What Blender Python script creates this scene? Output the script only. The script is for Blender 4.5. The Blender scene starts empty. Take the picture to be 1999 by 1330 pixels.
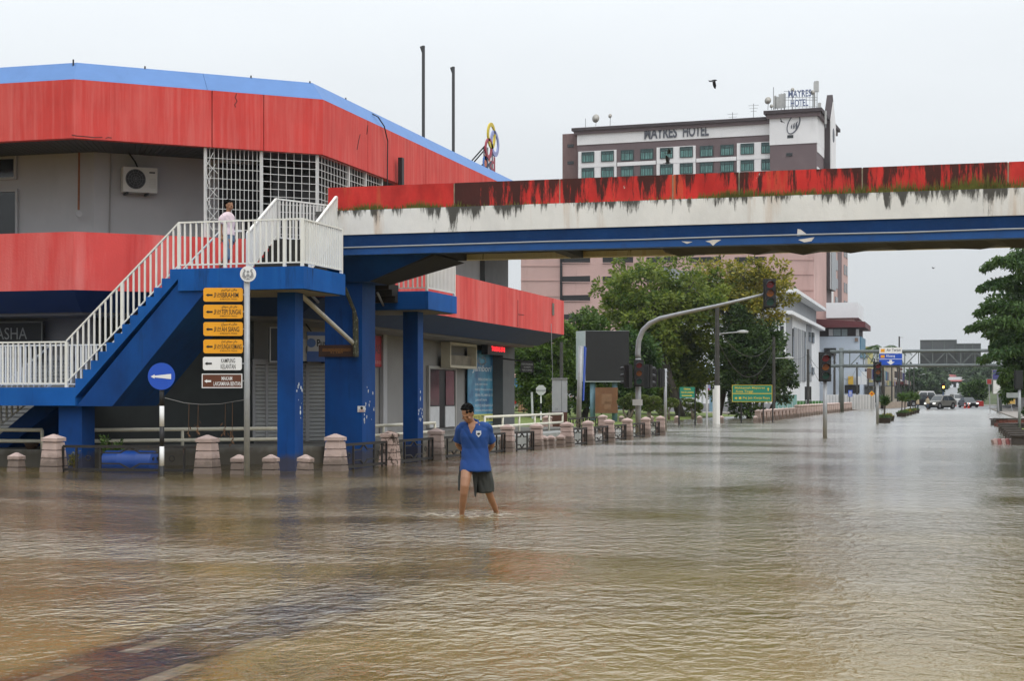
import bpy, bmesh, math, random
from mathutils import Vector, Matrix
R = math.radians
sc = bpy.context.scene
COL = sc.collection
# ------------------------------------------------------------------ camera
F = 3100.0; YAW = R(15.65); CAMZ = 1.64; HY = 775.0
S, C = math.sin(YAW), math.cos(YAW)
cam = bpy.data.cameras.new('camera'); camo = bpy.data.objects.new('camera', cam); COL.objects.link(camo)
cam.sensor_width = 36.0; cam.lens = 36.0 * F / 1999.0; cam.shift_y = 110.0 / 1999.0
cam.clip_start = 0.1; cam.clip_end = 8000
camo.location = (0, 0, CAMZ); camo.rotation_euler = (R(90), 0, YAW)
sc.camera = camo
# ------------------------------------------------------------------ sky (overcast), soft sun, exposure
wd = bpy.data.worlds.new('World'); sc.world = wd; wd.use_nodes = True
nt = wd.node_tree; nt.nodes.clear()
def N(t, typ, **kw):
    n = t.nodes.new(typ)
    for k, v in kw.items():
        if k.startswith('i_'): n.inputs[k[2:].replace('_', ' ')].default_value = v
        else: setattr(n, k, v)
    return n
SUN_EL, SUN_AZ = R(52), R(128)      # azimuth clockwise from +Y: the sun stands behind the camera, over the right of the street
sky = N(nt, 'ShaderNodeTexSky', sky_type='NISHITA', sun_disc=False, sun_elevation=SUN_EL, sun_rotation=SUN_AZ, air_density=1.6, dust_density=6.0)
skm = N(nt, 'ShaderNodeVectorMath', operation='SCALE'); skm.inputs[3].default_value = 0.06
nt.links.new(sky.outputs[0], skm.inputs[0])
tc = N(nt, 'ShaderNodeTexCoord'); sx = N(nt, 'ShaderNodeSeparateXYZ'); nt.links.new(tc.outputs['Generated'], sx.inputs[0])
# overcast luminance: (1 + 2 sin(elevation)) / 3 of the zenith
m1 = N(nt, 'ShaderNodeMath', operation='MAXIMUM'); nt.links.new(sx.outputs[2], m1.inputs[0]); m1.inputs[1].default_value = 0.0
m2 = N(nt, 'ShaderNodeMath', operation='MULTIPLY_ADD'); nt.links.new(m1.outputs[0], m2.inputs[0]); m2.inputs[1].default_value = 1.7; m2.inputs[2].default_value = 0.705
no = N(nt, 'ShaderNodeTexNoise'); no.inputs['Scale'].default_value = 3.0; no.inputs['Detail'].default_value = 5; no.inputs['Roughness'].default_value = 0.5
mp = N(nt, 'ShaderNodeMapping'); mp.inputs['Scale'].default_value = (1, 1, 3.2); nt.links.new(tc.outputs['Generated'], mp.inputs[0]); nt.links.new(mp.outputs[0], no.inputs[0])
m3 = N(nt, 'ShaderNodeMapRange'); nt.links.new(no.outputs['Fac'], m3.inputs[0]); m3.inputs[3].default_value = 0.90; m3.inputs[4].default_value = 1.08
m4 = N(nt, 'ShaderNodeMath', operation='MULTIPLY'); nt.links.new(m2.outputs[0], m4.inputs[0]); nt.links.new(m3.outputs[0], m4.inputs[1])
cl = N(nt, 'ShaderNodeVectorMath', operation='SCALE'); cl.inputs[0].default_value = (0.915, 0.96, 1.0); nt.links.new(m4.outputs[0], cl.inputs[3])
mx = N(nt, 'ShaderNodeMix', data_type='RGBA'); mx.inputs[0].default_value = 0.9
nt.links.new(skm.outputs[0], mx.inputs[6]); nt.links.new(cl.outputs[0], mx.inputs[7])
bg = N(nt, 'ShaderNodeBackground'); bg.inputs[1].default_value = 1.0
nt.links.new(mx.outputs[2], bg.inputs[0]); wo = N(nt, 'ShaderNodeOutputWorld'); nt.links.new(bg.outputs[0], wo.inputs[0])
sl = bpy.data.lights.new('sun', 'SUN'); sl.energy = 1.2; sl.angle = R(35); sl.color = (1, 0.965, 0.92)
so = bpy.data.objects.new('sun', sl); COL.objects.link(so)
sd = Vector((math.sin(SUN_AZ) * math.cos(SUN_EL), math.cos(SUN_AZ) * math.cos(SUN_EL), math.sin(SUN_EL)))
so.rotation_euler = sd.to_track_quat('Z', 'Y').to_euler(); so.location = sd * 100
sc.view_settings.view_transform = 'Standard'; sc.view_settings.look = 'None'; sc.view_settings.gamma = 1; sc.view_settings.exposure = 0.0
sc.cycles.use_denoising = True; sc.cycles.max_bounces = 5; sc.cycles.diffuse_bounces = 3; sc.cycles.glossy_bounces = 3; sc.cycles.transparent_max_bounces = 8
sc.cycles.caustics_reflective = False; sc.cycles.caustics_refractive = False
# ------------------------------------------------------------------ rays from the photograph to real planes
def ray(u, v): a = (u - 999.5) / F; return Vector((-S + a * C, C + a * S, (HY - v) / F))
CO = Vector((0, 0, CAMZ))
def dep(u, v, d): return CO + ray(u, v) * d
def atX(u, v, X): r = ray(u, v); return CO + r * (X / r.x)
def atY(u, v, Y): r = ray(u, v); return CO + r * (Y / r.y)
def atZ(u, v, Z=0.0): r = ray(u, v); return CO + r * ((Z - CAMZ) / r.z)
def atP(u, v, p, n): r = ray(u, v); p = Vector(p); n = Vector(n); return CO + r * ((p - CO).dot(n) / r.dot(n))
# ------------------------------------------------------------------ materials
MATS = {}
def mat(name, col, rough=.65, var=.12, vs=2.5, streak=None, bump=None, metal=0.0, spec=.4, dirt=None, emit=None, ribs=None, coat=0, tide=None):
    if name in MATS: return MATS[name]
    m = bpy.data.materials.new(name); m.use_nodes = True; t = m.node_tree; b = t.nodes['Principled BSDF']
    MATS[name] = m
    b.inputs['Roughness'].default_value = rough; b.inputs['Metallic'].default_value = metal; b.inputs['Specular IOR Level'].default_value = spec
    if coat: b.inputs['Coat Weight'].default_value = coat; b.inputs['Coat Roughness'].default_value = .08
    if emit: b.inputs['Emission Color'].default_value = (*emit[:3], 1); b.inputs['Emission Strength'].default_value = emit[3]
    g = N(t, 'ShaderNodeNewGeometry'); pos = g.outputs['Position']
    out = None
    if var:
        n = N(t, 'ShaderNodeTexNoise'); n.inputs['Scale'].default_value = vs; n.inputs['Detail'].default_value = 6; n.inputs['Roughness'].default_value = .62
        t.links.new(pos, n.inputs[0])
        mr = N(t, 'ShaderNodeMapRange'); t.links.new(n.outputs['Fac'], mr.inputs[0]); mr.inputs[1].default_value = .25; mr.inputs[2].default_value = .75
        mr.inputs[3].default_value = 1 - var; mr.inputs[4].default_value = 1 + var
        v = N(t, 'ShaderNodeVectorMath', operation='SCALE'); v.inputs[0].default_value = col[:3]; t.links.new(mr.outputs[0], v.inputs[3]); out = v.outputs[0]
    else:
        v = N(t, 'ShaderNodeRGB'); v.outputs[0].default_value = (*col[:3], 1); out = v.outputs[0]
    def over(fac, c):
        nonlocal out
        k = N(t, 'ShaderNodeMix', data_type='RGBA'); t.links.new(fac, k.inputs[0]); t.links.new(out, k.inputs[6]); k.inputs[7].default_value = (*c, 1); out = k.outputs[2]
    for s in ([streak] if streak and not isinstance(streak, list) else (streak or [])):
        # (colour, amount, (sx,sy,sz), threshold lo, hi)
        c, amt, scl, lo, hi = s[:5]
        mpn = N(t, 'ShaderNodeMapping'); mpn.inputs['Scale'].default_value = scl; t.links.new(pos, mpn.inputs[0])
        if len(s) > 5: mpn.inputs['Location'].default_value = s[5]
        n = N(t, 'ShaderNodeTexNoise'); n.inputs['Scale'].default_value = 1; n.inputs['Detail'].default_value = 7; n.inputs['Roughness'].default_value = .65
        t.links.new(mpn.outputs[0], n.inputs[0])
        mr = N(t, 'ShaderNodeMapRange'); t.links.new(n.outputs['Fac'], mr.inputs[0]); mr.inputs[1].default_value = lo; mr.inputs[2].default_value = hi; mr.inputs[4].default_value = amt
        over(mr.outputs[0], c)
    if tide:   # silt left by the flood just above the water line
        sp_ = N(t, 'ShaderNodeSeparateXYZ'); t.links.new(pos, sp_.inputs[0]); n = N(t, 'ShaderNodeTexNoise'); n.inputs['Scale'].default_value = 5; n.inputs['Detail'].default_value = 5; t.links.new(pos, n.inputs[0])
        a_ = N(t, 'ShaderNodeMath', operation='MULTIPLY_ADD'); t.links.new(n.outputs['Fac'], a_.inputs[0]); a_.inputs[1].default_value = -.35; t.links.new(sp_.outputs[2], a_.inputs[2])
        mr = N(t, 'ShaderNodeMapRange'); t.links.new(a_.outputs[0], mr.inputs[0]); mr.inputs[1].default_value = tide - .12; mr.inputs[2].default_value = tide + .06; mr.inputs[3].default_value = .7; mr.inputs[4].default_value = 0
        over(mr.outputs[0], (.06, .048, .032))
    t.links.new(out, b.inputs['Base Color'])
    if bump or ribs:
        bn = N(t, 'ShaderNodeBump'); bn.inputs['Distance'].default_value = .02
        if ribs:   # vertical tool marks: (frequency, strength)
            w = N(t, 'ShaderNodeMapping'); w.inputs['Scale'].default_value = (ribs[0], ribs[0], ribs[0] * .03); t.links.new(pos, w.inputs[0])
            n = N(t, 'ShaderNodeTexNoise'); n.inputs['Scale'].default_value = 1; n.inputs['Detail'].default_value = 3; t.links.new(w.outputs[0], n.inputs[0]); bn.inputs['Strength'].default_value = ribs[1]
        else:
            n = N(t, 'ShaderNodeTexNoise'); n.inputs['Scale'].default_value = bump[0]; n.inputs['Detail'].default_value = 5; t.links.new(pos, n.inputs[0]); bn.inputs['Strength'].default_value = bump[1]
        t.links.new(n.outputs['Fac'], bn.inputs['Height']); t.links.new(bn.outputs[0], b.inputs['Normal'])
    return m
# ------------------------------------------------------------------ mesh builder
class MB:
    def __init__(s): s.v = []; s.f = []
    def add(s, vs, fs):
        o = len(s.v); s.v += [tuple(p) for p in vs]; s.f += [tuple(i + o for i in f) for f in fs]; return s
    def box(s, a, b):
        x0, x1 = sorted((a[0], b[0])); y0, y1 = sorted((a[1], b[1])); z0, z1 = sorted((a[2], b[2]))
        return s.hexa([(x0, y0, z0), (x1, y0, z0), (x1, y1, z0), (x0, y1, z0)], [(x0, y0, z1), (x1, y0, z1), (x1, y1, z1), (x0, y1, z1)])
    def hexa(s, bot, top):
        n = len(bot)
        return s.add(list(bot) + list(top), [tuple(range(n))[::-1], tuple(range(n, 2 * n))] + [(i, (i + 1) % n, n + (i + 1) % n, n + i) for i in range(n)])
    def slab(s, poly, z0, z1): return s.hexa([(p[0], p[1], z0) for p in poly], [(p[0], p[1], z1) for p in poly])
    def obox(s, o, r, u, w, h, t):
        """board: corner o, unit right r, unit up u, size w x h, thickness t backwards from the face (face normal r x u)"""
        o = Vector(o); r = Vector(r).normalized(); u = Vector(u).normalized(); n = r.cross(u)
        p = [o, o + r * w, o + r * w + u * h, o + u * h]
        return s.hexa([q - n * t for q in p], p)
    def bar(s, p, q, w, h=None, up=(0, 0, 1)):
        p = Vector(p); q = Vector(q); d = (q - p).normalized(); up = Vector(up)
        if abs(d.dot(up)) > .99: up = Vector((0, 1, 0))
        a = d.cross(up).normalized(); b = a.cross(d); h = h or w; a = a * (w / 2); b = b * (h / 2)
        return s.hexa([p - a - b, p + a - b, p + a + b, p - a + b], [q - a - b, q + a - b, q + a + b, q - a + b])
    def tube(s, pts, r, n=8, cap=True):
        pts = [Vector(p) for p in pts]; rs = r if isinstance(r, (list, tuple)) else [r] * len(pts)
        vs = []; prev = None
        for i, p in enumerate(pts):
            d = (pts[min(i + 1, len(pts) - 1)] - pts[max(i - 1, 0)]).normalized()
            if prev is None: a = d.orthogonal().normalized()
            else:
                a = prev - d * prev.dot(d); a = a.normalized() if a.length > 1e-6 else d.orthogonal().normalized()
            prev = a; b = d.cross(a)
            vs += [p + (a * math.cos(2 * math.pi * k / n) + b * math.sin(2 * math.pi * k / n)) * rs[i] for k in range(n)]
        fs = []
        for i in range(len(pts) - 1):
            for k in range(n): fs.append((i * n + k, i * n + (k + 1) % n, (i + 1) * n + (k + 1) % n, (i + 1) * n + k))
        if cap: fs.append(tuple(range(n))[::-1]); fs.append(tuple(range((len(pts) - 1) * n, len(pts) * n)))
        return s.add(vs, fs)
    def rings(s, rings, cap=True):
        n = len(rings[0]); vs = [p for r in rings for p in r]; fs = []
        for i in range(len(rings) - 1):
            for k in range(n): fs.append((i * n + k, i * n + (k + 1) % n, (i + 1) * n + (k + 1) % n, (i + 1) * n + k))
        if cap: fs.append(tuple(range(n))[::-1]); fs.append(tuple(range((len(rings) - 1) * n, len(rings) * n)))
        return s.add(vs, fs)
    def ell(s, prof, n=12, c=(0, 0)):
        """stack of horizontal ellipses (x, y, z, rx, ry)"""
        return s.rings([[(x + rx * math.cos(2 * math.pi * k / n), y + ry * math.sin(2 * math.pi * k / n), z) for k in range(n)] for x, y, z, rx, ry in prof])
    def disc(s, c, r, nrm, t, n=24, sx=1.0):
        c = Vector(c); nrm = Vector(nrm).normalized(); a = nrm.cross(Vector((0, 0, 1)))
        a = a.normalized() if a.length > 1e-4 else Vector((1, 0, 0)); b = a.cross(nrm)
        p = [c + a * (r * sx * math.cos(2 * math.pi * k / n)) - b * (r * math.sin(2 * math.pi * k / n)) for k in range(n)]
        return s.hexa([q - nrm * t for q in p], p)
    def mesh(s, name, m, smooth=False, inv=None):
        me = bpy.data.meshes.new(name)
        vs = s.v if inv is None else [tuple(inv @ Vector(p)) for p in s.v]
        me.from_pydata(vs, [], s.f); me.update()
        bm = bmesh.new(); bm.from_mesh(me); bmesh.ops.recalc_face_normals(bm, faces=bm.faces); bm.to_mesh(me); bm.free()
        if smooth: me.shade_smooth()
        for k in (m if isinstance(m, (list, tuple)) else [m]): me.materials.append(k)
        return me
    def build(s, name, m, parent=None, smooth=False, **kw):
        """links ONE mesh object; coordinates are given in the world"""
        inv = rootm(parent).inverted() if parent else None
        o = bpy.data.objects.new(name, s.mesh(name, m, smooth, inv)); COL.objects.link(o)
        if parent: o.parent = parent
        for k, v in kw.items(): o[k] = v
        return o
def rootm(o):
    M = o.matrix_basis.copy(); p = o.parent
    while p: M = p.matrix_basis @ M; p = p.parent
    return M
def thing(name, label, cat, loc=(0, 0, 0), rz=0.0, group=None, s=1.0):
    o = bpy.data.objects.new(name, None); COL.objects.link(o); o.empty_display_size = .2
    o.matrix_basis = Matrix.Translation(Vector(loc)) @ Matrix.Rotation(rz, 4, 'Z') @ Matrix.Scale(s, 4)
    o['label'] = label; o['category'] = cat
    if group: o['group'] = group
    return o
def tag(o, label, cat, group=None, kind=None):
    if label: o['label'] = label
    if cat: o['category'] = cat
    if group: o['group'] = group
    if kind: o['kind'] = kind
    return o
def inst(name, me, parent, M=None, **kw):
    """an object that shares mesh data; M is a world matrix (None: same place as the parent)"""
    o = bpy.data.objects.new(name, me); COL.objects.link(o)
    if parent: o.parent = parent
    if M is not None: o.matrix_basis = (rootm(parent).inverted() @ M) if parent else M
    for k, v in kw.items(): o[k] = v
    return o
def dup(src, M, label=None, group=None):
    """copy a thing with its parts and sub-parts"""
    r = src.copy(); COL.objects.link(r); r.matrix_basis = M
    if label: r['label'] = label
    if group: r['group'] = group
    for ch in list(src.children):
        c = ch.copy(); COL.objects.link(c); c.parent = r
        for g in list(ch.children):
            d = g.copy(); COL.objects.link(d); d.parent = c
    return r
def frame(o, r, u):
    """matrix whose x,y axes are r,u in the world"""
    r = Vector(r).normalized(); u = Vector(u).normalized(); n = r.cross(u)
    M = Matrix(((r.x, u.x, n.x, o[0]), (r.y, u.y, n.y, o[1]), (r.z, u.z, n.z, o[2]), (0, 0, 0, 1))); return M
Z = Vector((0, 0, 1)); CR = Vector((C, S, 0)); CB = Vector((-S, C, 0))   # camera right and forward, level
def put(x, y, z=0, rz=0): return Matrix.Translation((x, y, z)) @ Matrix.Rotation(rz, 4, 'Z')
# lettering: flat text turned into a thin mesh on its board
def text(s, m, parent, o, r, u, h=None, w=None, align='C', bold=0.0, t=.004, name='lettering', lift=.004, shear=0.0):
    cu = bpy.data.curves.new('lettering', 'FONT'); cu.body = s; cu.size = 1; cu.offset = bold; cu.shear = shear; cu.resolution_u = 3
    ob = bpy.data.objects.new('lettering', cu)
    me = bpy.data.meshes.new_from_object(ob); bpy.data.objects.remove(ob); bpy.data.curves.remove(cu)
    if not me.vertices: return None
    xs = [v.co.x for v in me.vertices]; ys = [v.co.y for v in me.vertices]
    x0, x1, y0, y1 = min(xs), max(xs), min(ys), max(ys)
    sy = (h / (y1 - y0)) if h else None; sxx = (w / (x1 - x0)) if w else sy
    if sy is None: sy = sxx
    o = Vector(o); r = Vector(r).normalized(); u = Vector(u).normalized(); n = r.cross(u)
    off = {'C': (x0 + x1) / 2, 'L': x0, 'R': x1}[align]
    inv = rootm(parent).inverted() if parent else Matrix.Identity(4)
    for v in me.vertices:
        v.co = inv @ (o + r * ((v.co.x - off) * sxx) + u * ((v.co.y - y0) * sy) + n * lift)
    me.materials.clear(); me.materials.append(m)
    b = bpy.data.objects.new(name, me); COL.objects.link(b)
    if parent: b.parent = parent
    return b
# ================================================================== SETTING
def sheet(name, poly, z, m, label=None):
    b = MB(); b.add([(p[0], p[1], z if len(p) < 3 else p[2]) for p in poly], [tuple(range(len(poly)))])
    o = b.build(name, m); o['kind'] = 'structure'; return o
M_soil = mat('soil', (.10, .085, .06), .95, .25, .6)
M_mudroad = mat('mud_road', (.17, .125, .07), .9, .25, .8)
M_wetroad = mat('wet_asphalt', (.105, .108, .112), .32, .18, 1.2, bump=(30, .25))
M_dark = mat('dark_asphalt', (.008, .012, .022), .8, .3, 3)
M_line = mat('road_paint', (.50, .46, .36), .7, .2, 8)
M_white_line = mat('white_road_paint', (.7, .7, .68), .6, .15, 4)
M_grass = mat('lawn_grass', (.10, .135, .022), .9, .35, 3, bump=(25, 1.0))
M_pave = mat('concrete_paving', (.22, .2, .18), .85, .2, 2)
sheet('ground', [(-4000, -400), (4000, -400), (4000, 5000), (-4000, 5000)], -.62, M_soil)
# the flooded road, then the stretch that climbs out of the water and up the hill
prof = [(-30, -.3), (150, -.3), (196, -.12), (213, .015), (228, .09), (262, .2), (330, .7), (420, 2.1), (560, 4.4), (640, 5.2), (760, 5.4)]
def rz_at(y):
    for (a, za), (b, zb) in zip(prof, prof[1:]):
        if a <= y <= b: return za + (zb - za) * (y - a) / (b - a)
    return prof[-1][1]
b = MB()
for (y0, z0), (y1, z1) in zip(prof, prof[1:]):
    w0 = (-80, 60) if y1 <= 262 else ((-13, 4.0) if y0 < 330 else (-8.5, 4.5))
    b.add([(w0[0], y0, z0), (w0[1], y0, z0), (w0[1], y1, z1), (w0[0], y1, z1)], [(0, 1, 2, 3)])
o = b.build('road', [M_mudroad, M_wetroad]); o['kind'] = 'structure'
for p in o.data.polygons: p.material_index = 1 if p.center.y > 175 else 0
# sunken centre strip with its cream dashes (seen through the shallow water)
mid = sheet('road_centre_strip', [(-5.75, 2), (-4.05, 2), (-4.05, 30), (-5.75, 30)], -.035, M_dark)
dash = MB(); dash.add([(-.075, -.33, 0), (.075, -.33, 0), (.075, .33, 0), (-.075, .33, 0)], [(0, 1, 2, 3)])
dme = dash.mesh('road_dash', M_line)
for i in range(13):
    for x, k in ((-5.21, 0), (-4.56, .25)):
        inst('road_dash', dme, mid, put(x, 6.02 + i * 1.2 + k, -.03))
# lane lines on the dry road
ln = MB(); ln.add([(-.08, -2.2, 0), (.08, -2.2, 0), (.08, 2.2, 0), (-.08, 2.2, 0)], [(0, 1, 2, 3)])
lme = ln.mesh('lane_line', M_white_line); ro = bpy.data.objects['road']
for y in range(216, 330, 7):
    for x in (-1.0, -6.6):
        dz = (rz_at(y + 2.2) - rz_at(y - 2.2)) / 4.4
        inst('lane_line', lme, ro, put(x, y, rz_at(y) + .012) @ Matrix.Rotation(math.atan(dz), 4, 'X'))
# ---- flood water
def water_mat():
    m = bpy.data.materials.new('flood_water'); m.use_nodes = True; t = m.node_tree; t.nodes.clear(); L = t.links.new
    g = N(t, 'ShaderNodeNewGeometry'); pos = g.outputs['Position']
    def noise(scl, det, rough, loc=(0, 0, 0), dist=0.0):
        mp = N(t, 'ShaderNodeMapping'); mp.inputs['Scale'].default_value = scl; mp.inputs['Location'].default_value = loc; L(pos, mp.inputs[0])
        n = N(t, 'ShaderNodeTexNoise'); n.inputs['Scale'].default_value = 1; n.inputs['Detail'].default_value = det; n.inputs['Roughness'].default_value = rough
        n.inputs['Distortion'].default_value = dist; L(mp.outputs[0], n.inputs[0]); return n.outputs['Fac']
    def math_(op, a, b=None, c=None, clamp=False):
        n = N(t, 'ShaderNodeMath', operation=op); n.use_clamp = clamp
        for i, x in enumerate((a, b, c)):
            if x is None: continue
            if isinstance(x, (int, float)): n.inputs[i].default_value = x
            else: L(x, n.inputs[i])
        return n.outputs[0]
    def ramp(x, a, b, c=0., d=1.):
        n = N(t, 'ShaderNodeMapRange'); n.interpolation_type = 'SMOOTHSTEP'; L(x, n.inputs[0])
        for i, k in zip((1, 2, 3, 4), (a, b, c, d)): n.inputs[i].default_value = k
        return n.outputs[0]
    # wave heights (metres): wind ripples, current swirls, chop
    sx_ = N(t, 'ShaderNodeSeparateXYZ'); L(pos, sx_.inputs[0])
    rip = noise((9.5, 6.8, 1), 3, .5, (0, 0, 0), .6); mid_ = noise((3.8, 2.9, 1), 3, .5, (5, 9, 0), .8)
    fine = noise((9, 13, 1), 3, .6, (3, 1, 0))
    swell = noise((.55, 1.1, 1), 3, .5, (7, 2, 0), .6)
    patch = ramp(noise((.10, .16, 1), 3, .5, (1.5, .3, 0), .8), .38, .60)
    dst = N(t, 'ShaderNodeVectorMath', operation='DISTANCE'); sc_ = N(t, 'ShaderNodeVectorMath', operation='MULTIPLY'); sc_.inputs[1].default_value = (1, .62, 1); L(pos, sc_.inputs[0])
    rp_ = atZ(1190, 930); L(sc_.outputs[0], dst.inputs[0]); dst.inputs[1].default_value = (rp_.x, rp_.y * .62, 0)
    boil = ramp(math_('ADD', dst.outputs['Value'], math_('MULTIPLY', noise((.5, .5, 1), 4, .6, (4, 4, 0)), 4.0)), 3.2, 6.0, 1., 0.)   # water boiling up over a drain
    calm = math_('ADD', math_('MULTIPLY', math_('MULTIPLY_ADD', patch, 1.15, .26), math_('MULTIPLY', ramp(sx_.outputs[0], -7., 0., 1.05, .42), ramp(sx_.outputs[1], 30., 75., 1., .8))), math_('MULTIPLY', boil, 1.7))
    h = math_('ADD', math_('ADD', math_('MULTIPLY', math_('SUBTRACT', rip, .5), .030), math_('MULTIPLY', math_('SUBTRACT', mid_, .5), .048)), math_('ADD', math_('MULTIPLY', math_('MULTIPLY', math_('SUBTRACT', fine, .5), .009), ramp(sx_.outputs[0], -9., -1., 2.4, .8)), math_('MULTIPLY', math_('SUBTRACT', swell, .5), .036)))
    h = math_('MULTIPLY', h, calm)
    # rain-drop rings
    vo = N(t, 'ShaderNodeTexVoronoi'); vo.inputs['Scale'].default_value = 1.1; L(pos, vo.inputs[0])
    ringd = math_('SINE', math_('MULTIPLY', vo.outputs['Distance'], 85.0))
    ringm = math_('MULTIPLY', ramp(vo.outputs['Distance'], .02, .16, 1., 0.), ringd)
    h = math_('ADD', h, math_('MULTIPLY', ringm, .0022))
    # wake of the wading man
    wk = N(t, 'ShaderNodeVectorMath', operation='DISTANCE'); L(pos, wk.inputs[0]); wk.inputs[1].default_value = MANP
    wv = math_('MULTIPLY', math_('SINE', math_('MULTIPLY', wk.outputs['Value'], 19.0)), math_('MULTIPLY', ramp(wk.outputs['Value'], .15, 2.2, .010, 0.), ramp(noise((1.3, 1.3, 1), 3, .6, (6, 6, 0)), .40, .65)))
    h = math_('ADD', h, wv)
    bp = N(t, 'ShaderNodeBump'); bp.inputs['Strength'].default_value = 1.0; bp.inputs['Distance'].default_value = 1.0; L(h, bp.inputs['Height'])
    bf = N(t, 'ShaderNodeBump'); bf.inputs['Strength'].default_value = .30; bf.inputs['Distance'].default_value = 1.0; L(h, bf.inputs['Height'])
    # body: brown silt, clearer over the shallow centre strip
    sp = N(t, 'ShaderNodeSeparateXYZ'); L(pos, sp.inputs[0])
    silt = noise((.25, .4, 1), 4, .6, (9, 4, 0), .5)
    mixc = N(t, 'ShaderNodeMix', data_type='RGBA'); L(ramp(silt, .3, .7), mixc.inputs[0]); mixc.inputs[6].default_value = (.17, .113, .024, 1); mixc.inputs[7].default_value = (.265, .19, .062, 1)
    foamd = math_('MULTIPLY', ramp(wk.outputs['Value'], .25, 1.35, 1., 0.), ramp(noise((7, 11, 1), 6, .75), .50, .60))
    fm = N(t, 'ShaderNodeMix', data_type='RGBA'); L(math_('MULTIPLY', foamd, .9), fm.inputs[0]); L(mixc.outputs[2], fm.inputs[6]); fm.inputs[7].default_value = (.72, .68, .6, 1)
    df = N(t, 'ShaderNodeBsdfDiffuse'); L(fm.outputs[2], df.inputs[0]); L(bp.outputs[0], df.inputs['Normal'])
    tr = N(t, 'ShaderNodeBsdfTransparent'); tr.inputs[0].default_value = (.85, .83, .78, 1)
    dx = math_('ABSOLUTE', math_('ADD', sp.outputs[0], math_('MULTIPLY_ADD', silt, .5, 4.63)))
    clear = math_('MULTIPLY', ramp(dx, .30, .68, 1., 0.), ramp(sp.outputs[1], 9.5, 17.5, 1., 0.))
    clear = math_('MULTIPLY', clear, ramp(noise((1.1, 1.6, 1), 4, .6, (2, 8, 0)), .3, .62, .55, 1.))
    body = N(t, 'ShaderNodeMixShader'); L(math_('MULTIPLY_ADD', clear, .90, .03), body.inputs[0]); L(df.outputs[0], body.inputs[1]); L(tr.outputs[0], body.inputs[2])
    gl = N(t, 'ShaderNodeBsdfGlossy'); L(ramp(sx_.outputs[1], 12., 85., .09, .175), gl.inputs['Roughness']); L(bp.outputs[0], gl.inputs['Normal'])
    fr = N(t, 'ShaderNodeFresnel'); fr.inputs[0].default_value = 1.42; L(bf.outputs[0], fr.inputs['Normal'])
    fx = math_('MULTIPLY', math_('MINIMUM', math_('MULTIPLY', fr.outputs[0], 1.2), .93), math_('SUBTRACT', 1., math_('MAXIMUM', math_('MULTIPLY', foamd, .8), math_('MULTIPLY', clear, .12))))
    fin = N(t, 'ShaderNodeMixShader'); L(fx, fin.inputs[0]); L(body.outputs[0], fin.inputs[1]); L(gl.outputs[0], fin.inputs[2])
    o = N(t, 'ShaderNodeOutputMaterial'); L(fin.outputs[0], o.inputs[0]); return m
MANP = atZ(926, 1004)
wat = sheet('flood_water', [(-120, -25), (60, -25), (60, 214), (-120, 214)], 0.0, water_mat())
# ---- pavements, lawn, raised yards
def block(name, poly, z0, z1, m): o = MB().slab(poly, z0, z1).build(name, m); o['kind'] = 'structure'; return o
block('pavement_left', [(-60, 30.4), (-15.6, 30.4), (-13.4, 32.4), (-12.2, 50), (-12.1, 66), (-30, 66), (-60, 66)], -.5, -.14, M_pave)
lawn = MB(); nx, ny = 14, 20
lv = []
random.seed(4)
for j in range(ny + 1):
    for i in range(nx + 1):
        x = -13.2 - i * 2.6; y = 71 + j * 3.4
        lv.append((x, y, -.14 + min(.62, .055 * i + .02 * max(0, i - 1)) + .012 * j * (i > 0) * .6 - (.12 if y > 92 and i < 3 else 0) + random.uniform(-.02, .02)))
lawn.add(lv, [(j * (nx + 1) + i, j * (nx + 1) + i + 1, (j + 1) * (nx + 1) + i + 1, (j + 1) * (nx + 1) + i) for j in range(ny) for i in range(nx)])
o = lawn.build('lawn', M_grass, smooth=True); o['kind'] = 'structure'
block('yard_left', [(-90, 140), (-13.2, 140), (-13.2, 262), (-90, 262)], -.5, .22, M_pave)
block('pavement_right', [(4.2, 118), (40, 118), (40, 330), (4.2, 330)], -.5, .10, M_pave)
block('lawn_right', [(2.75, 56), (24, 56), (24, 86), (2.6, 86)], -.5, .13, M_grass)
# ================================================================== CORNER BUILDING
M_red = mat('red_wall_paint', (.56, .050, .042), .78, .12, 1.1, streak=[((.64, .17, .15), .55, (7, 7, .35), .44, .72), ((.62, .15, .13), .4, (.9, .9, .2), .48, .75, (2, 2, 2)), ((.26, .02, .02), .35, (3.2, 3.2, .15), .58, .80, (4, 4, 4))], ribs=(16, .55))
M_redl = mat('red_ledge_paint', (.60, .062, .055), .75, .10, 1.1, streak=[((.68, .20, .18), .7, (1.3, 1.3, .12), .48, .70), ((.42, .015, .015), .65, (1.8, 1.8, .1), .53, .66, (3, 6, 1))], bump=(26, .3))
M_skyb = mat('pale_blue_coping', (.095, .205, .45), .6, .08, 2, streak=[((.08, .15, .3), .35, (2, 2, .5), .6, .8)])
M_navy = mat('navy_paint', (.008, .030, .095), .65, .15, 1.2, streak=[((.02, .055, .13), .4, (1.5, 1.5, .2), .55, .8)])
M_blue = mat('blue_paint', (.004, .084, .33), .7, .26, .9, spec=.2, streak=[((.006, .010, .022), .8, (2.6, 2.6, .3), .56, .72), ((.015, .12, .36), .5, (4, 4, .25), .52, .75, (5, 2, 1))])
M_bluedk = mat('deep_blue_paint', (.0025, .044, .19), .7, .30, .8, spec=.2, tide=.20, streak=[((.003, .075, .29), .6, (.9, .9, .3), .46, .70), ((.004, .008, .02), .5, (3, 3, .4), .6, .75, (1, 5, 2))])
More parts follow.
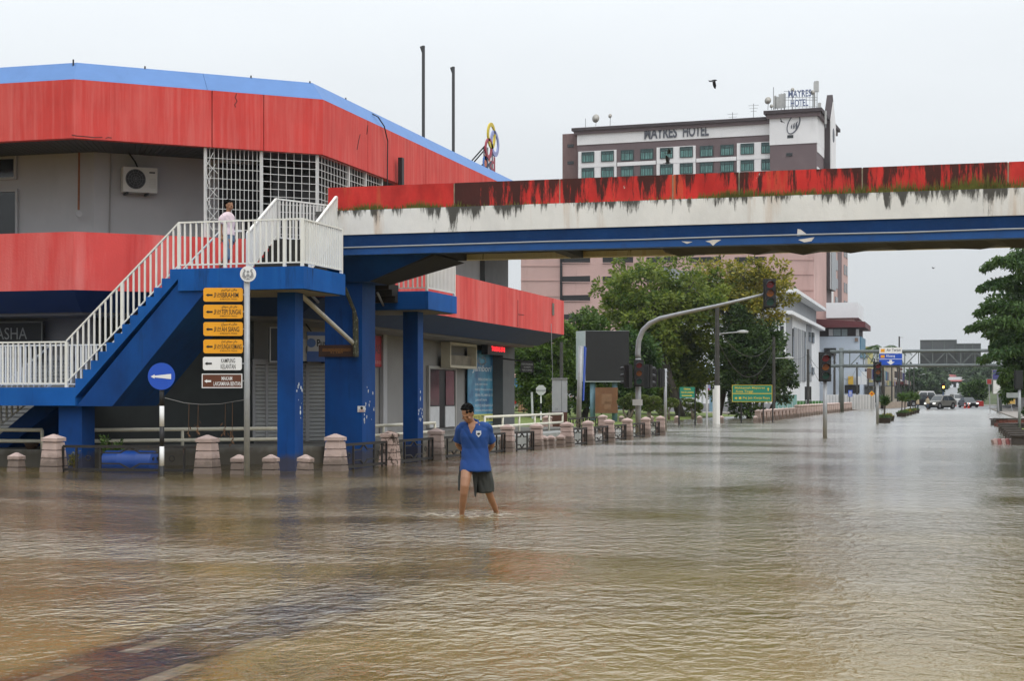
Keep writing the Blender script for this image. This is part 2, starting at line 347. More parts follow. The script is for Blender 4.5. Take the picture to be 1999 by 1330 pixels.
M_gray = mat('grey_wall', (.40, .395, .40), .85, .10, .8, streak=[((.22, .22, .22), .35, (.8, .8, .25), .55, .8)])
M_graym = mat('grey_shop_wall', (.27, .26, .25), .85, .12, .8)
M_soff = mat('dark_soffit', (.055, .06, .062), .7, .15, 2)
M_soffl = mat('canopy_soffit', (.20, .19, .18), .8, .15, 2)
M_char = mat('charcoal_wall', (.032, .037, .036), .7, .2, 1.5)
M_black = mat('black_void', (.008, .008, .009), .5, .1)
M_conc = mat('old_concrete', (.17, .165, .15), .9, .25, 1.5, tide=.22, streak=[((.04, .04, .03), .6, (2, 2, .4), .55, .75)])
M_white = mat('white_metal_paint', (.72, .72, .68), .5, .08, 3, streak=[((.28, .22, .10), .55, (14, 14, 3), .62, .78)])
M_cream = mat('cream_pipe_paint', (.66, .63, .52), .5, .08, 3, streak=[((.3, .25, .15), .4, (9, 9, 3), .62, .8)])
M_shut = mat('grey_shutter', (.42, .42, .41), .5, .1, 2)
M_black_metal = mat('black_metal', (.014, .014, .015), .5, .2, 6)
M_glass = mat('dark_glass', (.012, .015, .017), .12, 0, spec=.6)
M_galv = mat('galvanised_steel', (.30, .31, .32), .5, .15, 5, metal=.35)
M_seam = mat('dark_joint', (.05, .03, .03), .9, .2)
BP = [(-40, 33.1), (-19.95, 33.1), (-15.3, 37.05), (-15.3, 62.4), (-40, 62.4)]   # plan of the fascia
def inset(poly, t):
    n = len(poly); out = []
    for i in range(n):
        p0, p1, p2 = Vector(poly[i - 1]), Vector(poly[i]), Vector(poly[(i + 1) % n])
        d1 = (p1 - p0).normalized(); d2 = (p2 - p1).normalized()
        n1 = Vector((-d1.y, d1.x)); n2 = Vector((-d2.y, d2.x))   # left of a counter-clockwise walk: inwards
        k = n1 + n2; k = k / k.dot(n1) if abs(k.dot(n1)) > 1e-6 else n1
        out.append(tuple(p1 + k * t))
    return out
bld = thing('corner_building', 'two-storey red and blue shop building with cut corner on the left', 'building', (-24, 45, 0))
def wallrun(name, poly, segs, z0, z1, m, tin=0.0, th=.25, parent=bld, cuts={}, gap=.012, slope=0.0):
    """panels along the plan edges; cuts: {edge: [fractions]} ; slope: inward shift of the lower edge"""
    P = inset(poly, tin); Q = inset(poly, tin + th); Pb = inset(poly, tin + slope); Qb = inset(poly, tin + th + slope)
    for e in segs:
        fr = [0] + cuts.get(e, []) + [1]; L = (Vector(P[(e + 1) % len(P)]) - Vector(P[e])).length
        for a, c in zip(fr, fr[1:]):
            a2 = a + (gap / L if a > 0 else 0); c2 = c - (gap / L if c < 1 else 0)
            def l(A, k): p0 = Vector(A[e]); p1 = Vector(A[(e + 1) % len(A)]); p = p0 + (p1 - p0) * k; return (p.x, p.y)
            bo = [l(Pb, a2), l(Pb, c2), l(Qb, c2), l(Qb, a2)]; to = [l(P, a2), l(P, c2), l(Q, c2), l(Q, a2)]
            MB().hexa([(*q, z0) for q in bo], [(*q, z1) for q in to]).build(name, m, parent)
def fr_on(e, u, v=400):
    p0 = Vector(BP[e]).to_3d(); p1 = Vector(BP[e + 1]).to_3d(); d = p1 - p0; n = Vector((d.y, -d.x, 0))
    q = atP(u, v, p0, n); return (q - p0).dot(d) / d.dot(d)
c1 = [fr_on(1, 414), fr_on(1, 515)]; c2 = [fr_on(2, u) for u in (718, 830, 940)]
wallrun('fascia_panel', BP, (0, 1, 2, 3), 7.72, 9.10, M_red, 0, .22, cuts={1: c1, 2: c2})
wallrun('roof_coping', BP, (0, 1, 2, 3), 9.102, 9.57, M_skyb, .36, .3, slope=-.36, cuts={1: [fr_on(1, 405)], 2: [fr_on(2, 800)]}, gap=.004)
MB().slab(inset(BP, .5), 9.0, 9.2).build('roof_slab', M_conc, bld)
wallrun('joint_backing', BP, (0, 1, 2, 3), 7.8, 9.0, M_seam, .225, .03)
# upper soffit: boards running across
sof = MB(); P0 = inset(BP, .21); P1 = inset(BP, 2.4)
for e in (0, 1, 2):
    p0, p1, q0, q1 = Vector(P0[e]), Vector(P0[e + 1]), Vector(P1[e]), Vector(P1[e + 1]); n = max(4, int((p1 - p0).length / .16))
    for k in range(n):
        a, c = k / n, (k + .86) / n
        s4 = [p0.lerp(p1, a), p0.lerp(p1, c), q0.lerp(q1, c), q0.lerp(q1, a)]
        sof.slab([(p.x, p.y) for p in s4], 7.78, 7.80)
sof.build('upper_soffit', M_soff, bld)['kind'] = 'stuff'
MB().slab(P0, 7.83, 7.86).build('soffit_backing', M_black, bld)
wallrun('upper_wall', BP, (0, 1, 2, 3), 4.9, 7.79, M_gray, 2.4, .2)
# lower ledge: red parapet over a sloping navy band
wallrun('ledge_parapet', BP, (0, 1, 2, 3), 4.15, 5.52, M_redl, 0, .18, cuts={2: [fr_on(2, 790, 560), fr_on(2, 936, 560), fr_on(2, 1010, 600)]}, gap=.006)
wallrun('ledge_underband', BP, (0, 1, 2, 3), 3.68, 4.147, M_navy, .003, .3, slope=.85, cuts={2: [fr_on(2, 800, 560), fr_on(2, 1010, 600)]}, gap=.004)
MB().slab(inset(BP, .5), 4.6, 4.85).build('ledge_slab', M_conc, bld)
MB().slab(inset(BP, 1.0), 3.62, 3.70).build('canopy_soffit', M_soffl, bld)
# ground floor walls on a plinth
wallrun('ground_wall', BP, (0, 2), .35, 3.63, M_graym, 2.4, .25)
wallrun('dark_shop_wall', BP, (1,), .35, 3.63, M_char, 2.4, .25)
MB().slab(inset(BP, -.45), -.5, .41).build('plinth', M_conc, bld)
G = inset(BP, 2.4)
wv = [Vector((p[0], p[1], 0)) for p in G]
n0 = Vector((0, -1, 0)); e1 = (wv[2] - wv[1]).normalized(); n1 = Vector((e1.y, -e1.x, 0)); n2 = Vector((1, 0, 0)); e2 = Vector((0, 1, 0))
def w0(u, v): return atP(u, v, wv[0], n0)
def w1(u, v): return atP(u, v, wv[1], n1)
def w2(u, v): return atP(u, v, wv[2], n2)
def board(name, fn, u0, v0, u1, v1, m, parent, e, n, t=.05, off=0.0):
    """a board on a wall, from its photographed corners (u0,v0 upper left; u1,v1 lower right)"""
    a = fn(u0, v1); q = fn(u1, v1); top = fn(u0, v0); w = (q - a).dot(e); h = top.z - a.z
    return MB().obox(a + n * (off + t), e, Z, w, h, t).build(name, m, parent), a + n * (off + t), w, h
ex = Vector((1, 0, 0))
# upper window at the far left
def shopwindow(u0, v0, u1, v1, fn, e, n, parent=bld, m=M_glass, fm=None, bars=1):
    o, a, w, h = board('window', fn, u0, v0, u1, v1, m, parent, e, n, .03)
    f = MB(); fm = fm or M_gray; t = .06
    for (x0, y0, ww, hh) in ((-t, -t, w + 2 * t, t), (-t, h, w + 2 * t, t), (-t, 0, t, h), (w, 0, t, h)): f.obox(a + e * x0 + Z * y0 + n * .05, e, Z, ww, hh, .08)
    for k in range(1, bars): f.obox(a + e * (w * k / bars - .02) + n * .02, e, Z, .04, h, .04)
    f.build('window_frame', fm, o); return o
shopwindow(-60, 314, 30, 350, w0, ex, n0); shopwindow(-60, 378, 33, 475, w0, ex, n0)
# conduits on the upper wall
M_rustpipe = mat('rusty_conduit', (.22, .09, .045), .8, .3, 8)
MB().tube([w1(154, 298) + n1 * .04, w1(153, 410) + n1 * .04], .028, 6).build('conduit', M_rustpipe, bld)
MB().disc(w1(153, 418) + n1 * .09, .08, n1, .06).build('junction_box', M_gray, bld)
MB().tube([w1(216, 300) + n1 * .03, w1(213, 470) + n1 * .03], .016, 6).build('conduit', M_graym, bld)
# doors, shutters of the ground floor
def shutter(fn, u0, v0, u1, v1, e, n, name='roller_shutter'):
    a = fn(u0, v1); w = (fn(u1, v1) - a).dot(e); h = fn(u0, v0).z - a.z
    s = MB(); k = max(6, int(h / .10)); dz = h / k
    for i in range(k):
        z = i * dz; p = [a + n * .03 + Z * z, a + e * w + n * .03 + Z * z]
        s.add([p[0], p[1], p[1] + n * .035 + Z * dz * .25, p[0] + n * .035 + Z * dz * .25, p[1] + n * .035 + Z * dz * .7, p[0] + n * .035 + Z * dz * .7, p[1] + Z * dz, p[0] + Z * dz], [(0, 1, 2, 3), (3, 2, 4, 5), (5, 4, 6, 7)])
    o = s.build(name, M_shut, bld); o['kind'] = 'stuff'
    f = MB()
    for x in (-.07, w): f.obox(a + e * x + n * .09, e, Z, .07, h + .08, .09)
    f.obox(a + e * -.07 + Z * h + n * .12, e, Z, w + .14, .14, .12); f.build('shutter_frame', M_gray, o)
shutter(w0, -80, 706, 143, 886, ex, n0)
shutter(w1, 497, 712, 517, 862, e1, n1); shutter(w1, 522, 712, 597, 862, e1, n1); shutter(w1, 600, 712, 640, 862, e1, n1)
# shop entrance on the street side: dark door leaves over white panels
dr, a, w, h = board('shop_door', w2, 834, 720, 884, 836, M_black, bld, e2, n2, .05)
for x in (.0, .62):
    MB().obox(a + e2 * (w * x) + n2 * .03, e2, Z, w * .38, h * .36, .03).build('lower_panel', mat('white_panel', (.6, .6, .6), .6), dr)
    MB().obox(a + e2 * (w * x + .04) + Z * (h * .38) + n2 * .03, e2, Z, w * .36, h * .6, .02).build('glass_pane', M_glass, dr)
fd = MB()
for x0, y0, ww, hh in ((-.12, 0, .12, h + .1), (w, 0, .12, h + .1), (0, h, w, .1)): fd.obox(a + e2 * x0 + Z * y0 + n2 * .06, e2, Z, ww, hh, .1)
fd.build('door_frame', mat('aluminium_frame', (.4, .39, .36), .4, .1, metal=.3), dr)
# empty sign frame over the door
sf = MB(); a = w2(853, 718); w = (w2(906, 718) - a).dot(e2); h = w2(853, 668).z - a.z; a = a + n2 * .5
for x0, y0, ww, hh in ((0, 0, w, .09), (0, h - .09, w, .09), (0, .09, .09, h - .18), (w - .09, .09, .09, h - .18)): sf.obox(a + e2 * x0 + Z * y0, e2, Z, ww, hh, .35)
sg = sf.build('sign_box', mat('cream_sign_frame', (.55, .5, .38), .6), bld)
MB().obox(a + e2 * .09 + Z * .09 - n2 * .2, e2, Z, w - .18, h * .42, .02).build('sign_back', mat('dull_board', (.25, .22, .17), .7, .3, 2), sg)
# corner pillar and end pillars of the street front
MB().box((-17.62, 59.9, .41), (-17.15, 61.6, 3.66)).build('pillar', mat('dark_grey_pillar', (.10, .105, .105), .7, .15), bld)
for Y in (40.2, 47.5, 51.0): MB().box((-17.68, Y, .41), (-17.55, Y + .35, 3.63)).build('pilaster', M_gray, bld)
MB().box((-17.7, 58.6, 4.9), (-17.5, 61.9, 7.78)).build('upper_end_wall', mat('dark_grey_pillar', (.1, .1, .1)), bld)
# roof-edge details: small cleats along the coping, cable hanging over the fascia
for u, v in ((143, 124), (283, 137), (490, 155), (605, 166)):
    q = atP(u, v, Vector((*BP[1], 0)) + n1 * -.36, n1); MB().tube([q - Z * .08, q + Z * .1], .02, 5).build('roof_cleat', M_black_metal, bld)
for u, v in ((675, 198), (783, 253), (900, 310)):
    q = atX(u, v, -15.66); MB().tube([q - Z * .08, q + Z * .1], .02, 5).build('roof_cleat', M_black_metal, bld)
cb = [atX(u, v, X) for u, v, X in ((727, 222, -15.6), (738, 228, -15.35), (750, 246, -15.22), (757, 275, -15.22), (756, 365, -15.22))]
MB().tube(cb, .018, 6).build('hanging_cable', M_black_metal, bld)
q = atX(779, 360, -15.2); MB().box((q.x, q.y - .09, q.z - .1), (q.x + .12, q.y + .09, q.z + .75)).build('downpipe', M_black_metal, bld)
# cracks and openings in the ledge
q = atX(1080, 604, -15.28); MB().box((q.x, q.y - .16, q.z - .24), (q.x + .006, q.y + .16, q.z + .24)).build('broken_plaster', mat('bare_plaster', (.16, .14, .12), .9, .6, 6), bld)
MB().tube([atX(1076, 632, -15.26), atX(1077, 680, -15.2), atX(1079, 745, -15.2)], .012, 5).build('hanging_wire', M_galv, bld)
crk = lambda pts, pl: MB().tube([pl(u, v) for u, v in pts], .011, 4).build('crack', M_seam, bld)
pf1 = lambda u, v: atP(u, v, Vector((*BP[1], 0)), n1)
crk([(462, 182), (459, 190), (463, 197), (458, 204), (460, 209)], pf1)
crk([(140, 263), (150, 265), (165, 266), (182, 268), (200, 268)], pf1); crk([(206, 270), (211, 268), (218, 269)], pf1)
pf2 = lambda u, v: atX(u, v, -15.295)
crk([(1011, 586), (1011, 614), (1011, 638)], pf2); crk([(1011, 614), (1023, 615)], pf2); crk([(703, 262), (700, 275), (697, 292)], pf2); crk([(718, 244), (716, 262)], pf2)
# ------------------------------------------------------------------ security grilles between ledge and fascia
M_gr = mat('white_grille', (.62, .62, .60), .5, .06, 3)
def grille(lbl, fn, e, u0, u1, u_bars, zs, zt, zb, posts):
    a = fn(u0, 400); q = fn(u1, 400); L = (q - a).dot(e); a = Vector((a.x, a.y, 0)); t = thing('security_grille', lbl, 'grille', (a.x, a.y, zb))
    vb = MB().box((-.006, -.006, 0), (.006, .006, zt - zb)).mesh('vertical_bar', M_gr)
    k = max(2, int(L / u_bars))
    for i in range(k + 1):
        p = a + e * (L * i / k); inst('vertical_bar', vb, t, Matrix.Translation((p.x, p.y, zb)))
    hb = MB().bar(Vector((0, 0, 0)), e * L, .013, .013).mesh('horizontal_bar', M_gr)
    for i in range(zs + 1):
        z = zb + (zt - zb) * i / zs; inst('horizontal_bar', hb, t, Matrix.Translation((a.x, a.y, z)))
    pm = MB().box((-.03, -.03, 0), (.03, .03, zt - zb)).mesh('post', M_gr)
    for f in posts:
        p = a + e * (L * f); inst('post', pm, t, Matrix.Translation((p.x, p.y, zb)))
    return t
g1 = lambda u, v: atP(u, v, Vector((*BP[1], 0)) - n1 * .12, n1)
g2 = lambda u, v: atX(u, v, -15.42)
gt = grille('white security grille with close upright bars under the red fascia, above the stair railing', g1, e1, 401, 510, .105, 9, 7.72, 5.5, (0, 1))
grille('white square-mesh security grille at the building corner above the stairs', g1, e1, 513, 619, .19, 12, 7.72, 5.5, (1,))
grille('white square-mesh grille turning along the street front behind the footbridge', g2, e2, 622, 745, .2, 12, 7.72, 5.5, (.45, .72, 1))
fan = MB()
for k in range(13):
    z = 5.7 + k * .14; p = g1(401, 400); p = Vector((p.x, p.y, z)); fan.bar(p - n1 * -.05, p + n1 * .12 + e1 * (.18 + .1 * math.sin(k * 1.7)) + Z * (.35 if k % 2 else -.3), .012)
fan.build('spike_guard', M_gr, gt)['kind'] = 'stuff'
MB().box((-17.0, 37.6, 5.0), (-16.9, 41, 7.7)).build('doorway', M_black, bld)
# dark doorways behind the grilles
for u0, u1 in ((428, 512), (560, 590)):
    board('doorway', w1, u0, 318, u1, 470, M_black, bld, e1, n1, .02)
# ================================================================== FOOTBRIDGE
def stained(name, base, stain, zt, zb, heavy_x=None, rust=True, light=None):
    """paint with mould running down from the top edge, rust runs and peeled spots"""
    m = bpy.data.materials.new(name); m.use_nodes = True; t = m.node_tree; L = t.links.new; b = t.nodes['Principled BSDF']; b.inputs['Roughness'].default_value = .75; b.inputs['Specular IOR Level'].default_value = .3
    g = N(t, 'ShaderNodeNewGeometry'); pos = g.outputs['Position']; sp = N(t, 'ShaderNodeSeparateXYZ'); L(pos, sp.inputs[0])
    def noise(scl, det=7, rough=.65, loc=(0, 0, 0)):
        mp = N(t, 'ShaderNodeMapping'); mp.inputs['Scale'].default_value = scl; mp.inputs['Location'].default_value = loc; L(pos, mp.inputs[0])
        n = N(t, 'ShaderNodeTexNoise'); n.inputs['Scale'].default_value = 1; n.inputs['Detail'].default_value = det; n.inputs['Roughness'].default_value = rough; L(mp.outputs[0], n.inputs[0]); return n.outputs['Fac']
    def mr(x, a, c, lo=0., hi=1.):
        n = N(t, 'ShaderNodeMapRange'); L(x, n.inputs[0]); n.inputs[1].default_value = a; n.inputs[2].default_value = c; n.inputs[3].default_value = lo; n.inputs[4].default_value = hi; return n.outputs[0]
    def mm(op, a, c):
        n = N(t, 'ShaderNodeMath', operation=op); n.use_clamp = (op != 'MULTIPLY_ADD')
        for i, x in enumerate((a, c)):
            if isinstance(x, (int, float)): n.inputs[i].default_value = x
            else: L(x, n.inputs[i])
        return n.outputs[0]
    out = None
    v = N(t, 'ShaderNodeMix', data_type='RGBA'); L(mr(noise((.9, .9, .7)), .3, .7), v.inputs[0]); v.inputs[6].default_value = (*base, 1); v.inputs[7].default_value = (*(light or base), 1); out = v.outputs[2]
    def over(f, c):
        nonlocal out
        k = N(t, 'ShaderNodeMix', data_type='RGBA'); L(f, k.inputs[0]); L(out, k.inputs[6]); k.inputs[7].default_value = (*c, 1); out = k.outputs[2]
    if rust: over(mm('MULTIPLY', mr(noise((1.4, 1.4, .12), loc=(3, 3, 3)), .58, .72), .6), (.42, .22, .07))
    # mould: threshold falls towards the top edge
    fall = mr(sp.outputs[2], zt - .42, zt, .26, -.16) if heavy_x is None else mr(sp.outputs[2], zb, zt, .06, -.12)
    run = mm('ADD', mm('MULTIPLY', noise((7.5, 7.5, 1.1), 9, .72), .44), mm('ADD', mm('MULTIPLY', noise((2.4, 2.4, .35), 7, .62, (5, 2, 1)), .40), mm('MULTIPLY', noise((.55, .55, .12), 4, .6, (9, 1, 2)), .16)))
    n_ = N(t, 'ShaderNodeMath', operation='MULTIPLY_ADD'); L(run, n_.inputs[0]); n_.inputs[1].default_value = 3.2; n_.inputs[2].default_value = -1.08
    if heavy_x is not None:
        hb_ = mr(sp.outputs[0], heavy_x + .2, heavy_x + 3.2, .22, 0.); nn = N(t, 'ShaderNodeMath', operation='ADD'); L(n_.outputs[0], nn.inputs[0]); L(hb_, nn.inputs[1]); n_ = nn
    en = N(t, 'ShaderNodeMath', operation='SUBTRACT'); L(n_.outputs[0], en.inputs[0]); L(fall, en.inputs[1]); edge = en.outputs[0]
    f = mr(edge, .50, .66)
    if heavy_x is not None: f = mm('MULTIPLY', f, mr(sp.outputs[0], heavy_x - .02, heavy_x + .02, .06, 1.))
    over(mm('MULTIPLY', mr(noise((1.6, 1.6, .8), 6, .6, (8, 3, 5)), .42, .70), .6), tuple(c * (.42 if heavy_x is not None else .72) for c in base))
    over(mm('MULTIPLY', f, .93), stain)
    pe = mr(noise((5, 5, 2.2), 6, .7, (1, 7, 3)), .72, .75); 
    if heavy_x is not None: over(mm('MULTIPLY', pe, mr(sp.outputs[0], heavy_x - .02, heavy_x + .02)), (.5, .46, .42))
    L(out, b.inputs['Base Color'])
    bn = N(t, 'ShaderNodeBump'); bn.inputs['Strength'].default_value = .35; bn.inputs['Distance'].default_value = .02; L(noise((9, 9, 7)), bn.inputs['Height']); L(bn.outputs[0], b.inputs['Normal'])
    return m
YB0, YB1 = 35.5, 38.35
M_bred = stained('bridge_red_paint', (.56, .022, .018), (.018, .013, .010), 6.68, 6.08, heavy_x=-11.4, light=(.66, .05, .04))
M_bwhite = stained('bridge_white_paint', (.76, .745, .715), (.03, .028, .022), 6.12, 5.5, light=(.68, .675, .65))
M_bblue = mat('bridge_blue_band', (.002, .028, .105), .7, .25, 1.0, spec=.2, streak=[((.015, .06, .16), .4, (2, 2, .5), .55, .8), ((.003, .012, .04), .5, (.6, .6, .4), .55, .8, (4, 3, 2))], bump=(8, .4))
M_blip = mat('bridge_blue_lip', (.004, .062, .23), .6, .25, 1.5, streak=[((.01, .03, .1), .6, (1.5, 1.5, 1.5), .55, .7)])
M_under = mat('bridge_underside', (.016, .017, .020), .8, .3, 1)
br = thing('footbridge', 'red, white and blue concrete pedestrian bridge crossing the flooded road', 'footbridge', (-3, 36.9, 0))
BX0, BX1 = -14.6, 15.0
jx = [BX0, -11.4, -8.84, -6.2, -4.7, -2.0, 1.06, 3.9, 6.7, 9.5, 12.2, BX1]
for ys, sgn in ((YB0 + .14, 1), (YB1 - .14, -1)):
    for a, c in zip(jx, jx[1:]): MB().box((a + .014, ys, 6.05), (c - .014, ys + .14 * sgn, 6.68)).build('parapet_panel', M_bred, br)
    if sgn > 0: 
        for a in jx[1:-1]: MB().box((a - .03, ys + .012, 6.05), (a + .03, ys + .1, 6.665)).build('parapet_joint', mat('joint_mortar', (.33, .30, .22), .9, .4, 5), br)
for a, c in zip(jx[::2], jx[2::2] + [BX1]):
    if c <= a: continue
    MB().box((a - (.25 if a == BX0 else 0), YB0, 5.515), (c, YB0 + .26, 6.10)).build('white_beam', M_bwhite, br)
    MB().box((a - (.25 if a == BX0 else 0), YB0 + .03, 5.20), (c, YB0 + .3, 5.512)).build('blue_beam', M_bblue, br)
MB().box((BX0 - .3, YB0 - .03, 5.03), (BX1, YB0 + .3, 5.197)).build('blue_lip', M_blip, br)
MB().box((BX0, YB1 - .26, 5.08), (BX1, YB1, 6.10)).build('rear_beam', M_bwhite, br)
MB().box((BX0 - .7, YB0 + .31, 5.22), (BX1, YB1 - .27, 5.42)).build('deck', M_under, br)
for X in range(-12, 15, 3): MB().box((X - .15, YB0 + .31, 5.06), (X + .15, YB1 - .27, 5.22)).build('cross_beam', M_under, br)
MB().tube([(BX0 + .2, YB0 - .05, 5.205)] + [(x, YB0 - .05, 5.215 + .008 * math.sin(x * 2)) for x in range(-13, 15, 2)], .017, 6).build('conduit', mat('grey_conduit', (.32, .34, .36), .6), br)
# peeled patches on the blue band, sagging netting under the deck
M_peel = mat('bare_plaster_white', (.62, .58, .54), .85, .15, 5)
def patch(pts, y):
    P = [atY(u, v, y) for u, v in pts]; MB().hexa([p + Vector((0, .012, 0)) for p in P], P).build('peeled_patch', M_peel, br)
patch([(1557, 447), (1563, 448), (1576, 458), (1556, 461)], YB0 + .022); patch([(1330, 471), (1352, 472), (1341, 476)], YB0 - .036)
patch([(1377, 471), (1392, 468), (1408, 468), (1398, 474), (1392, 480), (1386, 474)], YB0 - .036); patch([(1558, 468), (1590, 463), (1584, 471), (1570, 473)], YB0 - .036)
random.seed(3); nt_ = MB()
xs = [-6.5 + .35 * i for i in range(24)]
for i in range(len(xs) - 1):
    z = lambda k: 5.02 - .04 - .09 * abs(math.sin(k * .9)) * (1 + .5 * math.sin(k * 2.3))
    nt_.add([(xs[i], YB0 + .32, 5.04), (xs[i + 1], YB0 + .32, 5.04), (xs[i + 1], YB0 + .9, z(i + 1)), (xs[i], YB0 + .9, z(i)), (xs[i + 1], YB1 - .4, 5.06), (xs[i], YB1 - .4, 5.06)], [(0, 1, 2, 3), (3, 2, 4, 5)])
nt_.build('torn_lining', mat('grey_lining', (.030, .032, .035), .8, .3, 2), br)
# grass growing on the ledge between parapet and beam
random.seed(11); gv = MB()
for i in range(6000):
    x = random.uniform(BX0, 3.0)
    dens = .25 + .75 * (math.sin(x * 1.1 + 1) * .5 + .5) * (math.sin(x * 3.7) * .5 + .5)
    if x < -11.2: dens = .8 * (math.sin(x * 5) * .4 + .6)
    elif x < -5.6: dens *= .15
    else: dens = .3 + .7 * dens
    if random.random() > dens: continue
    h = random.uniform(.05, .15) * (1.7 if (x > -2.5 and random.random() < .4) else 1) * (.7 + dens); y = YB0 + random.uniform(.01, .13); l = random.uniform(-.06, .06)
    gv.add([(x - .009, y, 6.098), (x + .009, y, 6.098), (x + l, y - random.uniform(0, .05), 6.098 + h)], [(0, 1, 2)])
gb = gv.build('ledge_grass', mat('ledge_grass', (.12, .125, .025), .8, .4, 4)); tag(gb, 'tufts of grass and moss growing along the bridge ledge', 'grass', kind='stuff')
# pier with splayed head
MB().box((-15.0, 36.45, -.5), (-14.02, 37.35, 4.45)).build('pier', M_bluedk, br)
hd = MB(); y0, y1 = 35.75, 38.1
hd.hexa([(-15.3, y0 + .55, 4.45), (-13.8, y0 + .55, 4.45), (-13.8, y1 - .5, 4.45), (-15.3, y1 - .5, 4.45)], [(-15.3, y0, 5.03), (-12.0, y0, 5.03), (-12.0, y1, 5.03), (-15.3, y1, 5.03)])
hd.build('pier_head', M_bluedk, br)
# ribbed grey soffit panel on the slope of the head
rb = MB()
for k in range(22):
    f = k / 22; ya0 = y0 + .55 + f * (y1 - y0 - 1.05); yb0 = y0 + f * (y1 - y0); dy = .07
    rb.hexa([(-13.76, ya0, 4.46), (-13.72, ya0, 4.44), (-13.72, ya0 + dy * .6, 4.44), (-13.76, ya0 + dy * .6, 4.46)], [(-11.98, yb0, 5.03), (-11.9, yb0, 5.0), (-11.9, yb0 + dy, 5.0), (-11.98, yb0 + dy, 5.03)])
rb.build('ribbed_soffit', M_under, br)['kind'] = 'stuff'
MB().box((11.0, 36.45, -.5), (12.0, 37.35, 5.03)).build('pier', M_bluedk, br)
# drain pipes on the pier
M_moss = mat('mossy_pipe', (.05, .052, .035), .9, .6, 12, streak=[((.35, .36, .27), .8, (22, 22, 9), .58, .66)])
MB().tube([atY(585, 574, 33.0), atY(690, 671, 36.38)], .055, 8).build('drain_pipe', mat('old_white_pipe', (.5, .49, .45), .6, .15, 4, streak=[((.04, .04, .03), .8, (6, 6, 6), .6, .7)]), br)
MB().tube([atY(673, 562, 36.0), atY(691, 606, 36.3), atY(694, 625, 36.36), atY(695, 697, 36.36)], [.05, .05, .075, .075], 8).build('drain_pipe', M_moss, br)
MB().tube([atY(602, 570, 35.0), atY(621, 590, 36.3)], .035, 8).build('drain_pipe', M_galv, br)
MB().tube([atY(737, 572, 38.4), atY(749, 598, 39.9)], .03, 8).build('drain_pipe', M_galv, br)
# ================================================================== STAIRS
YS0, YS1 = 31.5, 33.6; PZ = 4.44; LZ = 1.85
st = thing('bridge_staircase', 'blue concrete staircase with white railings climbing to the footbridge', 'staircase', (-16, 32.6, 0))
XA, XB, XC = -18.95, -16.42, -13.45
nst = 13; rise = (PZ - LZ) / nst; run_ = (XB - XA) / nst
# stepped string: one mesh per step plus the sloping waist
for i in range(nst):
    x0 = XA + i * run_
    MB().hexa([(x0, YS0, LZ + (i) * rise - .22), (x0 + run_, YS0, LZ + (i) * rise - .22 + rise), (x0 + run_, YS1, LZ + i * rise - .22 + rise), (x0, YS1, LZ + i * rise - .22)],
              [(x0, YS0, LZ + (i + 1) * rise), (x0 + run_, YS0, LZ + (i + 1) * rise), (x0 + run_, YS1, LZ + (i + 1) * rise), (x0, YS1, LZ + (i + 1) * rise)]).build('step', M_blue, st)
wst = MB().hexa([(XA - .0, YS0 + .05, LZ - .42), (XA + .9, YS0 + .05, LZ - .42), (XB + .62, YS0 + .05, PZ - .52), (XB, YS0 + .05, PZ - .28)], [(XA, YS1 - .02, LZ - .42), (XA + .9, YS1 - .02, LZ - .42), (XB + .62, YS1 - .02, PZ - .52), (XB, YS1 - .02, PZ - .28)])
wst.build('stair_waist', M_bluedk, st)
MB().box((-26, YS0, LZ - .41), (XA, YS1, LZ)).build('landing', M_blue, st)
MB().box((XB, YS0, PZ - .48), (XC, YS1 + .3, PZ)).build('platform', M_blue, st)
MB().box((XB - .1, YS0 + .15, PZ - .5), (XC - .1, YS1 + .2, PZ - .485)).build('platform_soffit', M_soffl, st)
# lower flight to the street (behind the landing)
lf = MB()
for i in range(9):
    x = -21.3 - i * .26; lf.box((x - .26, YS1 + .02, -.5), (x, YS1 + 1.6, LZ - (i + 1) * .2))
lf = MB().hexa([(-21.3, YS1 + .02, LZ - .4), (-23.8, YS1 + .02, -.4), (-23.2, YS1 + .02, -.4), (-20.7, YS1 + .02, LZ - .45)], [(-21.3, YS1 + 1.6, LZ - .4), (-23.8, YS1 + 1.6, -.4), (-23.2, YS1 + 1.6, -.4), (-20.7, YS1 + 1.6, LZ - .45)])
lf.build('lower_flight', M_bluedk, st)
MB().box((-21.4, YS1 + .0, LZ - .4), (-19.2, YS1 + 1.6, LZ - .002)).build('rear_landing', M_bluedk, st)
# upper flight onto the bridge
ux0, ux1 = -15.85, -14.35
M_step = mat('stair_black_step', (.02, .018, .014), .7, .4, 6)
for i in range(6):
    y = 33.95 + i * .26; MB().box((ux0, y, PZ - .3 + i * .16), (ux1, y + .27, PZ + (i + 1) * .163)).build('upper_step', M_step, st)
MB().box((-15.9, 35.45, 5.2), (-14.62, 38.3, 5.415)).build('top_landing', M_bluedk, st)
# columns
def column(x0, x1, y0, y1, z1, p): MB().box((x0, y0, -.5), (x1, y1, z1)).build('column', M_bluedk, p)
column(-14.42, -14.0, 32.3, 32.75, PZ - .48, st); column(-19.52, -18.93, 31.75, 32.3, LZ - .41, st)
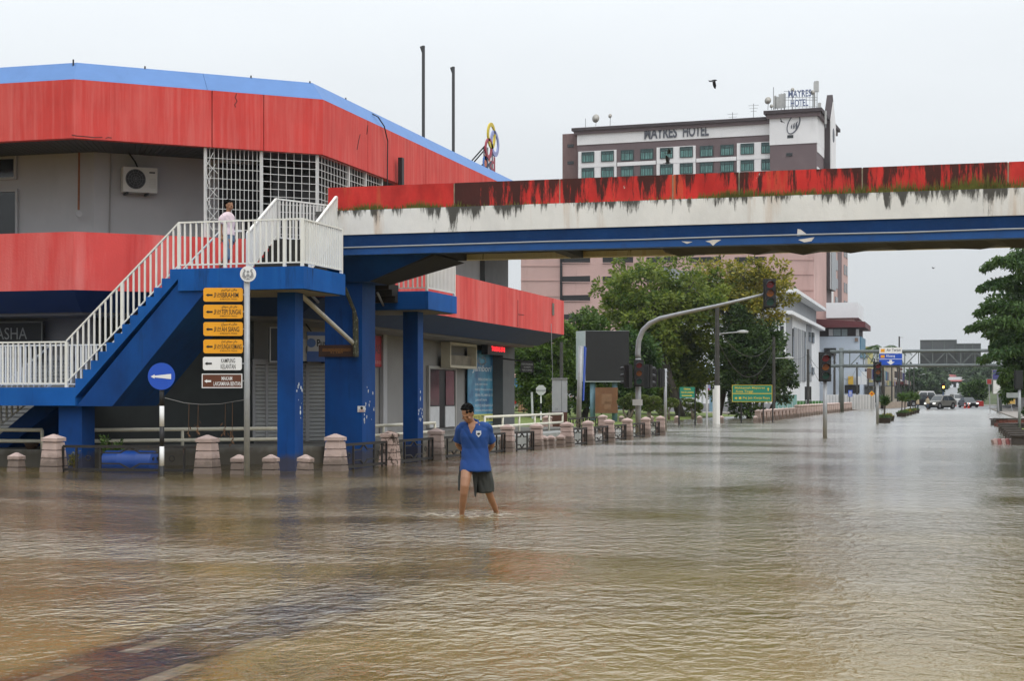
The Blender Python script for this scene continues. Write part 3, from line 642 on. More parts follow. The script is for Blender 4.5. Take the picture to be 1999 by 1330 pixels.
# railings
balm = {}
def railing(p, q, h=1.02, foot=.09, n=None, par=st, posts=(0, 1), gap=.135, m=None, hand=.05):
    m = m or M_white; p, q = Vector(p), Vector(q); d = q - p; L = d.length; dz = d.normalized()
    MB().bar(p + Z * h, q + Z * h, hand, .035).build('top_rail', m, par)
    MB().bar(p + Z * foot, q + Z * foot, .03, .03).build('bottom_rail', m, par)
    key = round(h - foot, 3)
    if key not in balm: balm[key] = MB().box((-.017, -.017, 0), (.017, .017, h - foot)).mesh('baluster', M_white)
    if 'post%s' % key not in balm: balm['post%s' % key] = MB().box((-.032, -.032, 0), (.032, .032, h)).mesh('post', M_white)
    n = n or int(round(L / gap))
    for i in range(1, n):
        inst('baluster', balm[key], par, Matrix.Translation(p + d * (i / n) + Z * foot))
    for f in posts: inst('post', balm['post%s' % key], par, Matrix.Translation(p + d * f))
rl = YS0 + .06
railing((-26, rl, LZ), (-19.2, rl, LZ), posts=(1,))
railing((XA - .25, rl, LZ + .02), (XB, rl, PZ), posts=(.5,), n=20)
railing((XB, rl, PZ), (XC - .06, rl, PZ), posts=(0, .38, .86, 1), gap=.14)
railing((XC - .06, rl, PZ), (XC - .06, YS1 + .2, PZ), posts=(1,), gap=.125)
railing((-26, YS1 - .06, LZ), (-19.2, YS1 - .06, LZ), posts=())
railing((XA - .25, YS1 - .06, LZ + .02), (XB, YS1 - .06, PZ), posts=(), n=20)
railing((XB, YS1 - .06, PZ), (ux0, YS1 - .06, PZ), posts=())
railing((-20.9, YS1 + .04, LZ), (-23.6, YS1 + .04, -.1), posts=(0,), n=18)
for x in (ux0 - .03, ux1 + .03): railing((x, 33.9, PZ), (x, 35.5, 5.42), posts=(0, 1), gap=.11, hand=.06)
railing((ux0 - .03, 35.5, 5.42), (-14.7, 38.2, 5.42), posts=(0, 1), gap=.115)
# far staircase on the other side of the bridge
s2 = thing('bridge_staircase', 'blue stair platform with white railing on the far side of the footbridge pier', 'staircase', (-15, 41, 0))
MB().box((-17.2, 39.8, PZ - .48), (XC, 42.3, PZ)).build('platform', M_blue, s2)
MB().box((-17.1, 39.95, PZ - .5), (XC - .1, 42.2, PZ - .485)).build('platform_soffit', M_soffl, s2)
column(-14.42, -14.0, 40.55, 41.0, PZ - .48, s2)
railing((-15.2, 39.86, PZ), (XC - .06, 39.86, PZ), par=s2, posts=(0, 1)); railing((XC - .06, 39.86, PZ), (XC - .06, 42.24, PZ), par=s2, posts=(1,), gap=.12)
for i in range(6): MB().box((-15.2, 38.35 + i * .25, PZ - .3 + (5 - i) * .16), (-14.3, 38.6 + i * .25, PZ + (6 - i) * .163)).build('upper_step', M_step, s2)
# ================================================================== BOLLARDS AND IRON PANELS
M_pink = mat('pink_stone_paint', (.44, .335, .30), .8, .14, 4, tide=.17, streak=[((.2, .13, .11), .5, (5, 5, 2), .58, .75)], bump=(40, .4))
M_pinkold = mat('peeling_stone', (.42, .31, .27), .85, .2, 4, streak=[((.05, .035, .025), .92, (7, 7, 5), .50, .56)], bump=(30, .8))
M_iron = mat('black_iron', (.016, .014, .013), .6, .3, 5, streak=[((.10, .045, .02), .6, (9, 9, 4), .6, .7)])
ORD = ['first', 'second', 'third', 'fourth', 'fifth', 'sixth', 'seventh', 'eighth', 'ninth', 'tenth', 'eleventh', 'twelfth', 'thirteenth', 'fourteenth']
def sq(h, z): return [(-h, -h, z), (h, -h, z), (h, h, z), (-h, h, z)]
def bollard_meshes(tall, m):
    me = []; H = .82 if tall else .41; base = -.22; w0, w1 = (.24, .165) if tall else (.165, .125); k = 5 if tall else 3
    hh = (H - .16 - base) / k
    for i in range(k):
        a = base + i * hh; wa = w0 + (w1 - w0) * i / k; wb = w0 + (w1 - w0) * (i + .93) / k
        me.append(('course', MB().hexa(sq(wa, a + .012), sq(wb, a + hh - .012)).hexa(sq(wb - .025, a + hh - .012), sq(wb - .03, a + hh + .012)).mesh('course', m)))
    w = w1 + (.025 if tall else .015); z = H - .16
    cp = MB().hexa(sq(w, z + .012), sq(w, z + .085)).hexa(sq(w, z + .085), sq(.02, z + .165))
    me.append(('cap', cp.mesh('cap', m)))
    return me
BM = {(t, o): bollard_meshes(t, M_pinkold if o else M_pink) for t in (True, False) for o in (False, True)}
def bollard(p, label, tall=True, old=False, rz=0., group='pink stone bollards', z=0.0, s=1.0):
    t = thing('bollard', label, 'bollard', (p[0], p[1], z), rz, group, s)
    rb_ = random.Random(label); t.matrix_basis = t.matrix_basis @ Matrix.Rotation(rb_.gauss(0, .022), 4, 'X') @ Matrix.Rotation(rb_.gauss(0, .022), 4, 'Y')
    for nm, me in BM[(tall, old)]: inst(nm, me, t)
    return t
def panel(p, q, label, group='iron fence panels', zt=.56):
    p, q = Vector((p[0], p[1], 0)), Vector((q[0], q[1], 0)); d = (q - p).normalized(); p = p + d * .22; q = q - d * .22; L = (q - p).length
    t = thing('fence_panel', label, 'fence panel', ((p.x + q.x) / 2, (p.y + q.y) / 2, 0), 0, group)
    for z, nm in ((zt, 'top_rail'), (.06, 'bottom_rail')): MB().bar(p + Z * z, q + Z * z, .05, .06).build(nm, M_iron, t)
    for f in (.0, .10, .28, .72, .90, 1.0): MB().bar(p + d * L * f + Z * .0, p + d * L * f + Z * zt, .04).build('upright', M_iron, t)
    a, b_ = p + d * L * .28, p + d * L * .72; c = (a + b_) / 2; zm = (zt + .06) / 2
    for x0, z0, x1, z1 in ((-.5, .13, -.17, .13), (-.17, .13, 0, .26), (0, .26, .17, .13), (.17, .13, .5, .13), (-.5, -.13, -.17, -.13), (-.17, -.13, 0, -.26), (0, -.26, .17, -.13), (.17, -.13, .5, -.13)):
        w = (b_ - a).length
        MB().bar(c + d * (x0 * w) + Z * (zm + z0 * .9), c + d * (x1 * w) + Z * (zm + z1 * .9), .03).build('star_bar', M_iron, t)
    for x in (.19, .81):
        pts = [p + d * (L * x) + Z * zm + (d * math.cos(k * math.pi / 5) + Z * math.sin(k * math.pi / 5)) * .06 for k in range(11)]; MB().tube(pts, .012, 4, False).build('scroll', M_iron, t)
    return t
def rowp(u, Xr): q = atX(u, 900, Xr); return (q.x, q.y)
L1 = (atZ(105, 922), atZ(405, 925)); 
bollard(L1[0], 'tall pink bollard standing before the blue landing column'); bollard(L1[1], 'tall pink bollard between the keep-left pole and the street-name post')
for u, v, l in ((32, 921, 'small pink bollard left of the blue landing column'), (467, 926, 'small pink bollard touching the street-name post'), (529, 926, 'small pink bollard before the slim blue column'), (595, 926, 'small pink bollard between the slim column and the wide pier')):
    bollard(atZ(u, v), l, tall=False)
panel(L1[0], L1[1], 'long black iron panel in front of the blue barrel')
tallrow = [(655, -13.2), (761, -13.1), (850, -13.05), (921, -12.95), (990, -12.8), (1047, -12.5), (1107, -12.3), (1148, -12.28), (1189, -12.27), (1224, -12.26), (1260, -12.25), (1289, -12.24)]
tl = ['tall pink bollard with a broken foot at the pavement corner', 'tall bollard with heavily peeled face beside the wide blue pier', 'tall pink bollard behind the man, under the shop handrail end', 'tall pink bollard hidden behind the wading man', 'tall pink bollard just right of the wading man', 'tall pink bollard at the left side of the ramp opening', 'tall pink bollard at the right side of the ramp opening', 'tall pink bollard next to the leaning sign pole', 'tall pink bollard, third right of the ramp opening', 'tall pink bollard just left of the signal mast', 'tall pink bollard just right of the signal mast', 'last tall pink bollard of the near kerb row']
tp = []
for i, ((u, X), l) in enumerate(zip(tallrow, tl)):
    p = rowp(u, X); tp.append(p); bollard(p, l, old=(i in (1,)), rz=.05 * (i % 3))
pl = ['iron panel between the broken bollard and the peeled bollard', 'iron panel between the peeled bollard and the shop handrail', 'iron panel left behind the wading man', 'iron panel right behind the wading man', 'iron panel just left of the ramp opening', None, 'first iron panel right of the ramp opening', 'second iron panel right of the ramp opening', 'third iron panel right of the ramp opening', 'iron panel at the foot of the signal mast', 'last iron panel of the near kerb row']
for i, l in enumerate(pl):
    if l: panel(tp[i], tp[i + 1], l)
for u, X, l in ((1062, -12.6, 'small pink bollard beside the ramp opening, leftmost'), (1075, -12.5, 'small pink bollard in the middle of the ramp opening'), (1095, -12.4, 'small pink bollard leaning against the tall one right of the ramp')):
    bollard(rowp(u, X), l, tall=False)
for u, v, l in ((914, 868, 'small pink bollard seen through the panel behind the man'), (1010, 862, 'small pink bollard behind the panel left of the ramp')):
    bollard(atX(u, v, -14.0), l, tall=False)
bollard(atX(1178, 838, -15.5), 'tall pink bollard on the lawn edge before the brown board'); bollard(atX(1069, 830, -17.3), 'pink bollard behind the ramp handrail by the meter cabinet')
for u, v, l in ((1213, 835, 'small pink bollard on the lawn, left of the signal mast'), (1271, 838, 'small pink bollard on the lawn, right of the signal mast'), (1321, 838, 'small pink bollard alone in the water by the lawn'), (1366, 838, 'small pink bollard under the green terminal sign'), (1399, 838, 'small bollard beside the white utility pole foot'), (1408, 840, 'small bollard right against the white utility pole foot')):
    q = atZ(u, 826.0); bollard(q, l, tall=False, s=1.1)
# low iron fence on the lawn
fp = (atX(1108, 828, -15.8), atX(1172, 828, -15.8)); pm = (fp[0] + fp[1]) / 2
panel(fp[0], pm, 'thin iron fence piece by the meter cabinet on the lawn', zt=.7); panel(pm, fp[1], 'thin iron fence piece with yellow plate on the lawn', zt=.7)
# ================================================================== SIGNS ON THE CORNER
M_yel = mat('sign_yellow', (.78, .34, .012), .5, .05, 3); M_blk = mat('sign_black', (.012, .012, .012), .6, 0); M_wht = mat('sign_white', (.74, .74, .74), .5, .03)
M_brown = mat('sign_brown', (.10, .03, .012), .5, .05); M_sblue = mat('sign_blue', (.012, .075, .46), .45, .05); M_grn = mat('sign_green', (.012, .19, .125), .5, .05)
FORMS = {'ا': ('\ufe8d', '\ufe8e', None, None), 'ب': ('\ufe8f', '\ufe90', '\ufe91', '\ufe92'), 'ت': ('\ufe95', '\ufe96', '\ufe97', '\ufe98'), 'ج': ('\ufe9d', '\ufe9e', '\ufe9f', '\ufea0'), 'ر': ('\ufead', '\ufeae', None, None), 'س': ('\ufeb1', '\ufeb2', '\ufeb3', '\ufeb4'), 'ڤ': ('\ufb6a', '\ufb6b', '\ufb6c', '\ufb6d'), 'ل': ('\ufedd', '\ufede', '\ufedf', '\ufee0'), 'م': ('\ufee1', '\ufee2', '\ufee3', '\ufee4'), 'ن': ('\ufee5', '\ufee6', '\ufee7', '\ufee8'), 'ه': ('\ufee9', '\ufeea', '\ufeeb', '\ufeec'), 'و': ('\ufeed', '\ufeee', None, None), 'ي': ('\ufef1', '\ufef2', '\ufef3', '\ufef4'), 'غ': ('\ufecd', '\ufece', '\ufecf', '\ufed0'), 'ک': ('\ufb8e', '\ufb8f', '\ufb90', '\ufb91')}
def jawi(s):
    out = []
    for i, ch in enumerate(s):
        if ch not in FORMS: out.append(ch); continue
        f = FORMS[ch]; pj = i > 0 and s[i - 1] in FORMS and FORMS[s[i - 1]][2]; nj = f[2] and i + 1 < len(s) and s[i + 1] in FORMS
        out.append((f[3] if pj else f[2]) if nj else (f[1] if pj else f[0]))
    return ''.join(out[::-1])
SP = atZ(482, 929); SPY = CB  # post foot
sgr = CR; sgn_ = CR.cross(Z)   # boards face the camera side
post = thing('street_name_post', 'tall grey post with round crest and six direction boards pointing left', 'street sign', (SP.x, SP.y, 0))
d0 = (SP - CO).dot(CB)
def cp(u, v, dd=0.0): return dep(u, v, d0 + dd)
MB().tube([(SP.x, SP.y, -.3), (SP.x, SP.y, cp(482, 545).z)], .062, 14).build('pole', M_galv, post, True)
c = cp(484, 535, -.08); dsc = MB().disc(c, .165, -CB, .04, 32).build('crest_disc', M_wht, post)
M_crest = mat('crest_grey', (.27, .27, .28), .6, 0)
cm = MB()
for sgnx in (-1, 1):
    P = [(.030, -.085), (.085, -.075), (.115, -.02), (.10, .035), (.075, .075), (.105, .095), (.06, .10), (.045, .06), (.07, .02), (.06, -.03), (.03, -.05)]
    pts = [c - CB * .006 + CR * (sgnx * x) + Z * y for x, y in P]; cm.hexa([p + CB * .004 for p in pts], pts)
for y, r_ in ((-.03, .035), (.045, .028), (-.10, .02)):
    cm.disc(c - CB * .007 + Z * y, r_, -CB, .005, 10)
for k in range(9):
    a = R(205 + k * 16.2); p = c - CB * .006 + CR * (.125 * math.cos(a)) + Z * (.115 * math.sin(a)); cm.disc(p, .012, -CB, .004, 6)
cm.build('crest', M_crest, dsc)
def arrow(o, r, u, L, h, m, par, flip=1, shaft=.38):
    o, r, u = Vector(o), Vector(r), Vector(u); n = r.cross(u)
    P = [(0, 0), (h * .75, h * .5), (h * .75, h * shaft * .5), (L, h * shaft * .5), (L, -h * shaft * .5), (h * .75, -h * shaft * .5), (h * .75, -h * .5)]
    pts = [o + r * (x * flip) + u * y + n * .005 for x, y in P]; return MB().hexa([p - n * .003 for p in pts], pts).build('arrow', m, par)
px = d0 / F
def sboard(u0, v0, u1, v1, m, border=None):
    a = cp(u0, v1); w = (u1 - u0) * px; h = (v1 - v0) * px; o = a - CB * .0
    b_ = MB(); rr = .03; P = [(rr, 0), (w - rr, 0), (w, rr), (w, h - rr), (w - rr, h), (rr, h), (0, h - rr), (0, rr)]
    pts = [o + CR * x + Z * y for x, y in P]; b_.hexa([p + CB * .03 for p in pts], pts); bo = b_.build('board', m, post)
    if border:
        f = MB()
        for x0, y0, ww, hh in ((0, 0, w, .018), (0, h - .018, w, .018), (0, .018, .018, h - .036), (w - .018, .018, .018, h - .036)): f.obox(o + CR * x0 + Z * y0 - CB * .006, CR, Z, ww, hh, .005)
        f.build('border', border, bo)
    MB().bar(o + CR * w + Z * (h * .5) + CB * .02, Vector((SP.x, SP.y, o.z + h * .5)), .03).build('bracket', M_galv, post)
    return bo, o, w, h
for (v0, v1), ja, name, wf in (((562, 589), 'جالن ابراهيم', 'IBRAHIM', .43), ((595, 622), 'جالن تڤي سوغاي', 'TEPI SUNGAI', .49), ((629, 656), 'جالن اه سياغ', 'AH SIANG', .45), ((663, 690), 'جالن سوغاي کماغ', 'SUNGAI KEMANG', .51)):
    bo, o, w, h = sboard(397, v0, 474, v1, M_yel)
    arrow(o + CR * (.04 * w + .02) + Z * h * .48, CR, Z, w * .17, h * .24, M_blk, bo, shaft=.5)
    text(jawi(ja), M_blk, bo, o + CR * w * .66 + Z * h * .70, CR, Z, h=h * .25, w=w * .40, bold=.012)
    text('J', M_blk, bo, o + CR * w * .285 + Z * h * .30, CR, Z, h=h * .36, w=w * .05, bold=.01); text('LN', M_blk, bo, o + CR * w * .39 + Z * h * .44, CR, Z, h=h * .20, w=w * .10, bold=.01)
    MB().obox(o + CR * w * .34 + Z * h * .345 - CB * .006, CR, Z, w * .10, h * .03, .003).build('underline', M_blk, bo)
    text(name, M_blk, bo, o + CR * w * .46 + Z * h * .30, CR, Z, h=h * .36, w=w * wf, align='L', bold=.006)
    text('81900 KOTA TINGGI', M_blk, bo, o + CR * w * .64 + Z * h * .12, CR, Z, h=h * .11, w=w * .43)
bo, o, w, h = sboard(396, 697, 472, 723, M_wht); arrow(o + CR * (.05 * w) + Z * h * .5, CR, Z, w * .18, h * .26, M_blk, bo, shaft=.5)
text('KAMPUNG', M_blk, bo, o + CR * w * .65 + Z * h * .55, CR, Z, h=h * .33, w=w * .36, bold=.004); text('KELANTAN', M_blk, bo, o + CR * w * .65 + Z * h * .1, CR, Z, h=h * .35, w=w * .38, bold=.004)
bo, o, w, h = sboard(394, 730, 473, 758, M_brown, M_wht); arrow(o + CR * (.06 * w) + Z * h * .48, CR, Z, w * .17, h * .26, M_wht, bo, shaft=.5)
text('MAKAM', M_wht, bo, o + CR * w * .62 + Z * h * .54, CR, Z, h=h * .27, w=w * .26, bold=.006); text('LAKSAMANA BENTAN', M_wht, bo, o + CR * w * .63 + Z * h * .16, CR, Z, h=h * .29, w=w * .68, bold=.006)
# keep-left sign
kp = atZ(316, 927); k0 = (kp - CO).dot(CB)
kl = thing('keep_left_sign', 'round blue arrow sign on a black and white banded pole', 'traffic sign', (kp.x, kp.y, 0))
bands = [(925, 870, M_wht), (870, 833, M_black_metal), (833, 793, M_wht), (793, 760, M_black_metal)]
zt = [dep(316, v, k0).z for v in (930, 910, 872, 833, 793, 755)]
for i, (a, c_) in enumerate(zip([-.35] + zt[1:], zt[1:])): MB().tube([(kp.x, kp.y, a), (kp.x, kp.y, c_)], .05, 12).build('pole_band', M_wht if i % 2 else M_black_metal, kl, True)
c = dep(315, 735, k0 - .08); di = MB().disc(c, .285, -CB, .03, 40).build('sign_disc', M_sblue, kl)
P = [(-.225, 0), (-.14, .045), (-.145, .018), (.205, .055), (.205, -.055), (-.145, -.018), (-.14, -.045)]
pts = [c - CB * .006 + CR * x + Z * (y - .005) for x, y in P]; MB().hexa([p + CB * .004 for p in pts], pts).build('arrow', M_wht, di)
# ================================================================== PIPE RAILINGS, RAMP
def pipe_rail(pts, label, z0=.41, zt=.86, posts=None, group='cream pipe railings'):
    pts = [Vector(p) for p in pts]; t = thing('pipe_railing', label, 'railing', tuple(pts[0]), 0, group)
    for k in ((1.0), .42):
        MB().tube([p + Z * ((zt - z0) * k) for p in pts], .045, 8).build('rail', M_cream, t, True)
    for i, (a, c) in enumerate(zip(pts, pts[1:])):
        n = max(1, int((c - a).length / 1.9))
        for j in range(n + (i == len(pts) - 2)):
            p = a.lerp(c, j / n); MB().tube([p - Z * .05, p + Z * (zt - z0)], .04, 8).build('post', M_cream, t, True)
    return t
PLN = inset(BP, -.30)
pa, pb, pc = Vector((*PLN[1], .41)), Vector((*PLN[2], .41)), None
pipe_rail([(-26, PLN[0][1], .41), (-20.6, PLN[0][1], .41)], 'cream pipe railing by the far left shutter')
pipe_rail([(-19.9, PLN[1][1], .41), pa, pb.lerp(pa, .18)], 'long cream pipe railing around the cut corner behind the columns')
x2 = -15.0
q0 = atX(690, 860, x2); q1 = atX(849, 860, x2)
pipe_rail([(x2, q0.y, .41), (x2, q1.y, .41)], 'short cream pipe railing behind the far blue column')
q0 = atX(946, 850, -14.75); q1 = atX(1098, 838, -14.75)
pipe_rail([(-14.75, q0.y, .41), (-14.75, q1.y, .41)], 'cream pipe railing along the concrete ramp, right of the man', zt=.98)
rq0, rq1 = atX(1000, 860, -13.9).y, 60.5
rp = MB().hexa([(-14.85, 47.5, -.5), (-13.6, 47.5, -.5), (-13.6, 60.5, -.5), (-14.85, 60.5, -.5)], [(-14.85, 47.5, .40), (-13.6, 47.5, .40), (-13.6, 60.5, .34), (-14.85, 60.5, .34)]).build('access_ramp', mat('ramp_concrete', (.30, .31, .30), .85, .15, 2, streak=[((.1, .11, .1), .4, (6, 6, .4), .5, .7)]))
tag(rp, 'raised concrete ramp with cream handrail beside the shop entrance', 'ramp')
# ================================================================== THINGS AROUND THE SHOP FRONT
def ac_unit(o, r, n, w, h, label, d=.32, fans=1):
    o, r, n = Vector(o), Vector(r), Vector(n); t = thing('air_conditioner', label, 'air conditioner', tuple(o), 0, 'outdoor air-conditioner units')
    MB().obox(o + n * (d + .06), r, Z, w, h, d).build('casing', mat('ac_casing', (.52, .51, .47), .5, .06), t)
    cx = o + n * (d + .066) + r * (w * .36) + Z * (h * .52)
    MB().disc(cx, h * .40, n, .006, 28).build('fan_opening', M_black_metal, t)
    f = MB()
    for k in range(1, 5): 
        rr = h * .4 * k / 4.2; f.tube([cx + n * .008 + (r * math.cos(a * math.pi / 10) + Z * math.sin(a * math.pi / 10)) * rr for a in range(21)], .004, 4, False)
    for k in range(10): f.tube([cx + n * .008, cx + n * .008 + (r * math.cos(k * math.pi / 5) + Z * math.sin(k * math.pi / 5)) * h * .4], .004, 4)
    f.build('fan_guard', mat('guard_grey', (.12, .12, .12), .5), t)
    MB().obox(o + n * (d + .068) + r * (w * .76) + Z * (h * .78), r, Z, w * .17, h * .06, .004).build('name_plate', M_black_metal, t)
    lv = MB()
    for k in range(6): lv.obox(o + n * (d + .068) + r * (w * .75) + Z * (h * (.2 + .07 * k)), r, Z, w * .2, h * .02, .006)
    lv.build('side_louvre', mat('ac_casing2', (.4, .4, .37), .5), t)
    for x in (.12, .72): MB().bar(o + r * (w * x) - Z * .03, o + r * (w * x) + n * (d + .06) - Z * .03, .05).build('bracket', M_black_metal, t)
    MB().tube([o + r * (w * .5) + Z * h + n * .1, o + r * (w * .42) + Z * (h + .18) + n * .06, o + r * (w * .22) + Z * (h + .42) + n * .03], .022, 6).build('pipe', M_black_metal, t)
    return t
a = w1(235, 377); ac_unit(a, e1, n1, (w1(301, 377) - a).dot(e1), (377 - 329) * 40.6 / F, 'white air conditioner unit high on the upper grey wall')
a = w1(583, 706); ac_unit(a, e1, n1, .85, .58, 'air conditioner unit beside the blue and white shop sign')
# shop signboards
def signboard(name, label, fn, u0, v0, u1, v1, m, e, n, off=.1, t=.08, border=None):
    a = fn(u0, v1); q = fn(u1, v1); w = (q - a).dot(e); h = fn(u0, v0).z - a.z; o = a + n * (off + t)
    th = thing(name, label, 'sign', tuple(a)); MB().obox(o, e, Z, w, h, t).build('board', m, th)
    if border:
        f = MB(); b_ = .03
        for x0, y0, ww, hh in ((0, 0, w, b_), (0, h - b_, w, b_), (0, b_, b_, h - 2 * b_), (w - b_, b_, b_, h - 2 * b_)): f.obox(o + e * x0 + Z * y0 + n * .006, e, Z, ww, hh, .005)
        f.build('border', border, th)
    return th, o, w, h
th, o, w, h = signboard('shop_sign', 'black shop sign with grey serif letters above the left shutter', w0, -120, 632, 98, 702, mat('black_signboard', (.012, .012, .012), .6, .2), ex, n0, .25, .1, mat('sign_rim', (.2, .2, .18), .5))
M_dull = mat('dull_letter', (.30, .30, .28), .6, 0)
xA = (w0(68, 680) - w0(-120, 680)).x
text('SHASHA', M_dull, th, o + ex * xA + Z * h * .52, ex, Z, h=h * .32, w=w * .40, align='R'); text('CRAFT', M_dull, th, o + ex * (xA - .2) + Z * h * .1, ex, Z, h=h * .26, w=w * .30, align='R')
th, o, w, h = signboard('shop_sign', 'white and blue shop sign partly hidden by the wide pier', w1, 590, 648, 668, 707, mat('white_signboard', (.5, .5, .5), .5, .06), e1, n1, .3, .1, mat('sign_rim', (.2, .2, .18), .5))
MB().obox(o + n1 * .008, e1, Z, w, h * .34, .006).build('blue_strip', mat('sign_strip', (.06, .13, .36), .5), th); MB().obox(o + Z * h * .86 + n1 * .008, e1, Z, w, h * .12, .006).build('top_strip', mat('sign_strip', (.06, .13, .36), .5), th)
MB().disc(o + e1 * w * .11 + Z * h * .62 + n1 * .01, h * .15, n1, .006).build('emblem', mat('emblem_blue', (.1, .18, .4), .5), th)
text('Pusat', M_blk, th, o + e1 * w * .25 + Z * h * .50, e1, Z, h=h * .24, w=w * .38, align='L', bold=.02)
th, o, w, h = signboard('shop_sign', 'narrow dark framed sign left of the slim blue column', w1, 518, 640, 574, 708, mat('dark_signboard', (.05, .055, .06), .5, .2), e1, n1, .3, .1, mat('white_rim', (.6, .6, .6), .5))
# wooden plaque on the pier
pa_ = atY(622, 697, 36.4); pw = atY(690, 697, 36.4).x - pa_.x; ph = atY(622, 674, 36.4).z - pa_.z
pq = thing('wooden_plaque', 'dark brown wooden plaque with gold lettering on the wide pier', 'plaque', tuple(pa_))
MB().obox(pa_, ex, Z, pw, ph, .05).build('board', mat('dark_wood', (.035, .014, .007), .5, .3, 6), pq)
M_gold = mat('gold_letter', (.35, .15, .03), .5, 0)
text('ARAH BANGUNAN BAHAGIAN', M_gold, pq, pa_ + ex * pw * .52 + Z * ph * .55, ex, Z, h=ph * .16, w=pw * .82); text('K.L. 3.4KM', M_gold, pq, pa_ + ex * pw * .52 + Z * ph * .28, ex, Z, h=ph * .16, w=pw * .34)
MB().obox(pa_ + ex * pw * .1 + Z * ph * .48 + n0 * .004, ex, Z, pw * .82, .01, .003).build('gold_rule', M_gold, pq)
# small paper notice and torn posters on the columns
pn = MB().obox(atY(698, 805, 36.43), ex, Z, .2, .15, .004).build('paper_notice', M_wht); tag(pn, 'small white paper notice pasted on the wide blue pier', 'notice')
MB().disc(atY(706, 797, 36.42), .035, n0, .002).build('emblem', M_blk, pn)
for k in range(3): MB().obox(atY(700, 801 + k * 1.6, 36.425), ex, Z, .15, .008, .002).build('printed_line', mat('red_print', (.5, .2, .15), .6), pn)
M_scrap = mat('torn_paper', (.6, .62, .63), .8, .15, 8)
def scraps(label, X, ys, y1, z0, z1, seed):
    random.seed(seed); s = MB()
    for k in range(26):
        y = random.uniform(ys, y1); z = random.uniform(z0, z1); r_ = random.uniform(.008, .045) * (1.6 if random.random() < .2 else 1); m_ = random.randint(4, 7); a0 = random.random() * 6
        if math.sin(z * 7 + seed) + math.sin(y * 23) < -.3: continue
        P = [(X, y + r_ * random.uniform(.5, 1) * math.cos(a0 + i * 6.283 / m_), z + 1.5 * r_ * random.uniform(.5, 1) * math.sin(a0 + i * 6.283 / m_)) for i in range(m_)]
        s.hexa(P, [(p[0] + .003, p[1], p[2]) for p in P])
    o = s.build('torn_poster', M_scrap); tag(o, label, 'poster'); return o
scraps('torn white poster scraps on the slim blue column', -14.0, 32.32, 32.73, 1.15, 1.95, 2); scraps('torn white poster scraps on the side of the wide pier', -14.02, 36.5, 37.3, 1.0, 1.9, 7); scraps('torn white poster scraps on the far blue column', -14.0, 40.58, 40.97, 1.0, 1.9, 12)
# red banner on the street wall
th, o, w, h = signboard('red_banner', 'red banner with dark lettering between the pier and far column', w2, 722, 655, 748, 716, mat('banner_red', (.36, .02, .03), .6, .1), e2, n2, .06, .02)
text('KASIH', mat('banner_dark', (.06, .02, .03), .6), th, o + e2 * w * .45 + Z * h * .42, e2, Z, h=h * .3, w=w * .85); text('012-212348', mat('banner_pale', (.55, .35, .33), .6), th, o + e2 * w * .42 + Z * h * .1, e2, Z, h=h * .09, w=w * .8)
# tall blue event banner, yellow strip, LED sign
def banner_mat():
    m = bpy.data.materials.new('printed_banner'); m.use_nodes = True; t = m.node_tree; L = t.links.new; b = t.nodes['Principled BSDF']; b.inputs['Roughness'].default_value = .5
    g = N(t, 'ShaderNodeNewGeometry'); n = N(t, 'ShaderNodeTexNoise'); n.inputs['Scale'].default_value = 1.6; n.inputs['Detail'].default_value = 5; L(g.outputs['Position'], n.inputs[0])
    cr = N(t, 'ShaderNodeValToRGB'); L(n.outputs['Fac'], cr.inputs[0]); e = cr.color_ramp.elements; e[0].position = .35; e[0].color = (.02, .11, .24, 1); e[1].position = .65; e[1].color = (.10, .36, .52, 1)
    L(cr.outputs[0], b.inputs['Base Color']); return m
th, o, w, h = signboard('event_banner', 'tall blue printed banner with white lines and yellow phone strip by the shop corner', w2, 907, 682, 961, 836, banner_mat(), e2, n2, .1, .03)
M_pale = mat('banner_white', (.62, .66, .68), .6, 0); M_byel = mat('banner_yellow', (.62, .60, .16), .6, .05)
text('Jambori', M_pale, th, o + e2 * w * .5 + Z * h * .70, e2, Z, h=h * .11, w=w * .7, bold=.012, shear=.2)
for k, (s_, ww) in enumerate((('PERKHIDMATAN', .5), ('JUAL HANTARAN', .45), ('PAKEJ PERKAHWINAN', .66), ('SEWA PELAMIN & DEKO', .76), ('JAHITAN', .42), ('FOTO KENANGAN', .72), ('PERANCANGAN MAJLIS', .66))):
    text(s_, M_pale, th, o + e2 * w * (.25 if k else .36) + Z * h * (.605 - .068 * k), e2, Z, h=h * .034, w=w * ww, align='L', bold=.01)
ys = MB().obox(o + e2 * w * .02 + Z * h * .07 + n2 * .01, e2, Z, w * .98, h * .1, .008).build('yellow_strip', M_byel, th)
text('016 012 733 7799 / 07 883 723', M_blk, ys, o + e2 * w * .52 + Z * h * .09 + n2 * .01, e2, Z, h=h * .06, w=w * .92, bold=.015)
text('TEMPAHAN KAMI UNTUK ANDA', M_byel, th, o + e2 * w * .6 + Z * h * .0, e2, Z, h=h * .05, w=w * .7)
for yy, rr in ((.87, .12), (.90, .08), (.22, .05)): pass
orn = MB(); random.seed(9)
for k in range(60):
    a_ = random.random() * 6.28; r_ = .55 + random.random() * .25; p = o + e2 * (w * .5 + math.cos(a_) * w * .22 * r_) + Z * (h * .86 + math.sin(a_) * h * .065 * r_) + n2 * .006
    orn.disc(p, .02 + random.random() * .03, n2, .003, 6)
orn.build('ornament', mat('banner_silver', (.3, .33, .36), .5), th)['kind'] = 'stuff'
th, o, w, h = signboard('led_sign', 'small black running-text sign with red lit letters under the canopy', w2, 925, 669, 962, 692, M_black_metal, e2, n2, .3, .25)
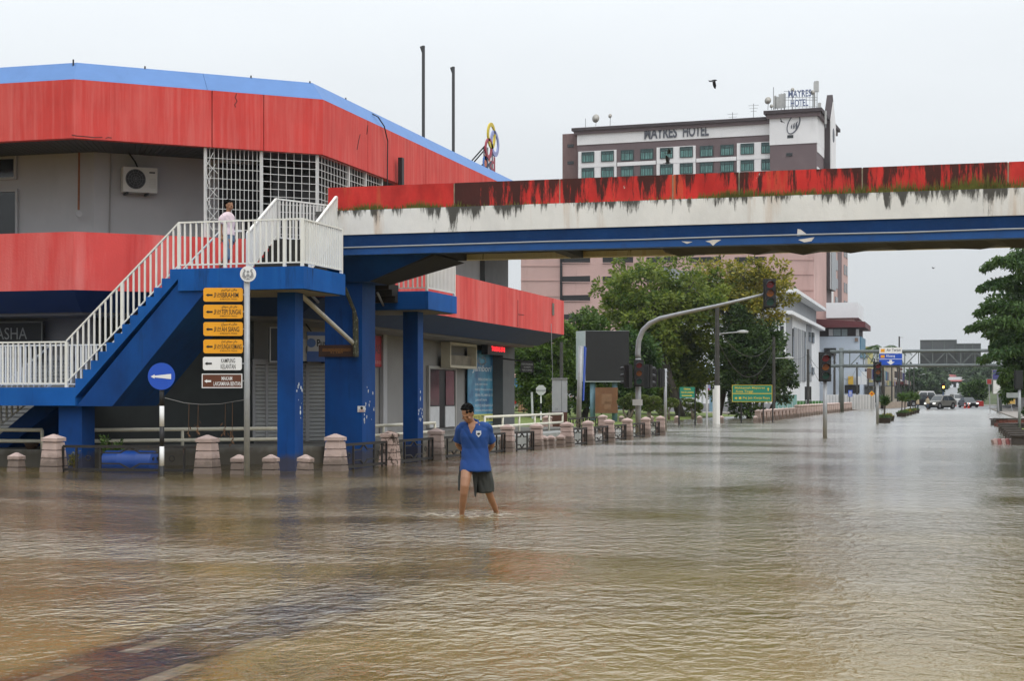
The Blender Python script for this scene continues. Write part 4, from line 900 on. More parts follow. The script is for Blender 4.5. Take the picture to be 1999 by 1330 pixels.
text('TANDAS 07-8', mat('red_led', (.3, .0, .01), .5, 0, emit=(1, .02, .03, 3.0)), th, o + e2 * w * .56 + Z * h * .3, e2, Z, h=h * .42, w=w * .72, bold=.01)
# hanging black sign at the building end
hs = thing('hanging_sign', 'small tilted black sign hanging on a rod at the building end', 'sign', (-16.2, 61.9, 3.0))
a = atX(1016, 727, -15.9); MB().tube([atX(975, 700, -17.1), atX(1040, 707, -15.9)], .03, 6).build('rod', M_black_metal, hs)
ee = (Vector((C, S, -.03))).normalized(); uu = Vector((0, 0, 1)); MB().obox(a, ee, uu, .5, .4, .05).build('board', mat('black_signboard', (.012, .012, .012), .6), hs)
for k, (s_, ww) in enumerate((('PERUNDING', .42), ('ILHAM', .24), ('REKA BINA', .36))): text(s_, M_dull, hs, a + ee * .25 + uu * (.28 - .11 * k), ee, uu, h=.06, w=ww)
# ================================================================== ROOF THINGS
for u, v, l in ((826.5, 89, 'taller thin dark pole on the roof, left of the pair'), (885, 130, 'thin dark pole on the roof, right of the pair')):
    q = atX(u, v, -17.0); o = MB().tube([(q.x, q.y, 9.19), (q.x, q.y, q.z)], .055, 8).tube([(q.x, q.y, q.z - .25), (q.x - .08, q.y, q.z - .02)], .05, 6).build('roof_pole', mat('dark_pole', (.05, .052, .055), .6)); tag(o, l, 'pole')
rs = thing('roof_sign', 'colourful ring-petal sign with letters standing on the roof edge', 'sign', tuple(atX(962, 335, -16.2)))
cols = {'yellow': (.55, .42, .03), 'lilac': (.25, .28, .5), 'redr': (.28, .03, .05), 'blue': (.03, .12, .4), 'orange': (.5, .12, .05), 'dark': (.04, .04, .08)}
SC = 1.0
def ring(c, ry, rz_, tilt, col, t=.025):
    c = Vector(c); P = []
    for k in range(25):
        a = 2 * math.pi * k / 24; y = ry * math.sin(a); z = rz_ * math.cos(a) * (1.0 if math.cos(a) > 0 else 1.25); P.append(c + Vector((0, y * math.cos(tilt) - z * math.sin(tilt), y * math.sin(tilt) + z * math.cos(tilt))))
    m = mat('roof_sign_' + col, cols[col], .5, .05)
    b = MB(); o_ = [p for p in P[:-1]]; i_ = [c + (p - c) * .68 for p in P[:-1]]; n = 24
    for off in (0,):
        V = [p + Vector((t, 0, 0)) for p in o_] + [p + Vector((t, 0, 0)) for p in i_] + [p - Vector((t, 0, 0)) for p in o_] + [p - Vector((t, 0, 0)) for p in i_]
        fs = []
        for k in range(n):
            k2 = (k + 1) % n; fs += [(k, k2, n + k2, n + k), (2 * n + k, 3 * n + k, 3 * n + k2, 2 * n + k2), (k, 2 * n + k, 2 * n + k2, k2), (n + k, n + k2, 3 * n + k2, 3 * n + k)]
        b.add(V, fs)
    b.build('ring_petal', m, rs)
def rq(u, v): return atX(u, v, -16.2)
ring(rq(959, 262), .5, .42, .25, 'yellow'); ring(rq(966, 278), .52, .42, -.30, 'lilac'); ring(rq(953.5, 288), .45, .33, .45, 'redr')
for ch, u, col in (('o', 947.5, 'blue'), ('r', 952, 'orange'), ('k', 956, 'dark'), ('d', 961, 'redr')):
    q = rq(u, 334); text(ch, mat('roof_sign_' + col, cols[col], .5, .05), rs, q, e2, Z, h=.55, w=.75, bold=.03)
for u in (950, 957, 966): q = rq(u, 320); MB().tube([(q.x - .1, q.y, 9.2), (q.x - .1, q.y, q.z + .6)], .03, 6).build('support_post', M_galv, rs)
for u0, v0, u1, v1 in ((948, 283, 921, 315), (949, 289, 926, 318), (945, 318, 938, 325)): 
    p = rq(u0, v0); q = atX(u1, v1, -17.0); MB().tube([p, (q.x - 1, q.y, 9.2)], .025, 6).build('stay', M_black_metal, rs)
# ================================================================== BARREL, PLANTS
bq = atZ(255, 922); bq = Vector((bq.x, 31.7, 0)); bx0, bx1 = atY(207, 900, 31.7).x, atY(303, 900, 31.7).x
bar = thing('plastic_barrel', 'blue plastic barrel lying on its side behind the iron panel', 'barrel', tuple(bq))
M_bar = mat('blue_plastic', (.006, .045, .22), .4, .12, 2); cz = .17; rr = .27
prf = [(0, rr * .9), (.03, rr), (.3, rr), (.33, rr * 1.05), (.36, rr), (.66, rr), (.69, rr * 1.05), (.72, rr), (.97, rr), (1, rr * .9)]
MB().rings([[(bx0 + (bx1 - bx0) * f, 31.7 + r_ * math.cos(2 * math.pi * k / 24), cz + r_ * math.sin(2 * math.pi * k / 24)) for k in range(24)] for f, r_ in prf]).build('drum', M_bar, bar, True)
for dy, dz in ((-.1, .1), (.1, .1)): MB().disc((bx1 + .02, 31.7 + dy, cz + dz), .035, (1, 0, 0), .03, 12).build('bung', M_black_metal, bar)
def leafmat(name, c1, c2, trans=.25):
    if name in MATS: return MATS[name]
    m = bpy.data.materials.new(name); m.use_nodes = True; t = m.node_tree; t.nodes.clear(); L = t.links.new; MATS[name] = m
    g = N(t, 'ShaderNodeNewGeometry'); n = N(t, 'ShaderNodeTexNoise'); n.inputs['Scale'].default_value = .55; n.inputs['Detail'].default_value = 4; L(g.outputs['Position'], n.inputs[0])
    wn = N(t, 'ShaderNodeMath', operation='MULTIPLY_ADD'); L(g.outputs['Random Per Island'], wn.inputs[0]); wn.inputs[1].default_value = .45; wn.inputs[2].default_value = -.22
    ad = N(t, 'ShaderNodeMath', operation='ADD'); L(n.outputs['Fac'], ad.inputs[0]); L(wn.outputs[0], ad.inputs[1])
    mr = N(t, 'ShaderNodeMapRange'); L(ad.outputs[0], mr.inputs[0]); mr.inputs[1].default_value = .25; mr.inputs[2].default_value = .75
    k = N(t, 'ShaderNodeMix', data_type='RGBA'); L(mr.outputs[0], k.inputs[0]); k.inputs[6].default_value = (*c1, 1); k.inputs[7].default_value = (*c2, 1)
    pb = N(t, 'ShaderNodeBsdfPrincipled'); L(k.outputs[2], pb.inputs['Base Color']); pb.inputs['Roughness'].default_value = .5; pb.inputs['Specular IOR Level'].default_value = .3
    tl_ = N(t, 'ShaderNodeBsdfTranslucent'); L(k.outputs[2], tl_.inputs[0]); ms = N(t, 'ShaderNodeMixShader'); ms.inputs[0].default_value = trans
    L(pb.outputs[0], ms.inputs[1]); L(tl_.outputs[0], ms.inputs[2]); o = N(t, 'ShaderNodeOutputMaterial'); L(ms.outputs[0], o.inputs[0]); return m
def leaf(b, p, d, L, w, up=None):
    """one folded leaf: base p, direction d, length L, width w"""
    d = d.normalized(); s = d.cross(Vector((random.gauss(0, 1), random.gauss(0, 1), random.gauss(0, 1))))
    if s.length < 1e-3: s = d.orthogonal()
    s = s.normalized() * (w / 2); b.add([p, p + d * L * .5 + s, p + d * L, p + d * L * .5 - s], [(0, 1, 2, 3)])
def rdir(zb=0.0): 
    v = Vector((random.gauss(0, 1), random.gauss(0, 1), random.gauss(0, 1) + zb)); return v.normalized() if v.length > .01 else Z
def bushplant(p, label, h, r, n, c1=(.03, .075, .015), c2=(.10, .16, .03), L=.13, cat='plant', name='shrub'):
    p = Vector(p); t = thing(name, label, cat, tuple(p)); stm = MB(); lf_ = MB()
    for k in range(max(4, n // 45)):
        a = random.random() * 6.28; tip = p + Vector((math.cos(a) * r * random.uniform(.2, 1), math.sin(a) * r * random.uniform(.2, 1), h * random.uniform(.6, 1))); stm.tube([p, p.lerp(tip, .5) + Z * .05 * h, tip], [.014, .01, .005], 5)
        for j in range(45):
            f = random.uniform(.3, 1); q = p.lerp(tip, f) + rdir() * .06; leaf(lf_, q, rdir(.3), L * random.uniform(.6, 1.2), L * .35)
    stm.build('stem', mat('stem_brown', (.08, .06, .03), .8), t); lf_.build('foliage', leafmat('leaf_' + label.split()[0], c1, c2), t); return t
random.seed(21)
bushplant((bx0 - .05, 31.95, .0), 'bright green leafy shrub growing behind the barrel', .78, .38, 420)
bushplant((bx0 - .75, 31.6, .0), 'yellowish weedy shrub at the left end of the iron panel', .42, .15, 130, (.06, .07, .015), (.2, .17, .03), L=.08)
for u, l in ((62, 'brown hanging flowerpot on the rail by the landing column'), (150, 'brown flowerpot on the rail right of the landing column')):
    q = atY(u, 876, 32.75); o = MB().ell([(q.x, q.y, q.z - .02, .11, .11), (q.x, q.y, q.z + .1, .16, .16), (q.x, q.y, q.z + .13, .17, .17)]).build('flowerpot', mat('brown_pot', (.035, .018, .01), .8), None, True); tag(o, l, 'flowerpot')
# sagging string with dead leaves
sw = thing('hanging_string', 'thin sagging string with dry leaves beside the street-name post', 'string', tuple(dep(400, 790, 33.5)))
pts = [dep(u, v, 33.4) for u, v in ((322, 777), (360, 787), (392, 790), (430, 789), (476, 781))]
MB().tube(pts, .006, 4).build('cord', mat('pale_cord', (.3, .3, .3), .8), sw)
for u, v0, v1 in ((369, 787, 852), (387, 789, 850), (440, 789, 852), (454, 786, 866)):
    dl = MB(); dl.tube([dep(u, v0, 33.4), dep(u - 1, v1, 33.4)], .005, 4)
    for k in range(9): leaf(dl, dep(u - 1 + random.uniform(-4, 4), v1 - random.uniform(0, 30), 33.4), Vector((random.uniform(-1, 1), 0, -1)), .1, .03)
    dl.build('dead_vine', mat('dead_leaf', (.13, .065, .03), .8, .3), sw)
# ================================================================== HOTEL
M_hw = mat('hotel_white', (.70, .69, .69), .8, .06, .3, streak=[((.35, .34, .34), .4, (.5, .5, .12), .58, .8)]); M_hb = mat('hotel_brown', (.135, .098, .102), .8, .08, .3, streak=[((.2, .15, .15), .35, (.3, .3, .3), .55, .8)])
M_hbd = mat('hotel_dark_brown', (.055, .042, .045), .8, .1, .5); M_hp = mat('hotel_pink', (.47, .315, .285), .85, .10, .15, streak=[((.22, .14, .12), .55, (.35, .35, .07), .55, .78)])
M_hg = mat('hotel_glass', (.04, .085, .085), .25, .35, .9); M_hf = mat('hotel_frame', (.03, .05, .05), .5)
rot = R(3.65); hr = Vector((math.cos(rot), -math.sin(rot), 0)); hs = Vector((math.sin(rot), math.cos(rot), 0)); hn = -hs
HC = dep(1594, 775, 262); HC.z = 0
hot = thing('hotel_building', 'tall white, brown and pink hotel rising behind the footbridge', 'building', tuple(HC))
def hf(u, v, off=0.0): return atP(u, v, HC + hs * off, hn)     # point on the front plane, off metres behind it
def hside(u, v): return atP(u, v, HC, hr)
def hx(p): return (p - HC).dot(hr)
def hbox(name, x0, x1, y0, y1, z0, z1, m, par=hot):
    P = [HC + hr * x0 + hs * y0, HC + hr * x1 + hs * y0, HC + hr * x1 + hs * y1, HC + hr * x0 + hs * y1]
    return MB().slab([(p.x, p.y) for p in P], z0, z1).build(name, m, par)
xt = hx(hf(1503, 300)); xm = hx(hf(1127, 300, 1.2)); xl = hx(hf(1098, 300, 3)); zt = hf(1594, 212).z; zm = hf(1503, 229, 1.2).z
ys = (hside(1628, 260) - HC).dot(hs); ysl = (hside(1653, 560) - HC).dot(hs)
hbox('tower_wall', xt, 0, 0, ys, 0, zt - 1.3, M_hb)
hbox('tower_white_band', xt - .05, .12, -.12, ys + .1, hf(1550, 281).z, zt - 1.25, M_hw); 
for k, e_ in ((.25, .45), (.45, .9), (.35, 1.3)): pass
hbox('tower_cornice', xt - .5, .6, -.6, ys + .6, zt - 1.25, zt - .55, M_hb); hbox('tower_cornice', xt - .9, 1.0, -1.0, ys + 1.0, zt - .55, zt, M_hbd)
# side of the tower: white and brown bands
z_ = [hside(1610, v).z for v in (255, 283, 311, 339, 367, 395)]
for k, (a, c) in enumerate(zip(z_, z_[1:])):
    if k % 2: hbox('side_band', 0, .1, .3, ys - .1, c, a, M_hw)
hbox('main_wall', xm, xt, 1.2, 22, 0, zm - 1.2, M_hb); hbox('main_sign_band', xm, xt - .06, 1.05, 1.4, hf(1503, 263, 1.2).z, zm - 1.1, M_hw)
hbox('main_cornice', xm - .5, xt, .7, 22, zm - 1.1, zm - .5, M_hb); hbox('main_cornice', xm - .8, xt, .3, 22.4, zm - .5, zm, M_hbd)
hbox('stair_tower', xl, xm, 3, 22, 0, hf(1110, 261, 3).z, mat('hotel_stair_brown', (.15, .09, .085), .8, .15, .3, streak=[((.3, .2, .18), .4, (.5, .5, .08), .55, .75)]))
for v in (285, 318): 
    o, a, w, h = board('vent_window', lambda u, v: hf(u, v, 3), 1108, v - 3, 1120, v + 3, M_glass, hot, hr, hn, .1)
# windows in alternating white and brown bays
FH = 33.2 * 262 / F
wz0 = hf(1250, 311, 1.2).z; ww, wh = 2.05, 1.62
gp = MB().box((0, -.04, 0), (ww, 0, wh)).mesh('window', M_hg)
fr_ = MB()
for x0, z0, x1, z1 in ((-.12, -.12, ww + .12, 0), (-.12, wh, ww + .12, wh + .12), (-.12, 0, 0, wh), (ww, 0, ww + .12, wh), (ww * .3 - .04, 0, ww * .3 + .04, wh), (ww * .7 - .04, 0, ww * .7 + .04, wh), (0, wh * .72, ww, wh * .72 + .07)): fr_.box((x0, -.12, z0), (x1, -.02, z1))
fm = fr_.mesh('frame', M_hf)
cu_ = MB()
for k in range(7): cu_.box((.05 + k * .29, -.052, .02), (.05 + k * .29 + .15, -.042, wh * .7))
cme = cu_.mesh('curtain', mat('hotel_curtain', (.12, .26, .24), .7, .4, 1))
bays = [1137.5, 1175.5, 1213.5, 1251.8, 1290.5, 1329, 1368, 1408, 1447.5, 1488]
RM = Matrix.Rotation(-rot, 4, 'Z')
for r_ in range(12):
    z = wz0 - r_ * FH
    for i, u in enumerate(bays):
        x = hx(hf(u, 311, 1.2)); 
        if i % 2 == 0:
            wht = (i // 2) % 2 == 0; x2_ = hx(hf(bays[i + 1], 311, 1.2)) + ww
            x0_, x1_ = x - .75, min(x2_ + .55, xt - .1)
            if wht: hbox('white_bay', x0_, x1_, 1.02, 1.25, z - 1.05, z + wh + .25, M_hw)
            else:
                hbox('white_spandrel', x0_, x1_, 1.05, 1.25, z - 1.0, z - .35, M_hw)
        if z < 20 and r_ > 3: continue
        p = HC + hr * x + hs * (1.0 if (i // 2) % 2 == 0 else 1.16); M = Matrix.Translation((p.x, p.y, z)) @ RM
        o = inst('window', gp, hot, M); inst('frame', fm, o); inst('curtain', cme, o)
# hotel lettering and emblem
M_let = mat('hotel_letter', (.085, .09, .11), .5, .1)
a = hf(1258, 272, 1.0); b2 = hf(1384, 266, 1.0)
for ch, f in (('MAYRES', .0), ('HOTEL', .60)):
    p = a + hr * ((b2 - a).dot(hr) * f); text(ch, M_let, hot, p + hn * .08, hr, Z, h=(272 - 248) * 262 / F * .98, w=(b2 - a).dot(hr) * (.51 if f == 0 else .40), align='L', bold=.03, name='facade_lettering')
ec = hf(1549, 242, -.2); el = MB(); n_ = 36; to_, ti_ = [], []
for k in range(n_):
    t_ = 2 * math.pi * k / n_
    for (lst, A_, B_, dx) in ((to_, 1.75, .98, 0), (ti_, 1.58, .80, -.03)):
        x, y = B_ * math.cos(t_), A_ * math.sin(t_); th_ = -.42; lst.append((x * math.cos(th_) - y * math.sin(th_) + dx, x * math.sin(th_) + y * math.cos(th_)))
V = [ec + hr * x + Z * y for x, y in to_] + [ec + hr * x + Z * y for x, y in ti_]; V += [p + hs * .1 for p in V]
el.add(V, [f for k in range(n_) for f in ((k, (k + 1) % n_, n_ + (k + 1) % n_, n_ + k), (k, 2 * n_ + k, 2 * n_ + (k + 1) % n_, (k + 1) % n_), (n_ + k, n_ + (k + 1) % n_, 3 * n_ + (k + 1) % n_, 3 * n_ + k))])
eo = el.build('emblem_ring', M_let, hot)
for k, (dx, s_) in enumerate(((-.42, .62), (-.05, .85), (.32, 1.15))):
    P = [(0, -.95), (.22, -.8), (.30, -.35), (.22, .1), (.38, .5), (.10, .25), (-.02, -.2), (.02, -.6)]
    pts = [ec + hr * (dx + x * s_) + Z * (-.25 + y * s_ * .8 + .12 * k) for x, y in P]; MB().hexa([p + hs * .1 for p in pts], pts).build('emblem_flame', M_let, eo)
for u, v in ((1543, 267), (1541, 302)): board('vent_window', hf, u - 6, v - 3, u + 6, v + 3, M_glass, hot, hr, hn, .15)
# fin with pointed top on the tower side
fy0 = (hside(1608, 300) - HC).dot(hs); fy1 = (hside(1620, 300) - HC).dot(hs); fz = hside(1613, 184).z
fn_ = MB()
P = [(fy0, 20), (fy1, 20), (fy1, fz - 4.5), ((fy0 + fy1) / 2, fz), (fy0, fz - 4.5)]
pts = [HC + hs * y + Z * z for y, z in P]; fn_.hexa([p + hr * .02 for p in pts], [p + hr * 1.0 for p in pts]); fo = fn_.build('pointed_fin', M_hbd, hot)
P = [(fy0 + .5, 20), (fy1 - .5, 20), (fy1 - .5, fz - 5), ((fy0 + fy1) / 2, fz - 1.2), (fy0 + .5, fz - 5)]
pts = [HC + hs * y + Z * z + hr * 1.01 for y, z in P]; MB().hexa(pts, [p + hr * .1 for p in pts]).build('fin_panel', M_hw, fo)
pts = [HC + hs * y + Z * z + hr * 1.15 for y, z in ((fy0 + .9, 20), (fy1 - .9, 20), (fy1 - .9, fz - 15), (fy0 + .9, fz - 15))]; MB().hexa(pts, [p + hr * .05 for p in pts]).build('fin_glass', M_glass, fo)
MB().disc(HC + hs * (fy0 + fy1) / 2 + Z * (fz - 7) + hr * 1.2, 1.2, hr, .1, 20, .8).build('fin_emblem', M_let, fo)
# lower wing to the right, podium car park
zl = 30.0
hbox('wing_wall', -3, -.02, ys - 2, ysl, 0, zl, M_hb)
for u0, u1, m_ in ((1600, 1621, M_hb), (1621, 1625, M_hw), (1625, 1633, M_hp), (1633.5, 1641, M_hb), (1641.5, 1653, M_hp)):
    y0_, y1_ = (hside(u0, 560) - HC).dot(hs), (hside(u1, 560) - HC).dot(hs); hbox('wing_panel', 0, .2, y0_, y1_ - .1, 8, zl, m_)
for r_ in range(6):
    for u in (1627.5, 1630, 1645, 1649):
        y0_ = (hside(u, 560) - HC).dot(hs); hbox('wing_window', .2, .3, y0_, y0_ + 1.7, 11 + r_ * 3.3, 12.8 + r_ * 3.3, M_glass)
pod = thing('car_park_podium', 'weathered pink multi-storey car park below the hotel', 'building', tuple(HC + hr * -30))
ff = lambda u, v: hf(u, v, -6)
px0, px1 = hx(ff(1017, 550)), hx(ff(1589, 560)); 
hbox('wall', px0, px1, -6, 8, 0, 26.5, M_hp, pod)
floors = [ff(1130, v).z for v in (700, 663, 626, 589, 552, 515)]
for v0_ in (471, 508.5, 546, 583, 620, 657):
    for u0, u1 in ((1098, 1152), (1176.5, 1236), (1262, 1322), (1348, 1408), (1434, 1494)):
        z1_, z0_ = ff(u0, v0_ - 1).z + 3.0 - 2.9, 0
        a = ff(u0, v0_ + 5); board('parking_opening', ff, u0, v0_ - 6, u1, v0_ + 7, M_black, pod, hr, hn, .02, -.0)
        q0, q1 = ff(u0, v0_ + 5), ff(u1, v0_ + 5); MB().bar(q0 + hn * .15, q1 + hn * .15, .12).build('guard_rail', M_hp, pod)
for v0_ in (519.0, 547.5, 578, 606, 636): 
    q0, q1 = ff(1017, v0_), ff(1094, v0_); MB().bar(q0 + hn * .05, q1 + hn * .05, .15).build('string_course', M_hp, pod)
    q0, q1 = ff(1535, v0_ - 12), ff(1588, v0_ - 12); MB().bar(q0 + hn * .05, q1 + hn * .05, .15).build('string_course', M_hp, pod)
board('dark_pier', ff, 1094, 480, 1098, 660, M_black, pod, hr, hn, .25)
# roof: letters, dishes, masts
RT = zt
def mast(u, v0, v1, label, r_=.06, off=2.0, name='roof_mast', cat='mast', cross=False):
    q = hf(u, v0, off); z1 = hf(u, v1, off).z; b = MB().tube([(q.x, q.y, q.z), (q.x, q.y, z1)], r_, 6)
    if cross:
        for k in range(3): b.bar(Vector((q.x, q.y, z1 - .3 - .5 * k)) - hr * (.9 - .2 * k), Vector((q.x, q.y, z1 - .3 - .5 * k)) + hr * (.9 - .2 * k), .05)
    o = b.build(name, M_galv); tag(o, label, cat, 'masts on the hotel roof'); return o
for u, v0, v1, l, cr_ in ((1143, 249, 231, 'thin mast at the far left of the hotel roof', 0), (1430, 233, 219, 'yagi aerial on the hotel roof, lower of two', 1), (1471, 231, 202, 'tall yagi aerial on the hotel roof near the tower', 1)): mast(u, v0, v1, l, cross=bool(cr_))
for u, v, vr, r_, l in ((1163, 231, 246, .75, 'white round dish at the left of the hotel roof'), (1191, 226, 246, .38, 'small floodlight-like dish beside the white dish'), (1499, 196, 214, .62, 'large beige dish at the tower corner of the hotel'), (1506, 207, 214, .32, 'small beige dish under the large tower dish'), (1547, 175, 214, .35, 'small round dish behind the hotel roof letters'), (1586, 180, 214, .4, 'grey dish at the right end of the hotel roof letters')):
    c = hf(u, v, .8); t = thing('satellite_dish', l, 'dish', (c.x, c.y, hf(u, vr, .8).z), 0, 'dishes on the hotel roof')
    rg = []
    nv = (hn + hr * -.3).normalized(); a_ = nv.cross(Z).normalized(); b_ = a_.cross(nv)
    for k, (f, dpt) in enumerate(((1, 0), (.95, .05), (.6, .22), (.05, .3))): rg.append([c - nv * dpt * r_ + (a_ * math.cos(x * .5236) + b_ * math.sin(x * .5236)) * r_ * f for x in range(12)])
    MB().rings(rg).build('reflector', mat('dish_grey', (.42, .40, .36), .6), t, True); MB().tube([(c.x, c.y, t.location.z), c - nv * .3 * r_], .06, 6).build('mount', M_galv, t)
sg = thing('roof_letters', 'steel-framed letter sign standing on top of the hotel tower', 'sign', tuple(hf(1560, 212, 1)))
lm = mat('roof_letter_blue', (.10, .13, .24), .5, .1)
for s_, u0, u1, v0, v1 in (('MAYRES', 1539, 1584, 190.5, 176.5), ('HOTEL', 1543.5, 1578, 208.5, 194.5)):
    p = hf(u0, v0, .6); text(s_, lm, sg, p, hr, Z, h=(v0 - v1) * 262 / F, w=(u1 - u0) * 262 / F, align='L', bold=.02)
for v in (178, 190, 195, 208): q0, q1 = hf(1530, v, .8), hf(1596, v, .8); MB().bar(q0, q1, .07).build('frame_rail', M_galv, sg)
for u in range(1532, 1596, 7): q0, q1 = hf(u, 214, .85), hf(u, 176 if u > 1536 else 182, .85); MB().bar(q0, q1, .06).build('frame_post', M_galv, sg)
for k, (u, v0, v1, w_) in enumerate(((1513, 214, 186, .5), (1518, 214, 188, .7), (1525, 214, 182, .8), (1531, 214, 181, .5), (1590, 214, 158, .25), (1595, 182, 157, .6), (1600, 214, 200, .5), (1612, 245, 215, .3), (1510, 214, 170, .15))):
    q = hf(u, v0, 1.5); z1 = hf(u, v1, 1.5).z
    t = thing('antenna_panel', ['narrow grey antenna left of the hotel letters', 'grey antenna panel third from the tower edge', 'wide pale antenna panel left of the hotel letters', 'slim antenna panel touching the hotel letters', 'tall antenna mast right of the hotel letters', 'pale upright antenna box on the tall mast', 'low antenna cluster at the right tower edge', 'antenna on the lower right part of the tower', 'thin light mast left of the hotel letters'][k], 'antenna', (q.x, q.y, q.z), 0, 'antennas on the hotel tower')
    MB().tube([(q.x, q.y, hf(u, 214, 1.5).z - (3 if u > 1605 else 0)), (q.x, q.y, z1)], .07, 6).build('mast', M_galv, t)
    if w_ > .2: MB().obox(Vector((q.x, q.y, z1 - (z1 - q.z) * .9)) - hr * w_ / 2 + hn * .2, hr, Z, w_, (z1 - q.z) * .85, .25).build('panel', mat('antenna_grey', (.45, .45, .44), .6), t)
# ================================================================== WHITE OFFICE BUILDING
M_ow = mat('office_white', (.68, .69, .70), .7, .05, .3); M_og = mat('office_grey', (.25, .26, .275), .7, .08, .3)
ow = thing('office_building', 'modern white and grey office block with tall slit windows', 'building', (-27, 210, 0))
OX = -20.2; f0 = atX(1534, 700, OX); OY = f0.y; OY1 = atX(1600, 700, OX).y
ztop = atX(1534, 614, OX).z
OW = atY(1330, 700, OY).x
MB().box((OW, OY, .2), (OX, OY1, ztop)).build('wall', M_ow, ow); MB().box((OW - 1, OY - .8, ztop), (OX + .8, OY1 + .4, ztop + .45)).build('roof_edge', M_ow, ow)
MB().box((OW, OY + 5, ztop + .45), (OX - .5, OY1, ztop + 3.0)).build('upper_wall', M_og, ow); MB().box((OW - .6, OY + 4, ztop + 3.0), (OX + .9, OY1 + .6, ztop + 3.45)).build('upper_roof', M_ow, ow)
MB().hexa([(-36, OY + 3, ztop + 3.5), (-25.3, OY + 3, ztop + 3.46), (-25.3, OY1, ztop + 3.46), (-36, OY1, ztop + 3.5)], [(-36, OY + 3, ztop + 6.5), (-25.2, OY + 3, ztop + 3.9), (-25.2, OY1, ztop + 3.9), (-36, OY1, ztop + 6.5)]).build('sloped_roof', M_og, ow)
def oside(name, u0, u1, v0, v1, m, t=.1):
    a = atX(u0, v1, OX); q = atX(u1, v1, OX); z1 = atX((u0 + u1) / 2, v0, OX).z; z0 = atX((u0 + u1) / 2, v1, OX).z
    return MB().box((OX, a.y, z0), (OX + t, q.y, z1)).build(name, m, ow)
for u0, u1, v0, v1 in ((1534.5, 1545, 617, 740), (1549, 1555, 640, 745), (1557, 1563, 643, 745), (1565, 1571, 646, 745), (1574, 1583, 630, 745)): oside('grey_panel', u0, u1, v0, v1, M_og)
for u0, u1, v0, v1 in ((1546, 1547.6, 642, 745), (1569.4, 1571, 648, 745), (1577, 1581, 649, 667), (1584, 1588, 650, 670), (1577, 1581, 712, 728), (1584, 1588, 718, 732)): oside('window', u0, u1, v0, v1, M_glass, .16)
ofr = lambda u, v: atY(u, v, OY)
for u0, u1, v0, v1 in ((1516, 1519, 634, 700), (1523, 1530, 637, 697), (1480, 1486, 634, 700), (1455, 1461, 634, 700)): board('window', ofr, u0, v0, u1, v1, M_glass, ow, ex, n0, .06)
MB().box((-40, OY - 14, .2), (-22.5, OY - 8, 4.2)).build('front_annexe', M_ow, ow); MB().hexa([(-40, OY - 15, 4.2), (-22, OY - 15, 4.2), (-22, OY - 7, 4.2), (-40, OY - 7, 4.2)], [(-40, OY - 11.2, 5.4), (-22, OY - 11.2, 5.4), (-22, OY - 11, 5.4), (-40, OY - 11, 5.4)]).build('annexe_roof', mat('pale_blue_roof', (.40, .47, .55), .6, .1, 1), ow)
# ================================================================== STAINED PALE BUILDING WITH MAROON CANOPY
M_sb = mat('stained_pale_blue', (.46, .52, .60), .85, .08, .3, streak=[((.07, .07, .08), .85, (.55, .55, .10), .58, .70), ((.3, .32, .36), .5, (.25, .25, .2), .5, .7, (3, 1, 1))])
M_mar = mat('maroon_fascia', (.10, .018, .022), .6, .15, .4)
pb = thing('stained_building', 'pale blue mould-stained building with maroon canopy beside the gantry', 'building', (-17, 245, 0))
PY = OY1 + 3.0; fy = lambda u, v: atY(u, v, PY); a = fy(1590, 795); q = fy(1678, 795)
xr = q.x; zt_ = fy(1640, 657).z; yb = atX(1688, 700, xr).y
MB().box((a.x - 6, PY, .1), (xr, yb, zt_)).build('wall', M_sb, pb); MB().box((xr, PY + .5, zt_ - 3.2), (xr + .15, yb, zt_)).build('side_sign', mat('teal_sign', (.06, .18, .27), .5, .2), pb)
z2 = fy(1640, 640).z; z3 = fy(1640, 625).z
MB().box((a.x - 6, PY + .8, zt_), (xr - .3, yb, z2)).build('recessed_storey', M_hbd, pb)
for u0, u1, m_ in ((1618, 1626, M_ow), (1627, 1641, mat('pale_glazing', (.3, .36, .38), .3)), (1643, 1654, mat('pale_glazing', (.3, .36, .38), .3)), (1671, 1677, M_ow)): board('glazed_panel', lambda u, v: atY(u, v, PY + .8), u0, 643, u1, 656, m_, pb, ex, n0, .15)
MB().hexa([(a.x - 6, PY - 1, z2), (xr + .9, PY - 1, z2 + .0), (xr + .9, yb + 1, z2), (a.x - 6, yb + 1, z2)], [(a.x - 6, PY - 1, z3 + .6), (xr + .9, PY - 1, z3 - .35), (xr + .9, yb + 1, z3 - .35), (a.x - 6, yb + 1, z3 + .6)]).build('maroon_canopy', M_mar, pb)
MB().box((a.x - 6, PY + 4, z3), (xr - 1.2, yb + 4, z3 + 2.2)).build('upper_block', M_hp, pb); MB().box((a.x + 1.5, PY + 3.5, z3 + .5), (xr - .4, yb + 4, z3 + 2.9)).build('white_parapet', M_ow, pb)
board('air_grille', fy, 1609, 680, 1632, 695, M_black, pb, ex, n0, .3); board('shop_opening', fy, 1649, 752, 1678, 768, M_black, pb, ex, n0, .1); board('small_vent', fy, 1669, 660, 1675, 667, mat('rust_vent', (.2, .15, .12), .8), pb, ex, n0, .2)
for u in (1656, 1671, 1682): board('notice_panel', fy, u, 735 if u < 1680 else 726, u + 10, 751, M_ow if u > 1660 else mat('sign_amber', (.55, .35, .05), .6), pb, ex, n0, .4)
